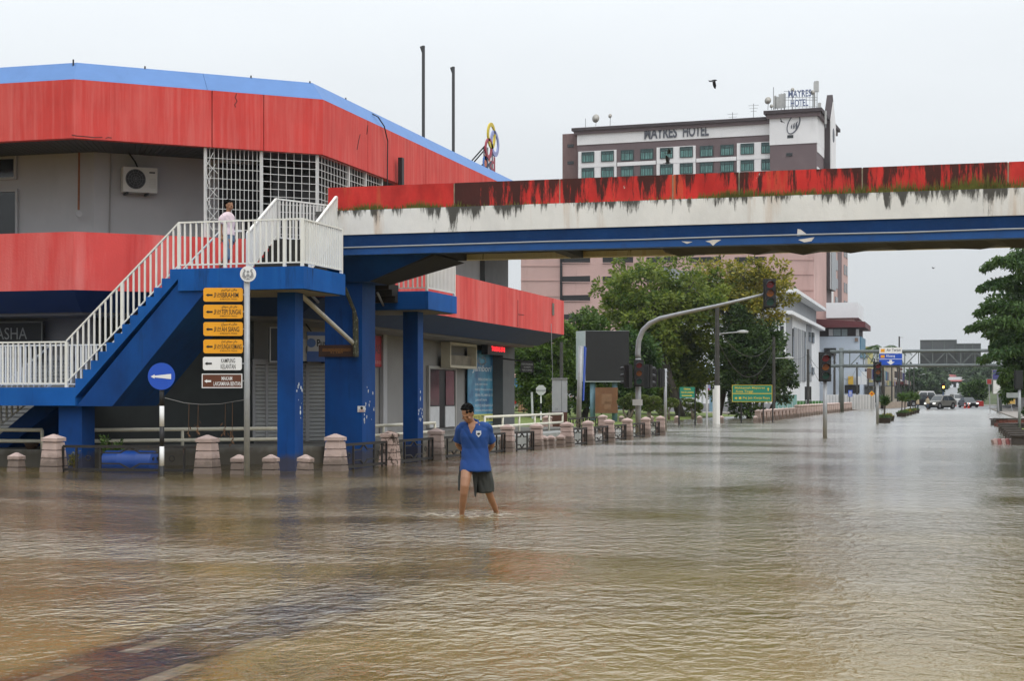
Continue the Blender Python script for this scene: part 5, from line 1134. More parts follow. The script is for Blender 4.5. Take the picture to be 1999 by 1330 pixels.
# ================================================================== SHOPHOUSES ALONG THE FAR STREET
random.seed(31)
def shophouse(x0, x1, y0, y1, h, mw, label, face, mroof=None, cols=3, seed=0, group='shophouses along the far street'):
    """face: +1 looks towards +X (stands left of the street), -1 looks towards -X"""
    rnd = random.Random(seed); zb = max(.1, rz_at((y0 + y1) / 2) * .8); t = thing('shophouse', label, 'shophouse', ((x0 + x1) / 2, y0, zb), 0, group)
    MB().box((x0, y0, zb - .6), (x1, y1, zb + h)).build('wall', mw, t)
    xf = x1 if face > 0 else x0; s = face
    MB().box((min(xf, xf + s * 2.2), y0 + .05, zb + 3.2), (max(xf, xf + s * 2.2), y1 - .05, zb + 3.75)).build('canopy', mroof or M_og, t)
    MB().box((x0 - .2, y0 - .15, zb + h), (x1 + .2, y1 + .15, zb + h + .4)).build('cornice', mroof or mw, t)
    n = max(2, int((y1 - y0) / 4))
    for k in range(n):
        ya = y0 + (y1 - y0) * (k + .15) / n; yb_ = y0 + (y1 - y0) * (k + .85) / n
        MB().box((xf, ya, zb + .1), (xf + s * .05, yb_, zb + 3)).build('shop_opening', M_black, t)
        for f in range(int((h - 4) // 3)):
            w_ = MB().box((xf, ya + .2, zb + 4.6 + f * 3.1), (xf + s * .06, yb_ - .2, zb + 6.1 + f * 3.1)).build('window', M_glass, t)
            MB().box((xf, ya, zb + 4.35 + f * 3.1), (xf + s * .25, yb_, zb + 4.58 + f * 3.1)).build('sill', M_ow, w_)
        c_ = rnd.choice([(.25, .04, .04), (.33, .28, .10), (.08, .12, .22), (.4, .4, .38), (.06, .13, .09), (.12, .12, .14), (.22, .21, .2)]); MB().box((min(xf + s * 2.2, xf + s * 2.3), ya, zb + 3.3), (max(xf + s * 2.2, xf + s * 2.3), yb_, zb + 4.2)).build('shop_board', mat('board%d%d' % (int(c_[0] * 99), int(c_[2] * 99)), c_, .5), t)
        if rnd.random() < .45: MB().box((min(xf + s * .3, xf + s * 1.0), ya, zb + 4.4), (max(xf + s * .3, xf + s * 1.0), ya + .15, zb + 6.2)).build('projecting_sign', mat('board%d%d' % (int(c_[2] * 99), int(c_[0] * 99)), (c_[2], c_[1], c_[0]), .5), t)
    # gable end towards the camera
    for k in range(2): MB().box((x0 + (x1 - x0) * (.2 + .4 * k), y0 - .05, zb + 4.6), (x0 + (x1 - x0) * (.42 + .4 * k), y0, zb + 6.2)).build('window', M_glass, t)
    return t
Mc = lambda n, c: mat('plaster_' + n, c, .85, .1, .3, streak=[((c[0] * .4, c[1] * .4, c[2] * .4), .5, (.4, .4, .08), .55, .75)])
shophouse(-34, -14.8, 262, 280, 8.2, Mc('grey', (.36, .36, .35)), 'grey shophouse behind the stained building with dark arcade', 1, seed=1)
shophouse(-34, -14.9, 281, 300, 9.6, Mc('mustard', (.45, .40, .16)), 'mustard yellow shophouse behind the palm tree', 1, seed=2)
shophouse(-34, -14.6, 301, 325, 7.6, Mc('white', (.6, .6, .58)), 'white shophouse with arched frames past the palm', 1, seed=3)
shophouse(-34, -14.9, 326, 350, 8.0, Mc('olive', (.34, .34, .14)), 'olive shophouse half hidden by utility poles', 1, M_mar, seed=4)
shophouse(-40, -12.4, 446, 470, 11.5, Mc('pale', (.62, .64, .66)), 'taller white block rising behind the gantry sign', 1, seed=5)
shophouse(-34, -13.0, 352, 400, 7.0, Mc('buff', (.5, .44, .36)), 'low buff shophouse at the far end, left of the road', 1, M_mar, seed=6)
shophouse(8.2, 30, 176, 190, 12.5, Mc('pink', (.62, .28, .31)), 'pink shophouse on the right beyond the gantry post', -1, seed=7)
shophouse(8.4, 30, 191, 214, 8.5, Mc('cream', (.55, .5, .4)), 'cream shophouse next to the pink one', -1, seed=8)
shophouse(8.0, 30, 215, 240, 9.5, Mc('whiteb', (.58, .58, .58)), 'white shophouse with projecting signs on the right', -1, seed=9)
shophouse(8.6, 30, 242, 270, 7.5, Mc('tan', (.45, .36, .27)), 'tan shophouse at the far right before the hedge', -1, M_mar, seed=10)
shophouse(8.6, 30, 272, 305, 7.0, Mc('greyb', (.4, .4, .42)), 'low grey shophouse at the far right end', -1, seed=11)
# projecting sign boxes of the right-hand shops
for k, (u, v0, v1, wd_, col, l) in enumerate(((1937, 722, 742, 1.0, (.05, .05, .18), 'dark framed shop sign high on the right by the gantry post'), (1938, 742, 770, 1.1, (.62, .62, .6), 'white round-logo shop sign box beside the gantry post'), (1966, 764, 790, .9, (.5, .32, .08), 'yellow ochre panel at the right-hand pavement'), (1926, 740, 751, .55, (.28, .03, .03), 'red shop sign seen left of the gantry post'))):
    a = dep(u, v1, 165); o = MB().obox(a, CR, Z, wd_, (v1 - v0) * 165 / F, .15).build('sign_box', mat('sign_rim', (.2, .2, .18), .5)); tag(o, l, 'sign'); MB().obox(a + CR * .06 + Z * .06 - CB * .005, CR, Z, wd_ - .12, (v1 - v0) * 165 / F - .12, .1).build('face', mat('signface%d' % k, col, .5, .15, 1), o)
    MB().tube([a + CR * wd_ * .5 + CB * .1 + Z * .02, Vector((a.x + CR.x * wd_ * .5 + .1, a.y + .2, .05))], .05, 6).build('post', M_galv, o)
# house at the top of the road, hill trees
hh = thing('bungalow', 'white house with red tiled roof at the top of the road', 'house', (-6, 645, 10.5))
bz = 10.6; q0, q1 = dep(1843, 760, 640), dep(1890, 760, 640)
MB().box((q0.x, q0.y, bz - 1), (q1.x, q0.y + 9, q0.z + 3.1)).build('wall', M_ow, hh); zz = q0.z + 3.1
MB().hexa([(q0.x - .8, q0.y - 1, zz), (q1.x + .8, q0.y - 1, zz), (q1.x + .8, q0.y + 10, zz), (q0.x - .8, q0.y + 10, zz)], [(q0.x + 2, q0.y + 4, zz + 2.8), (q1.x - 2, q0.y + 4, zz + 2.8), (q1.x - 2, q0.y + 5, zz + 2.8), (q0.x + 2, q0.y + 5, zz + 2.8)]).build('roof', mat('red_tile_roof', (.30, .075, .07), .7, .15, .5), hh)
for f in (.12, .38, .62, .84): MB().box((q0.x + (q1.x - q0.x) * f, q0.y - .06, zz - 2.4), (q0.x + (q1.x - q0.x) * f + 1.2, q0.y, zz - .5)).build('window', M_glass, hh)
hill = MB(); hv = []; random.seed(8); NXh, NYh = 40, 12
for j in range(NYh + 1):
    for i in range(NXh + 1):
        x = -260 + i * 13; y = 420 + j * 40; road = max(0, 1 - abs(x + 5) / 22)
        zz_ = 2.0 + j * 1.1 + 4 * math.sin(x * .017 + 1) * (j / NYh) + (abs(x + 5) > 25) * 2.0
        zz_ = zz_ * (1 - road) + (rz_at(y) - .4) * road; hv.append((x, y, max(-.5, zz_ - 5)))
hill.add(hv, [(j * (NXh + 1) + i, j * (NXh + 1) + i + 1, (j + 1) * (NXh + 1) + i + 1, (j + 1) * (NXh + 1) + i) for j in range(NYh) for i in range(NXh)])
o = hill.build('hills', mat('hill_grass', (.06, .08, .025), .95, .3, .1), None, True); o['kind'] = 'structure'
# ================================================================== TREES
M_bark = mat('bark', (.06, .05, .04), .9, .35, 4, bump=(12, .8))
def tree(base, label, H, crown_c, crown_r, nleaf, L, mleaf, seed, trunk_r=.25, name='tree', forks=5, clump=.75, open_=.0, group='trees in the park behind the kerb', lean=(0, 0), droop=0.0, trunk_to=None, sub=5, wide=.5):
    """crown_c: centre of the crown ellipsoid (world), crown_r: its half axes"""
    random.seed(seed); base = Vector(base); cc = Vector(crown_c); t = thing(name, label, 'tree', tuple(base), 0, group)
    wood = MB(); lv_ = MB(); rx, ry, rzz = crown_r
    split = Vector(trunk_to) if trunk_to else base.lerp(Vector((cc.x, cc.y, cc.z - rzz * .75)), 1.0)
    mid = base.lerp(split, .5) + Vector((random.uniform(-.2, .2), random.uniform(-.2, .2), 0))
    wood.tube([base - Z * .3, mid, split], [trunk_r * 1.25, trunk_r, trunk_r * .8], 9)
    tips = []
    for k in range(forks):
        a = 2 * math.pi * (k + random.random() * .6) / forks; el_ = random.uniform(-.35, .95)
        tgt = cc + Vector((math.cos(a) * rx * math.cos(el_) * .72, math.sin(a) * ry * math.cos(el_) * .72, math.sin(el_) * rzz * .75))
        m1_ = split.lerp(tgt, .45) + Vector((random.uniform(-.3, .3), random.uniform(-.3, .3), .12 * rzz))
        wood.tube([split, m1_, tgt], [trunk_r * .55, trunk_r * .33, trunk_r * .12], 6)
        for j in range(sub):
            f = random.uniform(.35, 1); p0 = (split.lerp(m1_, f * 2) if f < .5 else m1_.lerp(tgt, f * 2 - 1)); d = rdir(.25)
            e_ = p0 + Vector((d.x * rx, d.y * ry, d.z * rzz)) * random.uniform(.3, .55)
            wood.tube([p0, p0.lerp(e_, .5) + Z * .1 * rzz * (1 - droop), e_], [trunk_r * .16, trunk_r * .09, trunk_r * .04], 5)
            tips += [e_, p0.lerp(e_, .6)]
        tips.append(tgt)
    n_c = len(tips) + int(nleaf / 170); cl = list(tips)
    while len(cl) < n_c:
        d = rdir(); f = random.random() ** .45; q = cc + Vector((d.x * rx, d.y * ry, d.z * rzz)) * f
        if open_ and math.sin(q.x * 1.7 + seed) * math.sin(q.z * 1.9 + 2) * math.sin(q.y * 1.3) > open_: continue
        cl.append(q)
    per = nleaf // len(cl)
    for q in cl:
        r_ = clump * random.uniform(.6, 1.25)
        for i in range(per):
            d = rdir(); o_ = Vector((d.x, d.y, d.z * .62)) * r_ * random.random() ** .5; p = q + o_
            leaf(lv_, p, Vector((d.x, d.y, d.z * .6 - droop)) + rdir() * .5, L * random.uniform(.6, 1.3), L * wide)
    wood.build('trunk', M_bark, t, True); lv_.build('crown', mleaf, t); return t
LF1 = leafmat('leaf_rain_tree', (.055, .105, .016), (.25, .30, .05), .4); LF2 = leafmat('leaf_yellow_green', (.07, .10, .014), (.38, .32, .04), .35); LF3 = leafmat('leaf_dense_dark', (.018, .048, .012), (.08, .13, .03), .2)
LF4 = leafmat('leaf_cypress', (.03, .07, .013), (.12, .19, .03), .2); LF5 = leafmat('leaf_mango', (.022, .06, .015), (.09, .16, .035), .25); LF6 = leafmat('leaf_topiary', (.04, .07, .015), (.20, .25, .06), .2)
def crn(u0, v0, u1, v1, d): c = dep((u0 + u1) / 2, (v0 + v1) / 2, d); return c, ((u1 - u0) / 2 * d / F, (u1 - u0) / 2 * d / F * .8, (v1 - v0) / 2 * d / F)
def g_at(u, d, z=.3): p = dep(u, 775, d); return Vector((p.x, p.y, z))
c, r_ = crn(1150, 490, 1430, 700, 122); tree(g_at(1330, 122), 'broad feathery rain tree over the signal arm', 12, c, r_, 21000, .36, LF1, 3, .3, forks=8, clump=.85, open_=.08, sub=7)
c, r_ = crn(1170, 615, 1430, 815, 126); tree(g_at(1290, 126), 'lower leafy tree filling in behind the topiary bushes', 7, c, r_, 26000, .36, LF1, 5, .22, forks=7, clump=.8)
c, r_ = crn(1330, 492, 1560, 660, 124); tree(g_at(1400, 124), 'yellow-tinged airy tree above the white office roof', 12, c, r_, 13000, .34, LF2, 7, .26, forks=7, clump=.7, open_=.10, sub=6)
c, r_ = crn(1395, 600, 1530, 812, 121); tree(g_at(1463, 121), 'dense dark round tree behind the large green road sign', 7, c, r_, 26000, .3, LF3, 9, .2, forks=6, clump=.65)
c, r_ = crn(1480, 690, 1556, 790, 128); tree(g_at(1500, 128), 'small dark tree by the teal gate', 4, c, r_, 9000, .28, LF3, 13, .12, forks=4, clump=.5)
c, r_ = crn(1000, 608, 1128, 822, 104); tree(g_at(1060, 104), 'tall dense cypress-like tree behind the meter cabinet', 7, c, r_, 30000, .26, LF4, 15, .2, forks=7, clump=.6)
c, r_ = crn(1085, 610, 1205, 815, 108); tree(g_at(1140, 108), 'dense green tree behind the dark video board', 7, c, r_, 24000, .28, LF4, 17, .2, forks=6, clump=.6)
c, r_ = crn(1180, 630, 1290, 815, 112); tree(g_at(1225, 112), 'dark green tree between the video board and signal mast', 7, c, r_, 18000, .3, LF5, 19, .2, forks=6, clump=.6)
# right-hand tree: boughs reaching over the kerb
tb = Vector((7.2, 96, .1)); cR = dep(2010, 640, 96)
tree(tb, 'large drooping tree at the right edge beyond the lawn', 11, dep(2050, 640, 96), (3.7, 3.6, 5.4), 26000, .42, LF5, 23, .35, forks=8, clump=.75, group='street trees', droop=.5, sub=6)
def bough(label, pts, seed, n=2400, r_=.5, d=92, trunk=Vector((7.2, 96, 5))):
    random.seed(seed); t = bpy.data.objects['tree_bough'] if False else None
    return [dep(u, v, d) for u, v in pts]
RT_ = bpy.data.objects[[o.name for o in bpy.data.objects if o.get('label', '').startswith('large drooping')][0]]
random.seed(41); bl = MB(); bw = MB()
for pts, nl in (([(2060, 560), (1995, 520), (1950, 505), (1918, 524)], 900), ([(2060, 590), (1990, 560), (1945, 548), (1910, 563)], 900), ([(2060, 620), (1985, 600), (1935, 598), (1905, 612)], 1000), ([(2060, 640), (1980, 630), (1930, 628), (1888, 642)], 1100), ([(2060, 690), (1985, 680), (1945, 690), (1912, 702)], 900), ([(2060, 720), (1990, 715), (1965, 730), (1955, 745)], 900), ([(2060, 500), (2000, 492), (1975, 500), (1958, 512)], 600), ([(2050, 760), (1995, 755), (1972, 765), (1962, 778)], 700), ([(2060, 660), (2000, 655), (1965, 665), (1935, 676)], 900), ([(2060, 740), (2000, 735), (1978, 745), (1960, 758)], 800), ([(2060, 540), (2000, 535), (1968, 545), (1940, 560)], 700)):
    P = [dep(u, v, 93 + random.uniform(-2, 2)) for u, v in pts]; bw.tube(P, [.10, .06, .035, .012], 5)
    for i in range(int(nl * 2.2)):
        f = random.random() ** .8 * (len(P) - 1.001); k = int(f); p = P[k].lerp(P[k + 1], f - k) + rdir() * random.uniform(0, .55) * (1.15 - f / 4); leaf(bl, p, Vector((random.gauss(0, .5), random.gauss(0, .5), -.7 + random.gauss(0, .3))), .27 * random.uniform(.6, 1.3), .10)
bw.build('bough', M_bark, RT_, True); bl.build('crown', LF5, RT_)
# topiary bushes on the lawn
def topiary(u, d, label, pads, seed, zb=.3):
    random.seed(seed); p = g_at(u, d, zb); t = thing('topiary_bush', label, 'bush', tuple(p), 0, 'topiary bushes on the lawn'); w = MB(); l_ = MB(); k_ = d / F
    for du, v, rr in pads:
        c = dep(u + du, v, d); w.tube([p, p.lerp(c, .5) + CR * random.uniform(-.2, .2), c], [.09, .06, .03], 6)
        for i in range(750):
            dd = rdir(.2); q = c + Vector((dd.x, dd.y, dd.z * .6)) * (rr * k_ * random.uniform(.75, 1.02)); leaf(l_, q, dd + rdir() * .6, .13, .07)
    w.build('trunk', mat('pale_bark', (.16, .14, .11), .9, .3, 5), t, True); l_.build('foliage', LF6, t)
topiary(1226, 88, 'topiary bush left of the signal mast', [(-8, 785, 11), (8, 778, 13), (2, 792, 9)], 1); topiary(1268, 90, 'topiary bush just right of the signal mast', [(-10, 780, 10), (10, 783, 12), (0, 796, 8)], 2)
topiary(1292, 90, 'low topiary bush with two pads beside the thin post', [(0, 800, 10)], 3); topiary(1306, 92, 'topiary bush behind the thin grey post', [(6, 787, 12)], 4); topiary(1352, 95, 'broad topiary bush under the green terminal sign', [(-6, 788, 12), (10, 794, 9)], 5); topiary(1075, 84, 'topiary bush peeking out beside the meter cabinet', [(0, 777, 8), (-2, 792, 8)], 6)
# coconut palm in the far street
pp = dep(1722, 790, 212); pt = thing('palm_tree', 'feathery palm rising behind the gantry sign', 'palm', (pp.x, pp.y, .1)); top = dep(1722, 682, 212)
MB().tube([(pp.x, pp.y, 0), (pp.x + .15, pp.y, 4), top], [.22, .17, .14], 8).build('trunk', M_bark, pt, True)
fm_ = MB(); random.seed(6)
for k in range(15):
    a = 2 * math.pi * k / 15; el_ = random.uniform(.1, .9); L_ = random.uniform(2.6, 3.5); P = []
    for j in range(9):
        f = j / 8; P.append(top + Vector((math.cos(a) * L_ * f * math.cos(el_ * .6), math.sin(a) * L_ * f * math.cos(el_ * .6), L_ * (math.sin(el_) * f - .85 * f * f))))
    fm_.tube(P, .025, 4)
    for j in range(1, 9):
        for m_ in range(3):
            q = P[j - 1].lerp(P[j], m_ / 3); tang = (P[j] - P[j - 1]).normalized()
            for s_ in (-1, 1): sd_ = tang.cross(Z) * s_; leaf(fm_, q, sd_ + tang * .6 - Z * .5, .75, .09)
fm_.build('fronds', LF5, pt)
# median planters with young palms
def planter(u, v, label, h, n=1, seed=0):
    random.seed(seed); q = atZ(u, v); t = thing('planter', label, 'planter', (q.x, q.y, 0), 0, 'planters along the median'); w_ = .42
    MB().hexa([(q.x - w_ * .75, q.y - w_ * .75, -.25), (q.x + w_ * .75, q.y - w_ * .75, -.25), (q.x + w_ * .75, q.y + w_ * .75, -.25), (q.x - w_ * .75, q.y + w_ * .75, -.25)], [(q.x - w_, q.y - w_, .32), (q.x + w_, q.y - w_, .32), (q.x + w_, q.y + w_, .32), (q.x - w_, q.y + w_, .32)]).build('pot', mat('dark_pot', (.035, .025, .018), .8, .3, 3), t)
    l_ = MB()
    if h > .8:
        st_ = MB().tube([(q.x, q.y, .2), (q.x + .05, q.y, h * .6)], .05, 6).build('stem', M_bark, t)
        for k in range(160): d = rdir(.5); leaf(l_, Vector((q.x + .05, q.y, h * (.55 + .2 * random.random()))), Vector((d.x, d.y, abs(d.z) + .25)), random.uniform(.5, .95) * h * .35, .07)
    for k in range(160): d = rdir(.6); leaf(l_, Vector((q.x + random.uniform(-.3, .3), q.y + random.uniform(-.3, .3), .3)), d, .28, .06)
    l_.build('foliage', LF2 if h < .8 else LF5, t)
planter(1726, 826, 'planter with young palm nearest the camera on the median', 1.9, seed=1); planter(1734, 822, 'low planter with yellow shrub behind the nearest palm pot', .5, seed=2)
planter(1760, 814, 'planter with tall palm starting the second median group', 2.2, seed=3); planter(1766, 812, 'planter with bushy palm second in the median group', 2.1, seed=4); planter(1772, 810.5, 'low yellow shrub planter in the median group', .5, seed=5); planter(1777, 809, 'planter with narrow palm in the middle of the group', 2.3, seed=6); planter(1781, 808, 'low shrub planter near the end of the median group', .5, seed=7); planter(1787, 806.5, 'last palm planter of the median group', 2.2, seed=8)
# hedge and far woods
def woods(name, label, spots, n, L, mleaf, seed, kind='stuff'):
    random.seed(seed); l_ = MB()
    for c, r_ in spots:
        for i in range(n): d = rdir(.2); q = Vector(c) + Vector((d.x * r_[0], d.y * r_[1], d.z * r_[2])) * random.random() ** .35; leaf(l_, q, d + rdir(), L * random.uniform(.6, 1.3), L * .6)
    o = l_.build(name, mleaf); tag(o, label, 'trees', kind=kind)
LF7 = leafmat('leaf_far_woods', (.03, .06, .028), (.08, .12, .05), .15)
sp = []; random.seed(77)
for u, v, rr, d in ((1800, 752, 16, 470), (1812, 735, 15, 520), (1825, 742, 14, 560), (1840, 728, 12, 680), (1858, 724, 14, 690), (1875, 727, 13, 690), (1892, 730, 14, 640), (1905, 738, 13, 560), (1920, 728, 12, 600), (1932, 740, 12, 520), (1815, 765, 12, 420), (1829, 757, 10, 520), (1790, 745, 14, 430), (1945, 735, 14, 520), (1960, 745, 14, 480), (1908, 755, 11, 480), (1850, 733, 12, 690), (1885, 740, 8, 680), (1780, 760, 12, 400)):
    c = dep(u, v, d); k_ = d / F; sp.append((c, (rr * k_ * 1.6, rr * k_, rr * k_ * 1.35)))
woods('far_woods', 'wooded hillside closing the far end of the street', sp, 900, 1.7, LF7, 5)
c, r_ = crn(1880, 742, 1922, 790, 262); tree(g_at(1900, 262, .2), 'bright bushy tree at the right of the climbing road', 4, c, r_, 5000, .5, leafmat('leaf_hedge', (.03, .07, .015), (.09, .16, .03), .2), 51, .15, forks=5, clump=.8, group='street trees')
def ordw(n):
    a = ['', 'first', 'second', 'third', 'fourth', 'fifth', 'sixth', 'seventh', 'eighth', 'ninth', 'tenth', 'eleventh', 'twelfth', 'thirteenth', 'fourteenth', 'fifteenth', 'sixteenth', 'seventeenth', 'eighteenth', 'nineteenth']
    if n < 20: return a[n]
    t_, u_ = divmod(n, 10); b = {2: 'twent', 3: 'thirt', 4: 'fort', 5: 'fift'}[t_]
    return b + 'ieth' if u_ == 0 else b + 'y-' + a[u_]
# ================================================================== TRAFFIC SIGNALS
M_lens = [mat('lens_red', (.20, .012, .016), .25, .1), mat('lens_amber', (.30, .09, .008), .25, .1), mat('lens_green', (.01, .07, .05), .25, .1)]
def sig_head(c, par, f=None, h=1.05, w=.36, name='signal_head', lit=None):
    """c: centre of the head; f: horizontal direction the lenses face"""
    c = Vector(c); f = (f or -CB).normalized(); r = Z.cross(f).normalized(); o = c - r * w / 2 - Z * h / 2 + f * .12
    hd_ = MB().obox(o, r, Z, w, h, .24).build(name, M_black_metal, par)
    MB().obox(c - r * (w * .62) - Z * h * .54 - f * .02, r, Z, w * 1.24, h * 1.08, .02).build('backplate', M_black_metal, hd_)
    for k in range(3):
        q = c + f * .125 + Z * (h * (.32 - .32 * k)); MB().disc(q, w * .36, f, .01, 20).build('lens', M_lens[k] if lit != k else lit_m, hd_)
        v = MB(); n = 10
        a0 = [q + (r * math.cos(math.pi * j / n - .15 + .03 * j) + Z * math.sin(math.pi * j / n)) * (w * .39) for j in range(n + 1)]; a1 = [p + f * .2 - Z * .03 for p in a0]
        v.add([*a0, *a1], [(j, j + 1, n + 2 + j, n + 1 + j) for j in range(n)]); v.build('visor', M_black_metal, hd_)
    return hd_
lit_m = mat('lit_amber_lamp', (.5, .2, .02), .4, 0, emit=(1, .55, .08, 9.0))
mq = atX(1246, 848, -12.95); md = (mq - CO).dot(CB)
ms = thing('signal_mast', 'grey curved traffic signal mast with long arm reaching over the road', 'traffic signal', (mq.x, mq.y, 0))
P = [(mq.x, mq.y, -.3), (mq.x, mq.y, dep(1246, 700, md).z)]; ax = Vector((1, 0, 0))
def arm(u, v): return atP(u, v, mq, (0, 1, 0))
arc = [arm(u, v) for u, v in ((1245, 690), (1247, 665), (1255, 645), (1268, 632), (1288, 622), (1330, 612), (1400, 597), (1495, 574))]
MB().tube([Vector(P[0]), Vector(P[1])], .12, 12).build('pole', M_galv, ms, True); MB().tube([Vector(P[1])] + arc, [.12, .115, .11, .105, .10, .095, .085, .07, .055], 10).build('arm', M_galv, ms, True)
sig_head(arm(1503, 573) - Vector((0, .1, 0)), ms, h=1.12, w=.42); sig_head(Vector((mq.x, mq.y, dep(1247, 729, md).z)) - CB * .3, ms, h=1.05, w=.34)
for s_ in (-1, 1): sig_head(Vector((mq.x, mq.y, dep(1247, 735, md).z)) + CR * (.42 * s_) + CB * .1, ms, f=CR * s_ + CB * .6, h=.95, w=.34)
cb_ = MB().box((mq.x - .2, mq.y - .24, dep(1246, 792, md).z), (mq.x + .2, mq.y - .12, dep(1246, 780, md).z)).build('control_box', M_shut, ms)
def sig_post(u, vb, vt, v0, v1, label, lit=None, w=.36):
    q = atZ(u, vb); d = (q - CO).dot(CB); t = thing('signal_post', label, 'traffic signal', (q.x, q.y, 0)); MB().tube([(q.x, q.y, -.3), (q.x, q.y, dep(u, vt, d).z)], .085, 10).build('pole', M_galv, t, True)
    sig_head(dep(u, (v0 + v1) / 2, d - .12), t, h=(v1 - v0) * d / F, w=w, lit=lit); return t
sig_post(1610.5, 855, 740, 690, 743, 'traffic signal post standing alone in the water', w=.40); sig_post(1713, 828, 744, 708, 745, 'traffic signal post before the blue gantry sign', w=.40)
q = atX(1299, 838, -13.5); t = thing('signal_post', 'thin grey post with dark side-on signals near the topiary', 'traffic signal', (q.x, q.y, 0)); dd = (q - CO).dot(CB)
MB().tube([(q.x, q.y, -.3), (q.x, q.y, dep(1299, 720, dd).z)], .075, 8).build('pole', M_galv, t, True)
for s_ in (-.55, -.2): sig_head(dep(1299, 738, dd) + CR * s_ , t, f=CR * (-1 if s_ < -.4 else 1) + CB * .3, h=.85, w=.3)
q = dep(1841, 790, 262); t = thing('signal_post', 'far signal post with glowing amber lamp', 'traffic signal', (q.x, q.y, .2)); MB().tube([(q.x, q.y, 0), (q.x, q.y, dep(1841, 752, 262).z)], .09, 8).build('pole', mat('blue_post', (.03, .08, .2), .5), t, True); sig_head(dep(1841, 756, 261.7), t, h=1.3, w=.5, lit=1)
q = dep(1990, 838, 76); t = thing('sign_back_post', 'grey post with the back of a road sign at the right kerb', 'traffic sign', (q.x, q.y, 0)); MB().tube([(q.x, q.y, 0), (q.x, q.y, dep(1990, 757, 76).z)], .07, 8).build('pole', M_galv, t, True); MB().obox(dep(1965, 777, 75.8), CR, Z, .55, .24, .03).build('panel', M_galv, t); sig_head(dep(1988, 742, 76), t, f=CB, h=.85, w=.34)
# ================================================================== GANTRY
GX0, GX1 = -12.1, 4.35; GY = 176.0; zA, zB = 6.55, 5.0
ga = thing('sign_gantry', 'grey steel sign gantry spanning the far road', 'gantry', ((GX0 + GX1) / 2, GY, 0))
M_gs = mat('gantry_steel', (.13, .15, .15), .6, .2, 2)
for X in (GX0, GX1): MB().tube([(X, GY, -.3), (X, GY, 6.95)], .27, 14).build('post', M_gs, ga, True)
for z in (zA, zB): MB().tube([(GX0 - 1.2, GY - .1, z), (GX1 + 1.2, GY - .1, z)], .18, 10).build('beam', M_gs, ga, True)
for k in range(11):
    x0 = GX0 + .9 + k * 1.45
    MB().bar((x0, GY - .1, zB), (x0, GY - .1, zA), .11).build('strut', M_gs, ga); MB().bar((x0, GY - .1, zA if k % 2 else zB), (x0 + 1.45, GY - .1, zB if k % 2 else zA), .10).build('diagonal', M_gs, ga)
for k in (1.0, 2.1): 
    for z in (zA, zB): MB().tube([(GX0 + k * .75, GY - .1, z), (GX0 + k * .75 + .12, GY - .1, z)], .2, 10).build('flange', M_gs, ga)
gy = lambda u, v: atY(u, v, GY - .45)
def gboard(u0, v0, u1, v1, m, name='sign_panel', par=ga): a = gy(u0, v1); return MB().obox(a, ex, Z, gy(u1, v1).x - a.x, gy(u0, v0).z - a.z, .08).build(name, m, par), a, gy(u1, v1).x - a.x, gy(u0, v0).z - a.z
bo, a, w, h = gboard(1716.5, 679, 1761, 690.6, M_wht); text('Air Terjun', M_blk, bo, a + ex * w * .63 + Z * h * .25, ex, Z, h=h * .55, w=w * .62, bold=.012); MB().obox(a + ex * w * .06 + Z * h * .22 + n0 * .01, ex, Z, w * .18, h * .55, .008).build('route_shield', M_yel, bo)
bo, a, w, h = gboard(1716.5, 691, 1761, 713, M_sblue); text('Kluang', M_wht, bo, a + ex * w * .50 + Z * h * .64, ex, Z, h=h * .28, w=w * .38, bold=.012); MB().obox(a + ex * w * .06 + Z * h * .64 + n0 * .01, ex, Z, w * .18, h * .24, .008).build('route_shield', M_yel, bo); MB().obox(a + Z * h * .5 + n0 * .01, ex, Z, w, h * .04, .008).build('divider', M_wht, bo)
P = [(0, -.30), (.42, .02), (.16, .02), (.12, .22), (-.12, .22), (-.16, .02), (-.42, .02)]; pts = [a + ex * (w * .5 + x) + Z * (h * .26 + y) + n0 * .01 for x, y in P]; MB().hexa([p - n0 * .008 for p in pts], pts).build('down_arrow', M_wht, bo)
M_bk = mat('sign_back_grey', (.10, .108, .115), .6, .1, 1)
for u0, v0, u1, v1 in ((1797, 664, 1867, 713), (1868, 671, 1914, 713)):
    a = atY(u0, v1, GY + .45); w = atY(u1, v1, GY + .45).x - a.x; h = atY(u0, v0, GY + .45).z - a.z; bo = MB().obox(a, ex, Z, w, h, .06).build('sign_back', M_bk, ga)
    for k in range(4): MB().obox(a + ex * (w * k / 3 - .05) + n0 * .05, ex, Z, .1, h, .05).build('rib', M_gs, bo)
    MB().obox(a + Z * (h - .1) + n0 * .05, ex, Z, w, .1, .04).build('rim', M_gs, bo)
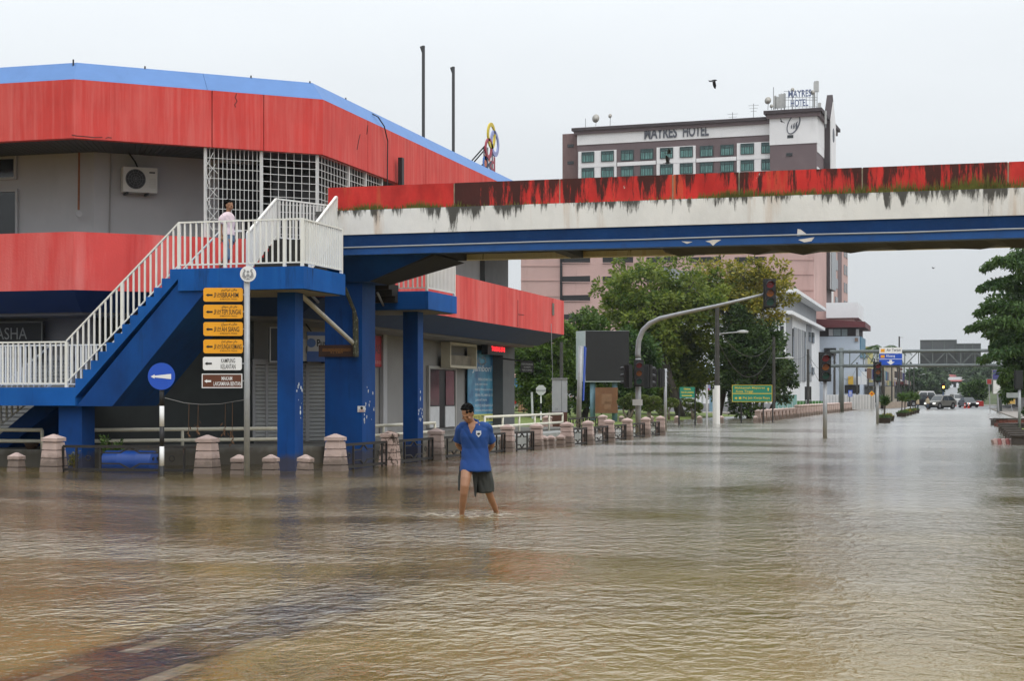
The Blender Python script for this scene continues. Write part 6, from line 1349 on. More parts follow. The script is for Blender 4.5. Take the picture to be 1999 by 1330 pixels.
# hanging pedestrian-signal wire with small heads further on
# ================================================================== LAWN-SIDE FURNITURE
def ground_post(u, v0, d, r_=.05, zb=-.2): p = dep(u, 775, d); return (p.x, p.y, zb), (p.x, p.y, dep(u, v0, d).z)
cab = thing('meter_cabinet', 'grey steel two-door electrical cabinet on a brown base', 'cabinet', tuple(g_at(1093, 80, .3)))
a = dep(1078, 805, 80); MB().obox(a, CR, Z, 29.5 * 80 / F, 64 * 80 / F, .5).build('case', mat('cabinet_grey', (.30, .31, .33), .5, .08), cab); MB().obox(a + CR * (18 * 80 / F) - CB * .006, CR, Z, .012, 64 * 80 / F, .01).build('door_gap', M_black_metal, cab)
MB().obox(a - CR * .04 + Z * (64 * 80 / F) - CB * .04, CR, Z, 31.5 * 80 / F, .07, .58).build('lid', mat('cabinet_lid', (.2, .2, .21), .5), cab); MB().obox(dep(1077, 840, 79.9), CR, Z, 30.5 * 80 / F, 35 * 80 / F, .55).build('base', mat('rust_brown', (.075, .03, .02), .8, .2, 3), cab); text('23', mat('cabinet_number', (.12, .12, .13), .5, 0), cab, a + CR * .22 + Z * .1, CR, Z, h=.1)
vb = thing('video_board', 'large dark video billboard on blue posts beside the lawn', 'billboard', tuple(g_at(1180, 100, .3)))
a = dep(1142, 746, 99); MB().obox(a, CR, Z, 86 * 99 / F, 100 * 99 / F, .9).build('cabinet', mat('cabinet_pale', (.45, .49, .52), .5, .08), vb)
scr = MB().obox(a - CB * .01 + CR * .03 + Z * .05, CR, Z, 85 * 99 / F, 98 * 99 / F, .02).build('screen', mat('dead_screen', (.012, .012, .013), .45, .2, 3), vb)
a2 = dep(1125.5, 741, 100.5); MB().hexa([a2 + CB * .4, a - CB * .0, a + CB * .85, a2 + CB * .9], [a2 + CB * .4 + Z * (95 * 100 / F), a + Z * (100 * 99 / F), a + CB * .85 + Z * (100 * 99 / F), a2 + CB * .9 + Z * (95 * 100 / F)]).build('side_panel', mat('cabinet_pale', (.45, .49, .52), .5), vb)
M_pb = mat('pale_blue_post', (.16, .27, .34), .7, .25, 2)
for u in (1157, 1200): p = g_at(u, 99.5, .0); MB().tube([p, (p.x, p.y, dep(u, 742, 99.5).z)], .17, 10).build('post', M_pb, vb, True)
a = dep(1162, 807, 99); bo = MB().obox(a, CR, Z, 44 * 99 / F, 50 * 99 / F, .06).build('wooden_board', mat('brown_board', (.16, .075, .035), .8, .25, 2), vb)
for x0, y0, w_, h_ in ((.28, .35, .45, .4), (.40, .15, .3, .3)): MB().obox(a + CR * (44 * 99 / F * x0) + Z * (50 * 99 / F * y0) - CB * .008, CR, Z, 44 * 99 / F * w_, 50 * 99 / F * h_, .006).build('board_patch', mat('brown_patch', (.20, .11, .06), .8, .2, 3), bo)
lp = thing('leaning_sign', 'leaning grey pole with a blue board seen edge-on', 'sign', tuple(g_at(1129, 70, 0)))
p = g_at(1128.5, 70, -.1); MB().tube([p, dep(1134, 676, 70)], .11, 10).build('pole', M_galv, lp, True); bo = MB().hexa([dep(1137, 783, 70), dep(1140, 676, 70), dep(1143, 679, 71.5), dep(1139, 782, 71.5)], [dep(1138.5, 783, 70), dep(1142, 676, 70), dep(1145, 679, 71.5), dep(1140.5, 782, 71.5)]).build('board', M_sblue, lp)
so_ = thing('stop_sign', 'back of an octagonal stop sign on a banded pole', 'traffic sign', tuple(g_at(1056, 92, .2))); lo, hi = ground_post(1056, 755, 92)
for k in range(5): MB().tube([(lo[0], lo[1], lo[2] + (hi[2] - lo[2]) * k / 5), (lo[0], lo[1], lo[2] + (hi[2] - lo[2]) * (k + 1) / 5)], .04, 8).build('pole_band', M_wht if k % 2 else M_black_metal, so_)
c = dep(1056, 762, 91.9); P = [c + CR * .31 * math.cos(R(22.5 + 45 * k)) + Z * .31 * math.sin(R(22.5 + 45 * k)) for k in range(8)]; MB().hexa([p + CB * .02 for p in P], P).build('octagon', mat('sign_back_pale', (.45, .46, .46), .5), so_); MB().bar(c - CR * .28 - CB * .02, c + CR * .28 - CB * .02, .03).build('brace', M_galv, so_)
# guard house with gate
gh = thing('guard_house', 'small pale blue guard house with blue shingled gable', 'guard house', tuple(g_at(1015, 112, .3))); k_ = 112 / F
def gbx(name, u0, v0, u1, v1, m, d=112, t=2.5, par=gh): return MB().obox(dep(u0, v1, d), CR, Z, (u1 - u0) * d / F, (v1 - v0) * d / F, t).build(name, m, par)
gbx('wall', 960, 765, 996, 808, mat('pale_cyan_wall', (.30, .50, .55), .8, .08)); gbx('window', 984, 772, 987, 785, M_glass, 111.9, .1); gbx('plinth', 960, 807, 1060, 812, mat('kerb_stripe', (.35, .33, .22), .8, .5, 1.5), 111.5, 1)
P = [(960, 757), (1032, 757), (1012, 735), (985, 748)]; pts = [dep(u, v, 111) for u, v in P]; MB().hexa([p + CB * 3 for p in pts], pts).build('gable', mat('blue_shingle', (.07, .20, .38), .7, .2, 3), gh); gbx('fascia', 960, 757, 1035, 766, mat('brown_fascia', (.07, .03, .02), .7), 111.2, 2.5); gbx('orange_wall', 1011, 762, 1048, 805, mat('orange_wall', (.55, .30, .16), .8), 116, .3)
gt_ = thing('iron_gate', 'dark barred gate next to the guard house', 'gate', tuple(g_at(1020, 110, .3)))
for z_ in (770, 785, 803): MB().bar(dep(997, z_, 110), dep(1069, z_, 110), .05).build('rail', M_iron, gt_)
bm_ = MB().box((-.018, -.018, 0), (.018, .018, 34 * 110 / F)).mesh('bar', M_iron)
for k in range(25): p = dep(997 + k * 3, 804, 110); inst('bar', bm_, gt_, Matrix.Translation(p))
MB().disc(dep(1004, 783, 109.8), .22, -CB, .03, 14).build('red_plate', mat('red_plate', (.45, .02, .02), .6), gt_)
tp_ = thing('white_post', 'leaning white banded post in front of the gate', 'post', tuple(g_at(1039, 100, .2))); MB().tube([g_at(1040, 100, .1), dep(1038, 766, 100)], .07, 8).build('pole', mat('pole_grey_white', (.42, .43, .44), .7, .2, 3), tp_)
# white sheds seen past the corner
for u0, v0, u1, v1, d, m_, l in ((940, 690, 1012, 735, 170, M_hp, 'pinkish block seen through the gap past the shop corner'), (950, 735, 1000, 770, 150, M_ow, 'low white shed behind the guard house')):
    o = MB().obox(dep(u0, v1 + 40, d), CR, Z, (u1 - u0) * d / F, (v1 + 40 - v0) * d / F, 6).build('outbuilding', m_); tag(o, l, 'building'); MB().obox(dep(u0 - 2, v0, d - .4), CR, Z, (u1 - u0 + 4) * d / F, .3, 7).build('roof_edge', M_og, o); MB().obox(dep(u0 + 12, v0 + 14, d - .05), CR, Z, 1.2, .5, .1).build('window', M_glass, o)
# precast wall with pickets behind the lawn, teal gate, green fence, white wall
fw = thing('picket_wall', 'grey concrete wall with pale pickets behind the park trees', 'wall', (-25, 150, .2)); FY = 150.0; fa = lambda u, v: atY(u, v, FY)
x0_, x1_ = fa(1090, 790).x, fa(1512, 790).x; zb_, zc_, zd_ = .2, fa(1450, 788).z + .0, fa(1450, 770).z + .1
MB().box((x0_, FY, -.1), (x1_, FY + .2, 1.0)).build('base_wall', mat('fence_concrete', (.26, .26, .27), .85, .2, 1, streak=[((.08, .08, .08), .5, (1, 1, .3), .5, .7)]), fw); MB().box((x0_, FY + .05, 1.85), (x1_, FY + .15, 2.0)).build('top_rail', mat('picket_pale', (.40, .42, .41), .8, .15), fw)
pk = MB().box((-.09, -.05, 0), (.09, .05, .9)).mesh('picket', mat('picket_pale', (.4, .42, .41), .8))
n_ = int((x1_ - x0_) / .42)
for k in range(n_): inst('picket', pk, fw, Matrix.Translation((x0_ + .2 + k * .42, FY + .1, 1.0)))
for k in range(8): X = x0_ + (x1_ - x0_) * k / 7; MB().box((X - .15, FY - .05, -.1), (X + .15, FY + .25, 2.1)).build('post', M_pb, fw)
tg = thing('teal_gate', 'pale teal panelled gate beyond the large green sign', 'gate', (-20, 138, 0)); GYt = 140.0; ta = lambda u, v: atY(u, v, GYt)
for k in range(5):
    u0 = 1511 + k * 9; MB().obox(ta(u0, 806), ex, Z, ta(u0 + 8.3, 806).x - ta(u0, 806).x, ta(u0, 771).z - ta(u0, 806).z, .12).build('panel', mat('teal_paint', (.22, .40, .39), .7, .15, 1.5), tg)
gf = thing('green_fence', 'green hoarding fence behind the far bollard row', 'fence', (-16, 160, 0)); ga_ = lambda u, v: atY(u, v, 158)
for k in range(9):
    u0 = 1556 + k * 6; MB().obox(ga_(u0, 802), ex, Z, ga_(u0 + 5.4, 802).x - ga_(u0, 802).x, ga_(u0, 783).z - ga_(u0, 802).z, .06).build('panel', mat('hoarding_green', (.05, .16, .035), .6, .2, 2), gf)
ww_ = thing('white_wall', 'low white boundary wall with dark grid in front of the stained building', 'wall', (-14, 200, 0)); wa = lambda u, v: atY(u, v, 196)
MB().obox(wa(1612, 800), ex, Z, wa(1708, 800).x - wa(1612, 800).x, wa(1612, 771).z - wa(1612, 800).z, .2).build('wall', mat('boundary_white', (.62, .62, .62), .8, .1, .5, streak=[((.2, .2, .2), .4, (1, 1, .2), .55, .75)]), ww_)
for k in range(17): p = wa(1614 + k * 5.7, 799); MB().box((p.x, p.y - .06, p.z), (p.x + .04, p.y - .02, p.z + 1.7)).build('grid_bar', M_og, ww_)
# ================================================================== ROAD SIGNS
def gsign(name, label, u0, v0, u1, v1, d, m, posts, rim=None):
    a = dep(u0, v1, d); w = (u1 - u0) * d / F; h = (v1 - v0) * d / F; t = thing(name, label, 'road sign', tuple(g_at((u0 + u1) / 2, d, 0))); bo = MB().obox(a, CR, Z, w, h, .04).build('board', m, t)
    if rim:
        f = MB()
        for x0, y0, ww, hh in ((0, 0, w, .03), (0, h - .03, w, .03), (0, .03, .03, h - .06), (w - .03, .03, .03, h - .06)): f.obox(a + CR * x0 + Z * y0 - CB * .008, CR, Z, ww, hh, .006)
        f.build('rim', rim, bo)
    for u in posts: lo, hi = ground_post(u, v0 + 2, d + .1); MB().tube([lo, hi], .045, 8).build('post', M_black_metal, t)
    return t, bo, a, w, h
M_sy = mat('sign_letter_yellow', (.62, .45, .04), .5, 0)
t, bo, a, w, h = gsign('terminal_sign', 'small green sign with yellow arrow pointing right', 1327, 756, 1356, 777, 92, M_grn, (1325.5, 1357))
text('TERMINAL', M_sy, bo, a + CR * w * .5 + Z * h * .72, CR, Z, h=h * .17, w=w * .5, bold=.02); text('TUN SRI LANANG', M_sy, bo, a + CR * w * .5 + Z * h * .42, CR, Z, h=h * .17, w=w * .86, bold=.02); arrow(a + CR * w * .84 + Z * h * .2, CR, Z, w * .7, h * .2, M_sy, bo, flip=-1)
t, bo, a, w, h = gsign('direction_sign', 'large green direction sign with yellow border and lettering', 1429, 752, 1507.5, 785, 101, M_grn, (1447, 1490, 1508.5), M_sy)
MB().obox(a + Z * h * .47 - CB * .008, CR, Z, w, h * .045, .006).build('divider', M_sy, bo)
text('Mahkamah Majistret', M_sy, bo, a + CR * w * .07 + Z * h * .74, CR, Z, h=h * .15, w=w * .75, align='L', bold=.01); text('Kota Tinggi', M_sy, bo, a + CR * w * .10 + Z * h * .53, CR, Z, h=h * .16, w=w * .42, align='L', bold=.01); text('Pej Jab Kerja Raya', M_sy, bo, a + CR * w * .27 + Z * h * .14, CR, Z, h=h * .16, w=w * .67, align='L', bold=.01)
arrow(a + CR * w * .06 + Z * h * .22, CR, Z, w * .07, h * .16, M_sy, bo); arrow(a + CR * w * .9 + Z * h * .86, -Z, CR, h * .22, w * .06, M_sy, bo); MB().obox(a + CR * w * .17 + Z * h * .16 - CB * .008, CR, Z, w * .06, h * .13, .006).build('route_shield', M_sy, bo)
t, bo, a, w, h = gsign('small_sign', 'thin white post with a small blue and red sign', 1380, 752, 1387, 762, 93, mat('small_blue', (.2, .22, .4), .6), ()); lo, hi = ground_post(1380, 751, 93); MB().tube([lo, hi], .06, 8).build('post', mat('pole_grey_white', (.42, .43, .44), .7), t)
MB().obox(a + CR * w * .2 + Z * h * .05 - CB * .005, CR, Z, w * .5, h * .25, .003).build('red_mark', mat('red_plate', (.45, .02, .02), .6), bo)
t, bo, a, w, h = gsign('parking_sign', 'small blue sign board on the fence before the white wall', 1656, 762, 1664, 775, 190, M_sblue, (1658,)); 
for k in range(4): MB().obox(a + CR * w * .15 + Z * h * (.15 + .2 * k) - CB * .01, CR, Z, w * .7, h * .08, .006).build('printed_line', M_wht, bo)
t = thing('warning_sign', 'yellow diamond warning sign near the far bollards', 'road sign', tuple(g_at(1702, 175, 0))); c = dep(1702, 769, 175); P = [c + CR * .33 * math.cos(R(90 * k)) + Z * .33 * math.sin(R(90 * k)) for k in range(4)]; bo = MB().hexa([p + CB * .03 for p in P], P).build('diamond', M_yel, t); MB().disc(c - CB * .005, .1, -CB, .004, 10).build('symbol', mat('red_plate', (.45, .02, .02), .6), bo); p = g_at(1702, 175.1, 0); MB().tube([p, (p.x, p.y, c.z)], .04, 6).build('post', M_galv, t)
t, bo, a, w, h = gsign('gold_text_board', 'dark board with gold lettering on the green hoarding', 1571, 755, 1584, 781, 150, M_black_metal, (1572, 1583))
for k in range(5): MB().obox(a + CR * w * .3 + Z * h * (.1 + .17 * k) - CB * .008, CR, Z, w * .4, h * .1, .005).build('gold_line', M_gold, bo)
# ================================================================== UTILITY POLES AND WIRES
M_pole = mat('dark_wood_pole', (.05, .048, .045), .85, .3, 3)
def upole(u, vt, d, label, r_=.13, white=None, lamp=None, zb=-.2):
    p = dep(u, 775, d); t = thing('utility_pole', label, 'pole', (p.x, p.y, 0), 0, 'utility poles'); zt_ = dep(u, vt, d).z; z0 = zb
    if white: zw = dep(u, white, d).z; MB().tube([(p.x, p.y, zb), (p.x, p.y, zw)], r_ * 1.08, 8).build('white_foot', M_wht, t); z0 = zw
    MB().tube([(p.x, p.y, z0), (p.x, p.y, zt_)], [r_, r_ * .75], 8).build('shaft', M_pole, t)
    if lamp:
        q = Vector((p.x, p.y, dep(u, lamp[1], d).z)); e_ = dep(lamp[0], lamp[2], d); MB().tube([q, q.lerp(e_, .6), e_], .035, 6).build('lamp_arm', M_galv, t)
        MB().ell([(e_.x - .1, e_.y, e_.z - .05, .02, .02), (e_.x, e_.y, e_.z - .06, .32, .12), (e_.x, e_.y, e_.z + .05, .34, .13), (e_.x, e_.y, e_.z + .10, .1, .06)], 10).build('lamp_head', mat('lamp_grey', (.45, .46, .46), .5), t)
    return t
up1 = upole(1400, 600, 96, 'utility pole with white foot and street lamp before the trees', .16, 753, (1450, 652, 648)); upole(1394, 755, 96.5, 'short white strut leaning beside the lamp utility pole', .08, 760)
upole(1510.5, 658, 118, 'dark utility pole right of the large green sign', .14, None, (1541, 700, 699)); upole(1577.5, 682, 150, 'dark utility pole over the green hoarding', .15, 790); upole(1629, 690, 200, 'dark utility pole left of the gantry post', .17); upole(1673, 708, 205, 'grey utility pole between gantry post and blue sign', .14)
for k, (u, vt, d) in enumerate(((1695, 740, 240), (1707, 700, 255), (1741, 688, 270), (1752, 700, 300), (1765, 712, 330), (1775, 716, 360), (1784, 722, 390), (1794, 730, 400), (1801, 728, 430))): upole(u, vt, d, 'dark pole on the far left pavement, %s from the gantry post towards the hill' % ordw(k + 1), .14, zb=0, lamp=(u + 9, vt + 3, vt + 1) if k % 2 else None)
q = dep(1755, 790, 330); upole(1755.5, 657, 330, 'tall floodlight pole beyond the gantry sign', .2, lamp=(1760, 660, 659))
def wire(p, q, sag, label, r_=.018):
    p, q = Vector(p), Vector(q); o = MB().tube([p.lerp(q, k / 12) - Z * (sag * 4 * (k / 12) * (1 - k / 12)) for k in range(13)], r_, 4).build('overhead_wire', M_black_metal); tag(o, label, 'wire', 'overhead wires')
P1, P2, P3, P4 = dep(1400, 640, 96), dep(1510.5, 668, 118), dep(1577.5, 690, 150), dep(1629, 700, 200)
wire(P1, P2, 1.4, 'wire sagging from the lamp pole to the dark pole'); wire(P1 - Z * .7, P2 - Z * .5, 2.2, 'lower wire sagging from the lamp pole to the dark pole'); wire(P2, P3, .9, 'wire between the dark pole and the hoarding pole'); wire(P3, P4, 1.6, 'wire from the hoarding pole towards the gantry'); wire(P3, P4 - Z * 1.0, 2.6, 'lower wire from the hoarding pole towards the gantry'); wire(P4, dep(1673, 715, 205), 2.2, 'looping wire behind the gantry post'); wire(dep(1673, 715, 205), dep(1741, 700, 270), 2.6, 'wire looping under the gantry sign')
# pole behind the corner tree
upole(1096, 668, 95, 'dark pole rising beside the building ledge end', .13)
# ================================================================== FAR BOLLARD ROW
fb = MB(); w_ = .2; fb.hexa([(-.24, -.24, -.2), (.24, -.24, -.2), (.24, .24, -.2), (-.24, .24, -.2)], [(-.17, -.17, .84), (.17, -.17, .84), (.17, .17, .84), (-.17, .17, .84)]); fb.hexa([(-.21, -.21, .86), (.21, -.21, .86), (.21, .21, .86), (-.21, .21, .86)], [(-.21, -.21, .93), (.21, -.21, .93), (.21, .21, .93), (-.21, .21, .93)]).hexa([(-.21, -.21, .93), (.21, -.21, .93), (.21, .21, .93), (-.21, .21, .93)], [(-.02, -.02, 1.02), (.02, -.02, 1.02), (.02, .02, 1.02), (-.02, .02, 1.02)])
fbm = fb.mesh('bollard', M_pink)
yy = [102.5 + 2.55 * k for k in range(49)]
for k, y in enumerate(yy):
    s_ = 'pink bollard in the long far row, %s from its near end' % ordw(k + 1)
    if k < 10:
        bollard((-12.3, y), s_, rz=.02 * k, group='far bollard row')
    else: o = inst('bollard', fbm, None, put(-12.3, y)); tag(o, s_, 'bollard', 'far bollard row')
bollard((-12.35, 101.7), 'short pink bollard starting the long far row', tall=False)
fp_ = MB()
for z in (.1, .56): fp_.box((-.03, .2, z), (.03, 2.35, z + .06))
for k in range(6): fp_.box((-.02, .45 + k * .34, .1), (.02, .5 + k * .34, .6))
fpm = fp_.mesh('fence_panel', mat('rusty_panel', (.10, .05, .03), .8, .3, 2))
for k, y in enumerate(yy[:-1]):
    s_ = 'rusty fence panel of the far bollard row, %s from its near end' % ordw(k + 1)
    o = inst('fence_panel', fpm, None, put(-12.3, y)); tag(o, s_, 'fence panel', 'far fence panels')
# concrete road barrier curving at the far left
for k in range(6):
    p = dep(1728 + k * 6, 795, 216 + k * 2); o = MB().hexa([(p.x - .9, p.y - .3, -.1), (p.x + .9, p.y - .3, -.1), (p.x + .9, p.y + .3, -.1), (p.x - .9, p.y + .3, -.1)], [(p.x - .9, p.y - .1, .95), (p.x + .9, p.y - .1, .95), (p.x + .9, p.y + .1, .95), (p.x - .9, p.y + .1, .95)]).build('concrete_barrier', mat('buff_concrete', (.36, .29, .23), .85, .2, 1)); tag(o, 'buff concrete barrier piece beyond the median palms, %s from the left' % ordw(k + 1), 'barrier', 'concrete barrier pieces')
# ================================================================== RIGHT KERB: BRICK PLANTERS
M_brick = mat('dark_brick', (.13, .045, .032), .85, .3, 5); M_slabd = mat('dark_slab', (.05, .042, .036), .8, .3, 4)
for k, (u0, u1, v, d, m_, l) in enumerate(((1939, 1962, 829, 92, M_slabd, 'dark low planter box at the right kerb, farthest'), (1946, 2010, 832, 88, M_brick, 'long low red brick planter at the right kerb'), (1958, 2010, 842, 76, M_slabd, 'dark slab planter before the brick one at right'))):
    a = dep(u0, v, d); b_ = dep(u1, v, d); t = thing('kerb_planter', l, 'planter', (a.x, a.y, 0)); nbx = max(3, int((b_ - a).length / .24)); 
    for r_ in range(2 if k == 1 else 1):
        hh_ = .19 if k == 1 else .3
        bmsh = MB().obox(Vector((0, 0, 0)), CR, Z, .225, hh_ - .012, .5).mesh('brick', m_)
        for j in range(nbx): inst('brick', bmsh, t, Matrix.Translation(a + CR * (j * .24 + (.12 if r_ % 2 else 0)) + Vector((0, 0, -a.z + .0 + r_ * hh_))))
    MB().obox(Vector((a.x, a.y, (.38 if k == 1 else .3))) - CR * .05 - CB * .04, CR, Z, nbx * .24 + .15, .07, .62).build('coping', M_slabd, t)
for k in range(7):
    q = atZ(1956 + k * 4.6, 842 + k * 4.3); o = MB().box((q.x - .16, q.y - .2, -.2), (q.x + .55, q.y + .2, .26)).box((q.x - .2, q.y - .24, .262), (q.x + .6, q.y + .24, .33)).build('kerb_block', M_slabd); tag(o, 'dark concrete kerb block, %s along the right lawn edge' % ORD[k], 'kerb block', 'kerb blocks on the right')
q = atZ(1965, 868); db = thing('debris_panel', 'tilted red and white striped panel lying at the right kerb', 'debris', tuple(q))
for k in range(6): a = q + CR * (k * .14 - .42); MB().hexa([a, a + CR * .12, a + CR * .12 + CB * .3, a + CB * .3], [a + Z * .14 + CB * .1, a + CR * .12 + Z * .2 + CB * .1, a + CR * .12 + CB * .42 + Z * .2, a + CB * .42 + Z * .14]).build('striped_slat', mat('red_slat', (.16, .05, .045), .8, .3, 6) if k % 2 else mat('pale_slat', (.24, .17, .15), .8, .3, 6), db)
# ================================================================== VEHICLES
M_tyre = mat('tyre', (.012, .012, .013), .8, .1); M_rim = mat('wheel_rim', (.35, .35, .36), .35, .1, metal=.6); M_cg = mat('car_glass', (.03, .038, .042), .08, 0, spec=.7)
M_lamp = mat('head_lamp', (.7, .7, .68), .15, 0, emit=(1, .97, .9, 1.0)); M_trim = mat('black_trim', (.015, .015, .016), .5)
def car(name, label, loc, rz, kind, col, cat='car', lights=True, Lc=4.3, W=1.72, H=1.45):
    """built around the origin, nose towards -Y"""
    t = thing(name, label, cat, loc, rz, 'vehicles at the far end of the road'); Mx = rootm(t)
    M_body = mat('paint_' + label.split()[0], col, .28, .03, 2, coat=.5, spec=.5)
    h2 = Lc / 2; w2_ = W / 2; gh_ = .22 if kind != 'pickup' else .36; wl = H * .56
    side = {'sedan': [(-h2, gh_ + .05), (-h2, wl * .72), (-h2 + .25, wl * .88), (-h2 * .42, wl), (h2 * .70, wl * 1.02), (h2 - .05, wl * .98), (h2, wl * .6), (h2 - .05, gh_ + .05)], 'suv': [(-h2, gh_ + .05), (-h2, wl * .8), (-h2 + .2, wl * .95), (-h2 * .5, wl), (h2 * .9, wl), (h2, wl * .95), (h2, gh_ + .1)], 'pickup': [(-h2, gh_ + .05), (-h2, wl * .75), (-h2 + .12, wl * .95), (-h2 * .46, wl * 1.05), (h2 * .95, wl * 1.05), (h2, wl), (h2, gh_ + .1)]}[kind]
    roof = {'sedan': [(-h2 * .42, wl), (-h2 * .08, H), (h2 * .42, H), (h2 * .82, wl)], 'suv': [(-h2 * .5, wl), (-h2 * .2, H), (h2 * .75, H), (h2 * .96, wl)], 'pickup': [(-h2 * .46, wl * 1.05), (-h2 * .16, H), (h2 * .62, H * .98), (h2 * .97, wl * 1.05)]}[kind]
    T = lambda pts: [Mx @ Vector(p) for p in pts]
    b = MB(); rg = []
    for x, k in ((-w2_, .94), (-w2_ + .09, 1), (w2_ - .09, 1), (w2_, .94)): rg.append(T([(x, y * (1 if k == 1 else .985), z if z > gh_ + .2 else z) for y, z in side]))
    b.rings(rg); b.build('body', M_body, t)
    b = MB(); rg = []
    for x, k in ((-1, 1), (1, 1)): rg.append(T([(x * (w2_ - .05 if z < H * .8 else w2_ - .22), y, z) for y, z in roof]))
    b.rings(rg); cabn = b.build('cabin', M_body, t)
    # glass: windscreen and side windows, slightly proud
    def glass(pts, nm): 
        q = T(pts); n = (q[1] - q[0]).cross(q[2] - q[0]).normalized(); c_ = Mx @ Vector((0, 0, H * .7)); n = n if (q[0] - c_).dot(n) > 0 else -n
        MB().hexa([p - n * .01 for p in q], [p + n * .012 for p in q]).build(nm, M_cg, cabn)
    (y0, z0), (y1, z1), (y2, z2), (y3, z3) = roof; L = lambda a, c, f: a + (c - a) * f
    def xw(z): return L(w2_ - .05, w2_ - .22, (z - z0) / (H - z0)) if z < H * .8 else w2_ - .22
    glass([(-w2_ + .16, L(y0, y1, .12), L(z0, z1, .12)), (w2_ - .16, L(y0, y1, .12), L(z0, z1, .12)), (w2_ - .28, L(y0, y1, .88), L(z0, z1, .88)), (-w2_ + .28, L(y0, y1, .88), L(z0, z1, .88))], 'windscreen')
    glass([(-w2_ + .18, L(y3, y2, .15), L(z3, z2, .15)), (w2_ - .18, L(y3, y2, .15), L(z3, z2, .15)), (w2_ - .3, L(y3, y2, .85), L(z3, z2, .85)), (-w2_ + .3, L(y3, y2, .85), L(z3, z2, .85))], 'rear_window')
    for s_ in (-1, 1):
        xa, xb = s_ * (w2_ - .06), s_ * (w2_ - .21)
        ym = (y1 + y2) / 2
        glass([(xa, L(y0, y1, .25) + .1, L(z0, z1, .12)), (xa, ym - .05, L(z0, z1, .12)), (xb, ym - .05, L(z0, H, .85)), (xb, y1 + .06, L(z0, H, .85))], 'side_window'); glass([(xa, ym + .05, L(z0, z1, .12)), (xa, L(y3, y2, .3) - .05, L(z0, z1, .12)), (xb, y2 - .08, L(z0, H, .85)), (xb, ym + .05, L(z0, H, .85))], 'side_window')
        for y in (-h2 * .62, h2 * .62):
            r_ = .40 if kind != 'sedan' else .31; c_ = Vector((s_ * (w2_ - .1), y, r_))
            wv = MB(); wv.tube([Mx @ (c_ - Vector((s_ * .12, 0, 0))), Mx @ (c_ + Vector((s_ * .12, 0, 0)))], r_, 18); w_ = wv.build('wheel', M_tyre, t); MB().tube([Mx @ (c_ + Vector((s_ * .11, 0, 0))), Mx @ (c_ + Vector((s_ * .135, 0, 0)))], r_ * .6, 12).build('rim', M_rim, w_)
            MB().tube([Mx @ Vector((s_ * (w2_ - .2), y, r_ + .04)), Mx @ Vector((s_ * (w2_ + .012), y, r_ + .04))], r_ * 1.15, 18).build('wheel_arch', M_trim, t)
        MB().hexa(T([(s_ * (w2_ - .45), -h2 - .02, wl * .62), (s_ * (w2_ - .06), -h2 - .01, wl * .62), (s_ * (w2_ - .06), -h2 + .2, wl * .62), (s_ * (w2_ - .45), -h2 + .2, wl * .62)]), T([(s_ * (w2_ - .45), -h2 - .01, wl * .82), (s_ * (w2_ - .04), -h2 + .02, wl * .84), (s_ * (w2_ - .04), -h2 + .22, wl * .84), (s_ * (w2_ - .45), -h2 + .2, wl * .82)])).build('headlight', M_lamp if lights else mat('dull_lamp', (.5, .5, .5), .2), t)
        MB().hexa(T([(s_ * (w2_ + .0), -h2 * .3, wl * 1.02), (s_ * (w2_ + .2), -h2 * .3, wl * 1.04), (s_ * (w2_ + .2), -h2 * .3 + .12, wl * 1.04), (s_ * (w2_ + .0), -h2 * .3 + .12, wl * 1.02)]), T([(s_ * w2_, -h2 * .3, wl * 1.16), (s_ * (w2_ + .2), -h2 * .3, wl * 1.18), (s_ * (w2_ + .2), -h2 * .3 + .12, wl * 1.18), (s_ * w2_, -h2 * .3 + .12, wl * 1.16)])).build('wing_mirror', M_body, t)
    MB().hexa(T([(-w2_ * .45, -h2 - .03, wl * .6), (w2_ * .45, -h2 - .03, wl * .6), (w2_ * .45, -h2 + .1, wl * .6), (-w2_ * .45, -h2 + .1, wl * .6)]), T([(-w2_ * .48, -h2 - .01, wl * .8), (w2_ * .48, -h2 - .01, wl * .8), (w2_ * .48, -h2 + .1, wl * .8), (-w2_ * .48, -h2 + .1, wl * .8)])).build('grille', M_trim, t)
    MB().hexa(T([(-w2_ * .9, -h2 - .05, gh_ + .12), (w2_ * .9, -h2 - .05, gh_ + .12), (w2_ * .9, -h2 + .1, gh_ + .12), (-w2_ * .9, -h2 + .1, gh_ + .12)]), T([(-w2_ * .9, -h2 - .04, gh_ + .24), (w2_ * .9, -h2 - .04, gh_ + .24), (w2_ * .9, -h2 + .1, gh_ + .24), (-w2_ * .9, -h2 + .1, gh_ + .24)])).build('bumper_opening', M_trim, t)
    pl_ = MB().hexa(T([(-.26, -h2 - .075, gh_ + .26), (.26, -h2 - .075, gh_ + .26), (.26, -h2 - .05, gh_ + .26), (-.26, -h2 - .05, gh_ + .26)]), T([(-.26, -h2 - .075, gh_ + .37), (.26, -h2 - .075, gh_ + .37), (.26, -h2 - .05, gh_ + .37), (-.26, -h2 - .05, gh_ + .37)])).build('number_plate', M_trim, t)
    MB().hexa(T([(-w2_ + .1, -h2 + .3, .18), (w2_ - .1, -h2 + .3, .18), (w2_ - .1, h2 - .3, .18), (-w2_ + .1, h2 - .3, .18)]), T([(-w2_ + .1, -h2 + .3, gh_ + .3), (w2_ - .1, -h2 + .3, gh_ + .3), (w2_ - .1, h2 - .3, gh_ + .3), (-w2_ + .1, h2 - .3, gh_ + .3)])).build('underbody', M_trim, t)
    return t
def cl_(u, d): p = dep(u, 775, d); return (p.x, p.y, rz_at(p.y) + .0)
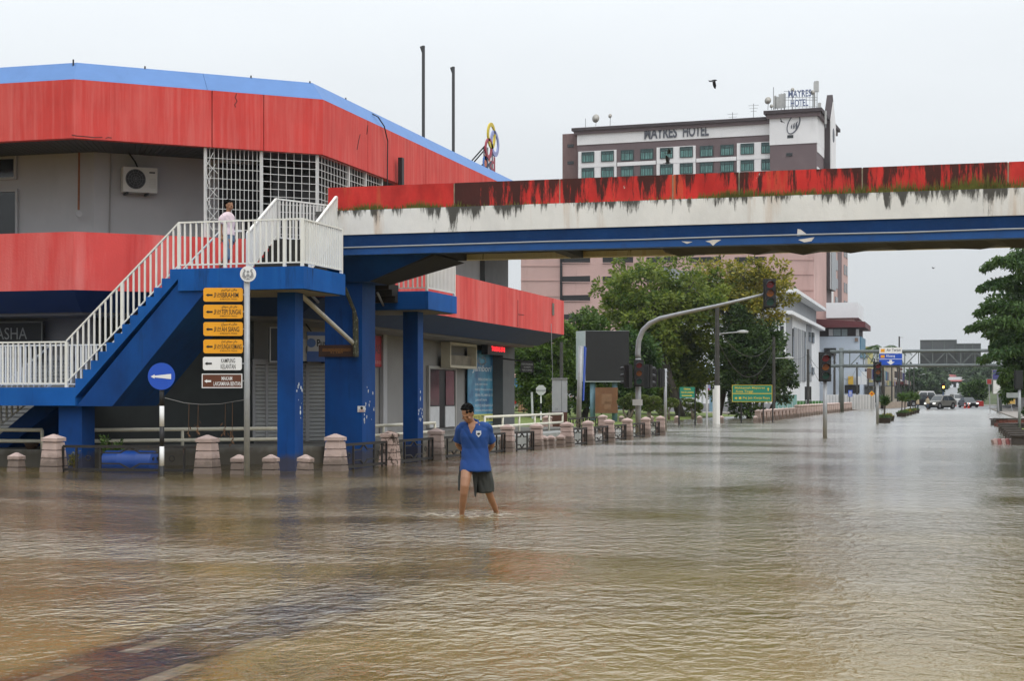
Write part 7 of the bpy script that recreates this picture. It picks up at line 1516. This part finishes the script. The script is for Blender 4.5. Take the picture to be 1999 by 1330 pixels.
car('pickup_truck', 'silver-grey pickup truck facing the water edge with its lights on', cl_(1836, 209), YAW + R(-48), 'pickup', (.16, .155, .14), 'pickup', Lc=5.0, W=1.8, H=1.78)
car('parked_sedan', 'dark grey saloon stopped behind two traffic cones', cl_(1890, 226), YAW + R(3), 'sedan', (.03, .033, .035), Lc=4.2)
car('parked_sedan', 'white saloon waiting behind the red barriers', cl_(1897, 262), YAW + R(10), 'sedan', (.6, .6, .6), lights=False); car('parked_suv', 'pale silver off-roader facing the barriers', cl_(1868, 262), YAW + R(2), 'suv', (.35, .36, .36), H=1.8, lights=False)
car('parked_sedan', 'light green saloon partly hidden by the off-roader', cl_(1882, 275), YAW, 'sedan', (.30, .36, .32), lights=False); car('parked_suv', 'black people carrier crossing at the junction', cl_(1796, 240), YAW + R(-80), 'suv', (.015, .015, .018), H=1.75, Lc=4.6, lights=False)
car('parked_sedan', 'red saloon half hidden behind the people carrier', cl_(1818, 262), YAW + R(-85), 'sedan', (.22, .02, .02), lights=False); car('parked_van', 'white van behind the people carrier', cl_(1800, 268), YAW + R(-85), 'suv', (.6, .6, .6), 'van', H=2.3, Lc=4.8, lights=False)
for k, u in enumerate((1862, 1871.5, 1880, 1905, 1915)):
    p = Vector(cl_(u, 246)); o = MB().hexa([p - CR * .36 - CB * .25, p + CR * .36 - CB * .25, p + CR * .36 + CB * .25, p - CR * .36 + CB * .25], [p - CR * .36 - CB * .12 + Z * .8, p + CR * .36 - CB * .12 + Z * .8, p + CR * .36 + CB * .12 + Z * .8, p - CR * .36 + CB * .12 + Z * .8]).build('plastic_barrier', M_wht if k == 1 else mat('barrier_red', (.42, .025, .02), .5)); tag(o, ['red plastic barrier left of the white one', 'white plastic barrier between red ones', 'red plastic barrier right of the white one', 'red plastic barrier beside the saloon', 'red plastic barrier at the right end of the line'][k], 'barrier', 'plastic road barriers')
for u, l in ((1883.5, 'orange cone before the dark saloon, smaller in view'), (1891, 'orange cone centred before the dark saloon')):
    p = Vector(cl_(u, 217)); t = thing('traffic_cone', l, 'cone', tuple(p), 0, 'traffic cones'); MB().ell([(p.x, p.y, p.z + .03, .17, .17), (p.x, p.y, p.z + .72, .03, .03)], 10).build('cone', mat('cone_orange', (.7, .06, .03), .5), t, True); MB().box((p.x - .2, p.y - .2, p.z - .01), (p.x + .2, p.y + .2, p.z + .04)).build('base', mat('cone_orange', (.7, .06, .03), .5), t); MB().ell([(p.x, p.y, p.z + .35, .107, .107), (p.x, p.y, p.z + .48, .082, .082)], 10).build('band', M_wht, t)
# ================================================================== PEOPLE
from mathutils import noise as mnoise
def remesh(mb, name, m, parent, vox=.012, smooth=6, fold=None):
    me = bpy.data.meshes.new(name); me.from_pydata(mb.v, [], mb.f); me.update()
    bm = bmesh.new(); bm.from_mesh(me); bmesh.ops.recalc_face_normals(bm, faces=bm.faces); bm.to_mesh(me); bm.free()
    tmp = bpy.data.objects.new('tmp', me); COL.objects.link(tmp)
    md_ = tmp.modifiers.new('r', 'REMESH'); md_.mode = 'VOXEL'; md_.voxel_size = vox; sm = tmp.modifiers.new('s', 'SMOOTH'); sm.iterations = smooth; sm.factor = .5
    dg = bpy.context.evaluated_depsgraph_get(); ev = tmp.evaluated_get(dg); nm = bpy.data.meshes.new_from_object(ev); bpy.data.objects.remove(tmp)
    nm.name = name
    if fold:   # creases of the cloth
        nn = [v.normal.copy() for v in nm.vertices]
        for v, n_ in zip(nm.vertices, nn):
            c_ = v.co; k = mnoise.noise(Vector((c_.x * fold[1], c_.y * fold[1], c_.z * fold[2])) + Vector((c_.z * 3, 0, c_.x * 4))); v.co = c_ + n_ * (fold[0] * (abs(k) * 2 - .4))
    nm.shade_smooth(); nm.materials.clear(); nm.materials.append(m); o = bpy.data.objects.new(name, nm); COL.objects.link(o); o.parent = parent; return o
def loft(mb, prof, n=20):
    """prof: (x, y, z, rx, ry) ellipses, superellipse sections"""
    rg = []
    for x, y, z, rx, ry in prof:
        r_ = []
        for k in range(n):
            a = 2 * math.pi * k / n; c_, s_ = math.cos(a), math.sin(a); r_.append((x + rx * math.copysign(abs(c_) ** .85, c_), y + ry * math.copysign(abs(s_) ** .85, s_), z))
        rg.append(r_)
    mb.rings(rg)
def limb(mb, pts, rs, n=12):
    """tapered limb through joints, resampled so that it bends softly"""
    P = [Vector(p) for p in pts]; Q, Rr = [], []
    for i in range(len(P) - 1):
        p0 = P[max(i - 1, 0)]; p1 = P[i]; p2 = P[i + 1]; p3 = P[min(i + 2, len(P) - 1)]
        for k in range(4):
            f = k / 4; Q.append(.5 * ((2 * p1) + (p2 - p0) * f + (2 * p0 - 5 * p1 + 4 * p2 - p3) * f * f + (-p0 + 3 * p1 - 3 * p2 + p3) * f ** 3) * 1.0); Rr.append(rs[i] + (rs[i + 1] - rs[i]) * f)
    Q.append(P[-1]); Rr.append(rs[-1]); mb.tube(Q, Rr, n)
def sphere(mb, c, rx, ry, rz, M=None, n=14):
    rg = []
    for i in range(1, n):
        t_ = math.pi * i / n; rg.append([(M @ Vector((rx * math.sin(t_) * math.cos(2 * math.pi * k / 16), ry * math.sin(t_) * math.sin(2 * math.pi * k / 16), rz * math.cos(t_))) if M else Vector((rx * math.sin(t_) * math.cos(2 * math.pi * k / 16), ry * math.sin(t_) * math.sin(2 * math.pi * k / 16), rz * math.cos(t_)))) + Vector(c) for k in range(16)])
    mb.rings(rg)
def head(mb, c, M, s=1.0):
    c = Vector(c); X = lambda x, y, z: c + M @ Vector((x * s, y * s, z * s))
    sphere(mb, X(0, .012, .035), .076 * s, .094 * s, .092 * s, M); sphere(mb, X(0, -.012, -.035), .061 * s, .072 * s, .083 * s, M); sphere(mb, X(0, -.04, -.083), .034 * s, .032 * s, .03 * s, M)
    sphere(mb, X(0, -.090, -.012), .013 * s, .019 * s, .024 * s, M, 8); sphere(mb, X(0, -.098, -.026), .018 * s, .013 * s, .012 * s, M, 8); sphere(mb, X(0, -.078, .018), .05 * s, .016 * s, .012 * s, M, 8); sphere(mb, X(0, -.082, -.058), .024 * s, .012 * s, .011 * s, M, 8)
    for sg_ in (-1, 1): sphere(mb, X(sg_ * .078, .012, -.005), .011 * s, .021 * s, .032 * s, M, 8); sphere(mb, X(sg_ * .045, -.065, -.022), .022 * s, .02 * s, .02 * s, M, 8)
def face(par, c, M, s, skin_dark):
    c = Vector(c); X = lambda x, y, z: c + M @ Vector((x * s, y * s, z * s))
    for sg_ in (-1, 1):
        b = MB(); sphere(b, X(sg_ * .032, -.0805, .000), .011 * s, .006 * s, .0036 * s, M, 6); o = b.build('eye', mat('eye_dark', (.05, .03, .022), .4, 0), None); o.parent = par
        b = MB(); b.tube([X(sg_ * .014, -.090, .015), X(sg_ * .032, -.088, .021), X(sg_ * .048, -.076, .016)], [.0025 * s, .0035 * s, .002 * s], 6); o = b.build('eyebrow', mat('hair_black', (.004, .0036, .0034), .9, .3, 60, spec=.1), None); o.parent = par
    b = MB(); b.tube([X(-.026, -.086, -.060), X(0, -.0955, -.056), X(.026, -.086, -.060)], [.003 * s, .006 * s, .003 * s], 6); o = b.build('lips', mat('lips', (.22, .09, .065), .5, 0), None); o.parent = par
def hair(par, c, M, s, seed, m=None):
    random.seed(seed); b = MB(); c = Vector(c); X = lambda x, y, z: c + M @ Vector((x * s, y * s, z * s))
    sphere(b, X(0, .040, .068), .082 * s, .088 * s, .082 * s, M); sphere(b, X(0, .062, .0), .070 * s, .056 * s, .075 * s, M)
    for k in range(26):
        d = rdir(.6); d.z = abs(d.z)
        sphere(b, X(d.x * .078, .02 + d.y * .088, .055 + d.z * .082), .022 * s, .022 * s, .02 * s, M, 6)
    for k in range(7): sphere(b, X(-.055 + k * .018, -.050 + .012 * abs(k - 3) / 3, .108 + .006 * (k % 2)), .016 * s, .015 * s, .017 * s, M, 6)
    ho = remesh(b, 'hair', m or mat('hair_black', (.004, .0036, .0034), .9, .3, 60, spec=.1), par, .007, 2)
    k = MB()
    for i in range(420):   # ragged tufts
        d = rdir(.35)
        if d.z < -.35 or (d.y < -.2 and d.z < .45): continue
        p = X(d.x * .078, .028 + d.y * .09, .058 + d.z * .084); q = p + (M @ Vector((d.x + random.gauss(0, .5), d.y - .3 + random.gauss(0, .4), d.z * .8))).normalized() * (.022 * s * random.uniform(.5, 1.3)); a = (q - p).orthogonal().normalized() * .005 * s; c2_ = (q - p).cross(a).normalized() * .005 * s
        k.add([p + a, p - a + c2_, p - a - c2_, q], [(0, 1, 3), (1, 2, 3), (2, 0, 3)])
    o = k.build('hair_tufts', mat('hair_black', (.004, .0036, .0034), .9, .3, 60, spec=.1), None); o.parent = par; o['kind'] = 'stuff'
    return ho
def hand(mb, w, d, M=None, s=1.0, side=1):
    """relaxed hand: palm and five unequal curled fingers, rooted at wrist w pointing along d"""
    w = Vector(w); d = Vector(d).normalized(); a = d.orthogonal().normalized(); n_ = d.cross(a)
    limb(mb, [w, w + d * .045 * s, w + d * .09 * s], [.026 * s, .036 * s, .033 * s], 8)
    for k, L in enumerate((.066, .076, .071, .056)):
        r0 = w + d * .085 * s + a * ((k - 1.5) * .019 * s); mb.tube([r0, r0 + d * L * .45 * s + n_ * .006 * s, r0 + d * L * .8 * s + n_ * .022 * s, r0 + d * L * .92 * s + n_ * .036 * s], [.0095 * s, .009 * s, .0085 * s, .007 * s], 6)
    r0 = w + d * .03 * s - a * .03 * s * side; mb.tube([r0, r0 + d * .035 * s - a * .022 * s * side, r0 + d * .065 * s - a * .026 * s * side + n_ * .008 * s], [.013 * s, .011 * s, .009 * s], 6)
M_skin = mat('skin', (.27, .135, .075), .5, .08, 12, spec=.35)
# ---- the wading man
mp_ = MANP; man = thing('person', 'man in a blue polo shirt and dark shorts wading with hands behind his back', 'person', (mp_.x, mp_.y, 0), YAW)
M_polo = mat('polo_blue', (.007, .042, .17), .85, .10, 7, streak=[((.006, .035, .16), .6, (5, 5, 1.6), .5, .72)], bump=(9, .5)); M_shorts = mat('shorts_dark', (.028, .030, .027), .85, .2, 6, bump=(7, .8))
HMn = Matrix.Rotation(R(-24), 3, 'Z') @ Matrix.Rotation(R(30), 3, 'X'); hc = Vector((-.090, -.125, 1.395))
bd = MB()
limb(bd, [(-.09, .0, .72), (-.128, -.26, .40), (-.17, -.12, .03), (-.175, -.10, -.12)], [.098, .064, .038, .035]); sphere(bd, (-.128, -.285, .40), .045, .035, .05); limb(bd, [(-.135, -.215, .31), (-.152, -.145, .19), (-.167, -.12, .06)], [.050, .055, .038]); limb(bd, [(-.163, -.07, -.12), (-.168, -.2, -.155)], [.038, .03])
limb(bd, [(.10, .0, .72), (.18, .02, .37), (.295, .25, .04), (.33, .31, -.10)], [.088, .058, .039, .037]); limb(bd, [(.20, .09, .28), (.24, .16, .18), (.285, .23, .07)], [.048, .05, .037]); limb(bd, [(.318, .25, -.1), (.35, .16, -.155)], [.036, .03])
loft(bd, [(.01, 0, .64, .14, .10), (.01, 0, .74, .165, .11), (.005, 0, .90, .15, .10), (0, -.01, 1.08, .17, .11), (-.005, 0, 1.20, .175, .10), (-.01, 0, 1.25, .12, .08), (-.02, -.01, 1.29, .06, .06)])
limb(bd, [(-.03, -.005, 1.22), (-.055, -.045, 1.31), (-.08, -.085, 1.37)], [.062, .055, .052])
for s_, sh, el_, wr in ((-1, (-.185, .01, 1.205), (-.235, .13, .97), (-.06, .20, .84)), (1, (.18, .01, 1.205), (.245, .12, .955), (.07, .20, .82))):
    limb(bd, [sh, el_, wr], [.052, .042, .03]); hand(bd, wr, (-s_ * .8, .1, -.5), side=s_)
head(bd, hc, HMn); body = remesh(bd, 'body', M_skin, man, .0095, 4)
face(man, hc, HMn, 1.0, None); hair(man, hc, HMn, 1.0, 5)
sb = MB()
loft(sb, [(.015, -.035, .595, .218, .195), (.015, -.035, .62, .224, .198), (.015, -.015, .78, .197, .155), (.01, -.005, .92, .185, .132), (0, -.015, 1.08, .198, .135), (-.005, -.005, 1.18, .200, .12), (-.012, .0, 1.235, .15, .095), (-.022, .0, 1.268, .085, .075)], 28)
for sh, e_ in (((-.165, .008, 1.208), (-.232, .105, 1.015)), ((.16, .008, 1.208), (.236, .10, 1.005))): limb(sb, [(0, 0, 1.19), sh, Vector(sh).lerp(Vector(e_), .5), e_], [.08, .077, .076, .074])
for k in range(9):  # folds of the cloth
    a = k * .7 + .4; x = .02 + .205 * math.cos(a); y = .145 * math.sin(a); sb.tube([(x, y, .61), (x * .93, y * .95, .74), (x * .9 + .01, y * .93, .84)], [.018, .013, .004], 6)
shirt = remesh(sb, 'polo_shirt', M_polo, man, .009, 5, (.012, 7, 3.2))
cl = MB(); cpts = [(-.105, -.075, 1.275), (-.09, .03, 1.305), (-.02, .075, 1.32), (.05, .035, 1.30), (.055, -.06, 1.26)]
cl.tube(cpts, [.014, .02, .022, .02, .014], 8); cl.tube([(-.105, -.078, 1.275), (-.07, -.118, 1.215)], [.016, .010], 6); cl.tube([(.055, -.062, 1.26), (-.01, -.122, 1.205)], [.018, .011], 6); o = remesh(cl, 'collar', M_polo, man, .008, 3)
vv = MB(); P = [(-.088, -.085, 1.292), (-.078, -.130, 1.225), (-.040, -.150, 1.125), (.012, -.132, 1.222), (.022, -.085, 1.288)]; vv.hexa([(p[0], p[1] + .03, p[2]) for p in P], P); o = vv.build('open_neck', M_skin, None); o.parent = man
bdg = MB(); cx, cz_ = .062, 1.125; P = [(-.036, .042), (.036, .042), (.036, -.01), (0, -.05), (-.036, -.01)]; bdg.hexa([(cx + x, -.10, cz_ + z_) for x, z_ in P], [(cx + x, -.148 + .02 * abs(x), cz_ + z_) for x, z_ in P]); bo = bdg.build('chest_badge', mat('badge_white', (.5, .52, .56), .6, 0), None); bo.parent = man
bk = MB(); P = [(-.024, -.006), (-.01, .012), (.012, .016), (.024, .0), (.01, -.012), (.0, -.02), (-.01, -.01)]; bk.hexa([(cx + x, -.147, cz_ + z_) for x, z_ in P], [(cx + x, -.1505, cz_ + z_) for x, z_ in P]); o = bk.build('badge_emblem', M_blk, None); o.parent = bo
sh_ = MB()
# right trouser leg pulled up over the bent knee, left one hanging to the knee
loft(sh_, [(.015, .02, .56, .185, .125), (.015, .01, .66, .185, .13), (.015, 0, .74, .17, .12)]); limb(sh_, [(.10, .02, .68), (.135, .03, .48), (.150, .03, .30)], [.125, .132, .128], 16)
limb(sh_, [(-.12, .07, .66), (-.15, .06, .48), (-.165, .03, .32)], [.10, .085, .068], 14)
remesh(sh_, 'shorts', M_shorts, man, .010, 4, (.014, 8, 3))
hm = MB(); hm.hexa([(.02, -.105, .24), (.03, -.10, .245), (.02, .0, .26), (.0, .0, .26)], [(-.03, -.13, .60), (.05, -.135, .60), (.05, .0, .6), (-.03, .0, .6)]); o = hm.build('shorts_flap', M_shorts, None); o.parent = man
# ---- the man on the stair platform, seen from behind and turned to the right
sp_ = atY(445, 529, 32.55); pz = thing('person', 'man in a pale pink T-shirt and jeans shorts walking along the stair platform', 'person', (sp_.x, sp_.y, PZ), YAW + R(65))
M_tee = mat('tee_pale_pink', (.62, .50, .53), .85, .06, 8, bump=(10, .4)); M_jean = mat('jeans_faded', (.10, .15, .22), .9, .35, 9)
bd = MB(); limb(bd, [(-.08, 0, .80), (-.09, -.10, .44), (-.09, .05, .07)], [.085, .056, .038]); limb(bd, [(-.09, .06, .06), (-.09, -.09, .03)], [.036, .03]); limb(bd, [(.08, 0, .80), (.085, .06, .44), (.085, .28, .12)], [.085, .056, .038]); limb(bd, [(.085, .29, .11), (.085, .20, .02)], [.036, .03])
loft(bd, [(0, 0, .74, .14, .10), (0, 0, .90, .145, .10), (0, -.01, 1.1, .16, .11), (0, 0, 1.25, .17, .10), (0, 0, 1.33, .08, .07)]); limb(bd, [(0, 0, 1.28), (0, -.02, 1.42)], [.055, .05]); HM2 = Matrix.Rotation(R(12), 3, 'X'); hc2 = Vector((0, -.03, 1.475)); head(bd, hc2, HM2)
for s_ in (-1, 1): limb(bd, [(s_ * .175, .0, 1.25), (s_ * .215, .05, 1.0), (s_ * .20, -.03 * s_, .78)], [.05, .04, .028]); hand(bd, (s_ * .20, -.03 * s_, .78), (0, -.1, -1), side=s_)
remesh(bd, 'body', M_skin, pz, .011, 4); face(pz, hc2, HM2, 1.0, None); hair(pz, hc2, HM2, 1.0, 8)
sb = MB(); loft(sb, [(0, 0, .82, .178, .135), (0, 0, .98, .165, .122), (0, -.01, 1.12, .18, .125), (0, 0, 1.25, .19, .11), (0, 0, 1.31, .12, .085), (0, 0, 1.335, .075, .07)], 24)
for s_ in (-1, 1): limb(sb, [(s_ * .15, 0, 1.25), (s_ * .20, .025, 1.14), (s_ * .215, .04, 1.06)], [.066, .068, .062])
remesh(sb, 't_shirt', M_tee, pz, .011, 4, (.012, 7, 3))
jb = MB(); loft(jb, [(0, 0, .68, .165, .125), (0, 0, .80, .165, .125), (0, 0, .86, .158, .118)]); limb(jb, [(-.085, 0, .76), (-.09, -.07, .50), (-.09, -.07, .28)], [.098, .082, .078]); limb(jb, [(.085, 0, .76), (.088, .05, .50), (.09, .12, .28)], [.098, .082, .078]); remesh(jb, 'jeans', M_jean, pz, .011, 3, (.012, 9, 4))
for x, y in ((-.09, -.03), (.085, .25)): MB().ell([(x, y, .0, .045, .12), (x, y, .03, .045, .12)], 12).build('sandal', mat('sandal_yellow', (.45, .28, .06), .6), None).parent = pz
# ---- two distant walkers
def walker(u, d, label, rz, ctop, cleg, H=1.68, scarf=False):
    p = cl_(u, d); t = thing('person', label, 'person', p, rz); b = MB(); k = H / 1.7
    limb(b, [(-.08, 0, .82 * k), (-.09, -.08, .44 * k), (-.09, .0, .04)], [.09, .06, .045]); limb(b, [(.08, 0, .82 * k), (.09, .04, .44 * k), (.10, .18, .06)], [.09, .06, .045]); loft(b, [(0, 0, .76 * k, .15, .11), (0, 0, 1.1 * k, .17, .12), (0, 0, 1.35 * k, .18, .1), (0, 0, 1.42 * k, .07, .07)]); limb(b, [(0, 0, 1.38 * k), (0, -.01, 1.5 * k)], [.055, .05]); head(b, (0, -.01, 1.55 * k), Matrix.Identity(3))
    for s_ in (-1, 1): limb(b, [(s_ * .18, 0, 1.34 * k), (s_ * .23, .04, 1.05 * k), (s_ * .2, -.06, .82 * k)], [.05, .04, .03]); hand(b, (s_ * .2, -.06, .82 * k), (0, -.2, -1), side=s_)
    remesh(b, 'body', M_skin, t, .02, 3); c = MB(); loft(c, [(0, 0, .74 * k, .2, .15), (0, 0, 1.0 * k, .19, .14), (0, 0, 1.33 * k, .2, .12), (0, 0, 1.42 * k, .09, .08)]); 
    for s_ in (-1, 1): limb(c, [(s_ * .16, 0, 1.33 * k), (s_ * .23, .04, 1.05 * k), (s_ * .205, -.04, .9 * k)], [.07, .06, .05])
    remesh(c, 'top', mat('cloth_' + label.split()[1], ctop, .9, .1), t, .02, 3); c = MB(); loft(c, [(0, 0, .72 * k, .17, .13), (0, 0, .86 * k, .165, .125)]); limb(c, [(-.085, 0, .76 * k), (-.09, -.07, .44 * k), (-.09, 0, .15)], [.1, .085, .07]); limb(c, [(.085, 0, .76 * k), (.09, .04, .44 * k), (.1, .15, .16)], [.1, .085, .07]); remesh(c, 'trousers', mat('trouser_' + label.split()[1], cleg, .9, .1), t, .02, 3); hair(t, (0, -.01, 1.55 * k), Matrix.Identity(3), 1.0, 3)
walker(1791.5, 203, 'person in beige top and jeans walking near the water edge', YAW + R(30), (.42, .36, .26), (.08, .1, .14), 1.6); walker(1811, 205, 'person in black clothes standing by the pickup', YAW + R(10), (.012, .012, .014), (.02, .02, .024), 1.7)
# ================================================================== BIRDS
def bird(u, v, d, label, rz, flap, s=1.0, bank=0.0):
    c = dep(u, v, d); t = thing('crow', label, 'bird', tuple(c), rz, 'crows in flight'); m = mat('crow_black', (.012, .012, .014), .6, .1); b = MB(); Mx = rootm(t); T = lambda x, y, z: Mx @ (Matrix.Rotation(bank, 3, 'Y') @ Vector((x * s, y * s, z * s)))
    rg = []
    for y, r_, z in ((-.26, .012, .0), (-.22, .035, .01), (-.15, .05, .012), (-.05, .075, 0), (.08, .06, -.005), (.2, .03, 0)): rg.append([T(r_ * math.cos(k * math.pi / 4), y, z + r_ * math.sin(k * math.pi / 4)) for k in range(8)])
    b.rings(rg); b.hexa([T(-.03, .17, -.004), T(.03, .17, -.004), T(.10, .36, -.004), T(-.10, .36, -.004)], [T(-.03, .17, .004), T(.03, .17, .004), T(.10, .36, .004), T(-.10, .36, .004)])
    for s_ in (-1, 1):
        P = [(.03, -.12, 0), (.24, -.16, flap * .24), (.46, -.04, flap * .34), (.40, .06, flap * .3), (.22, .10, flap * .2), (.03, .10, 0)]; b.hexa([T(s_ * x, y, z - .005) for x, y, z in P], [T(s_ * x, y, z + .005) for x, y, z in P])
    b.build('body_and_wings', m, t)
bird(1393, 157, 62, 'black crow with drooping wings high in the sky', YAW + R(60), -1.2, .55, .4); bird(1526, 237, 95, 'black crow gliding in front of the hotel tower', YAW + R(-40), .4, .6, .8); bird(1303, 318, 75, 'black crow with raised wings just above the bridge parapet', YAW + R(70), 1.6, .6); bird(1306, 299, 80, 'black crow before the hotel windows, upper of two', YAW + R(80), .9, .6); bird(1822, 524, 90, 'small bird below the bridge in the right sky', YAW + R(30), .7, .3)
# ================================================================== RAIN HAZE
hz = MB().box((-4020, -420, -1.8), (4020, 5020, 62)).build('haze', bpy.data.materials.new('rain_haze')); hz['kind'] = 'stuff'; hz['label'] = 'thin even rain haze filling the air over the street'
hm_ = hz.data.materials[0]; hm_.use_nodes = True; ht = hm_.node_tree; ht.nodes.clear(); pv = N(ht, 'ShaderNodeVolumePrincipled'); pv.inputs['Color'].default_value = (.86, .9, .93, 1); pv.inputs['Density'].default_value = .00013; pv.inputs['Anisotropy'].default_value = .2
ho_ = N(ht, 'ShaderNodeOutputMaterial'); ht.links.new(pv.outputs[0], ho_.inputs['Volume'])
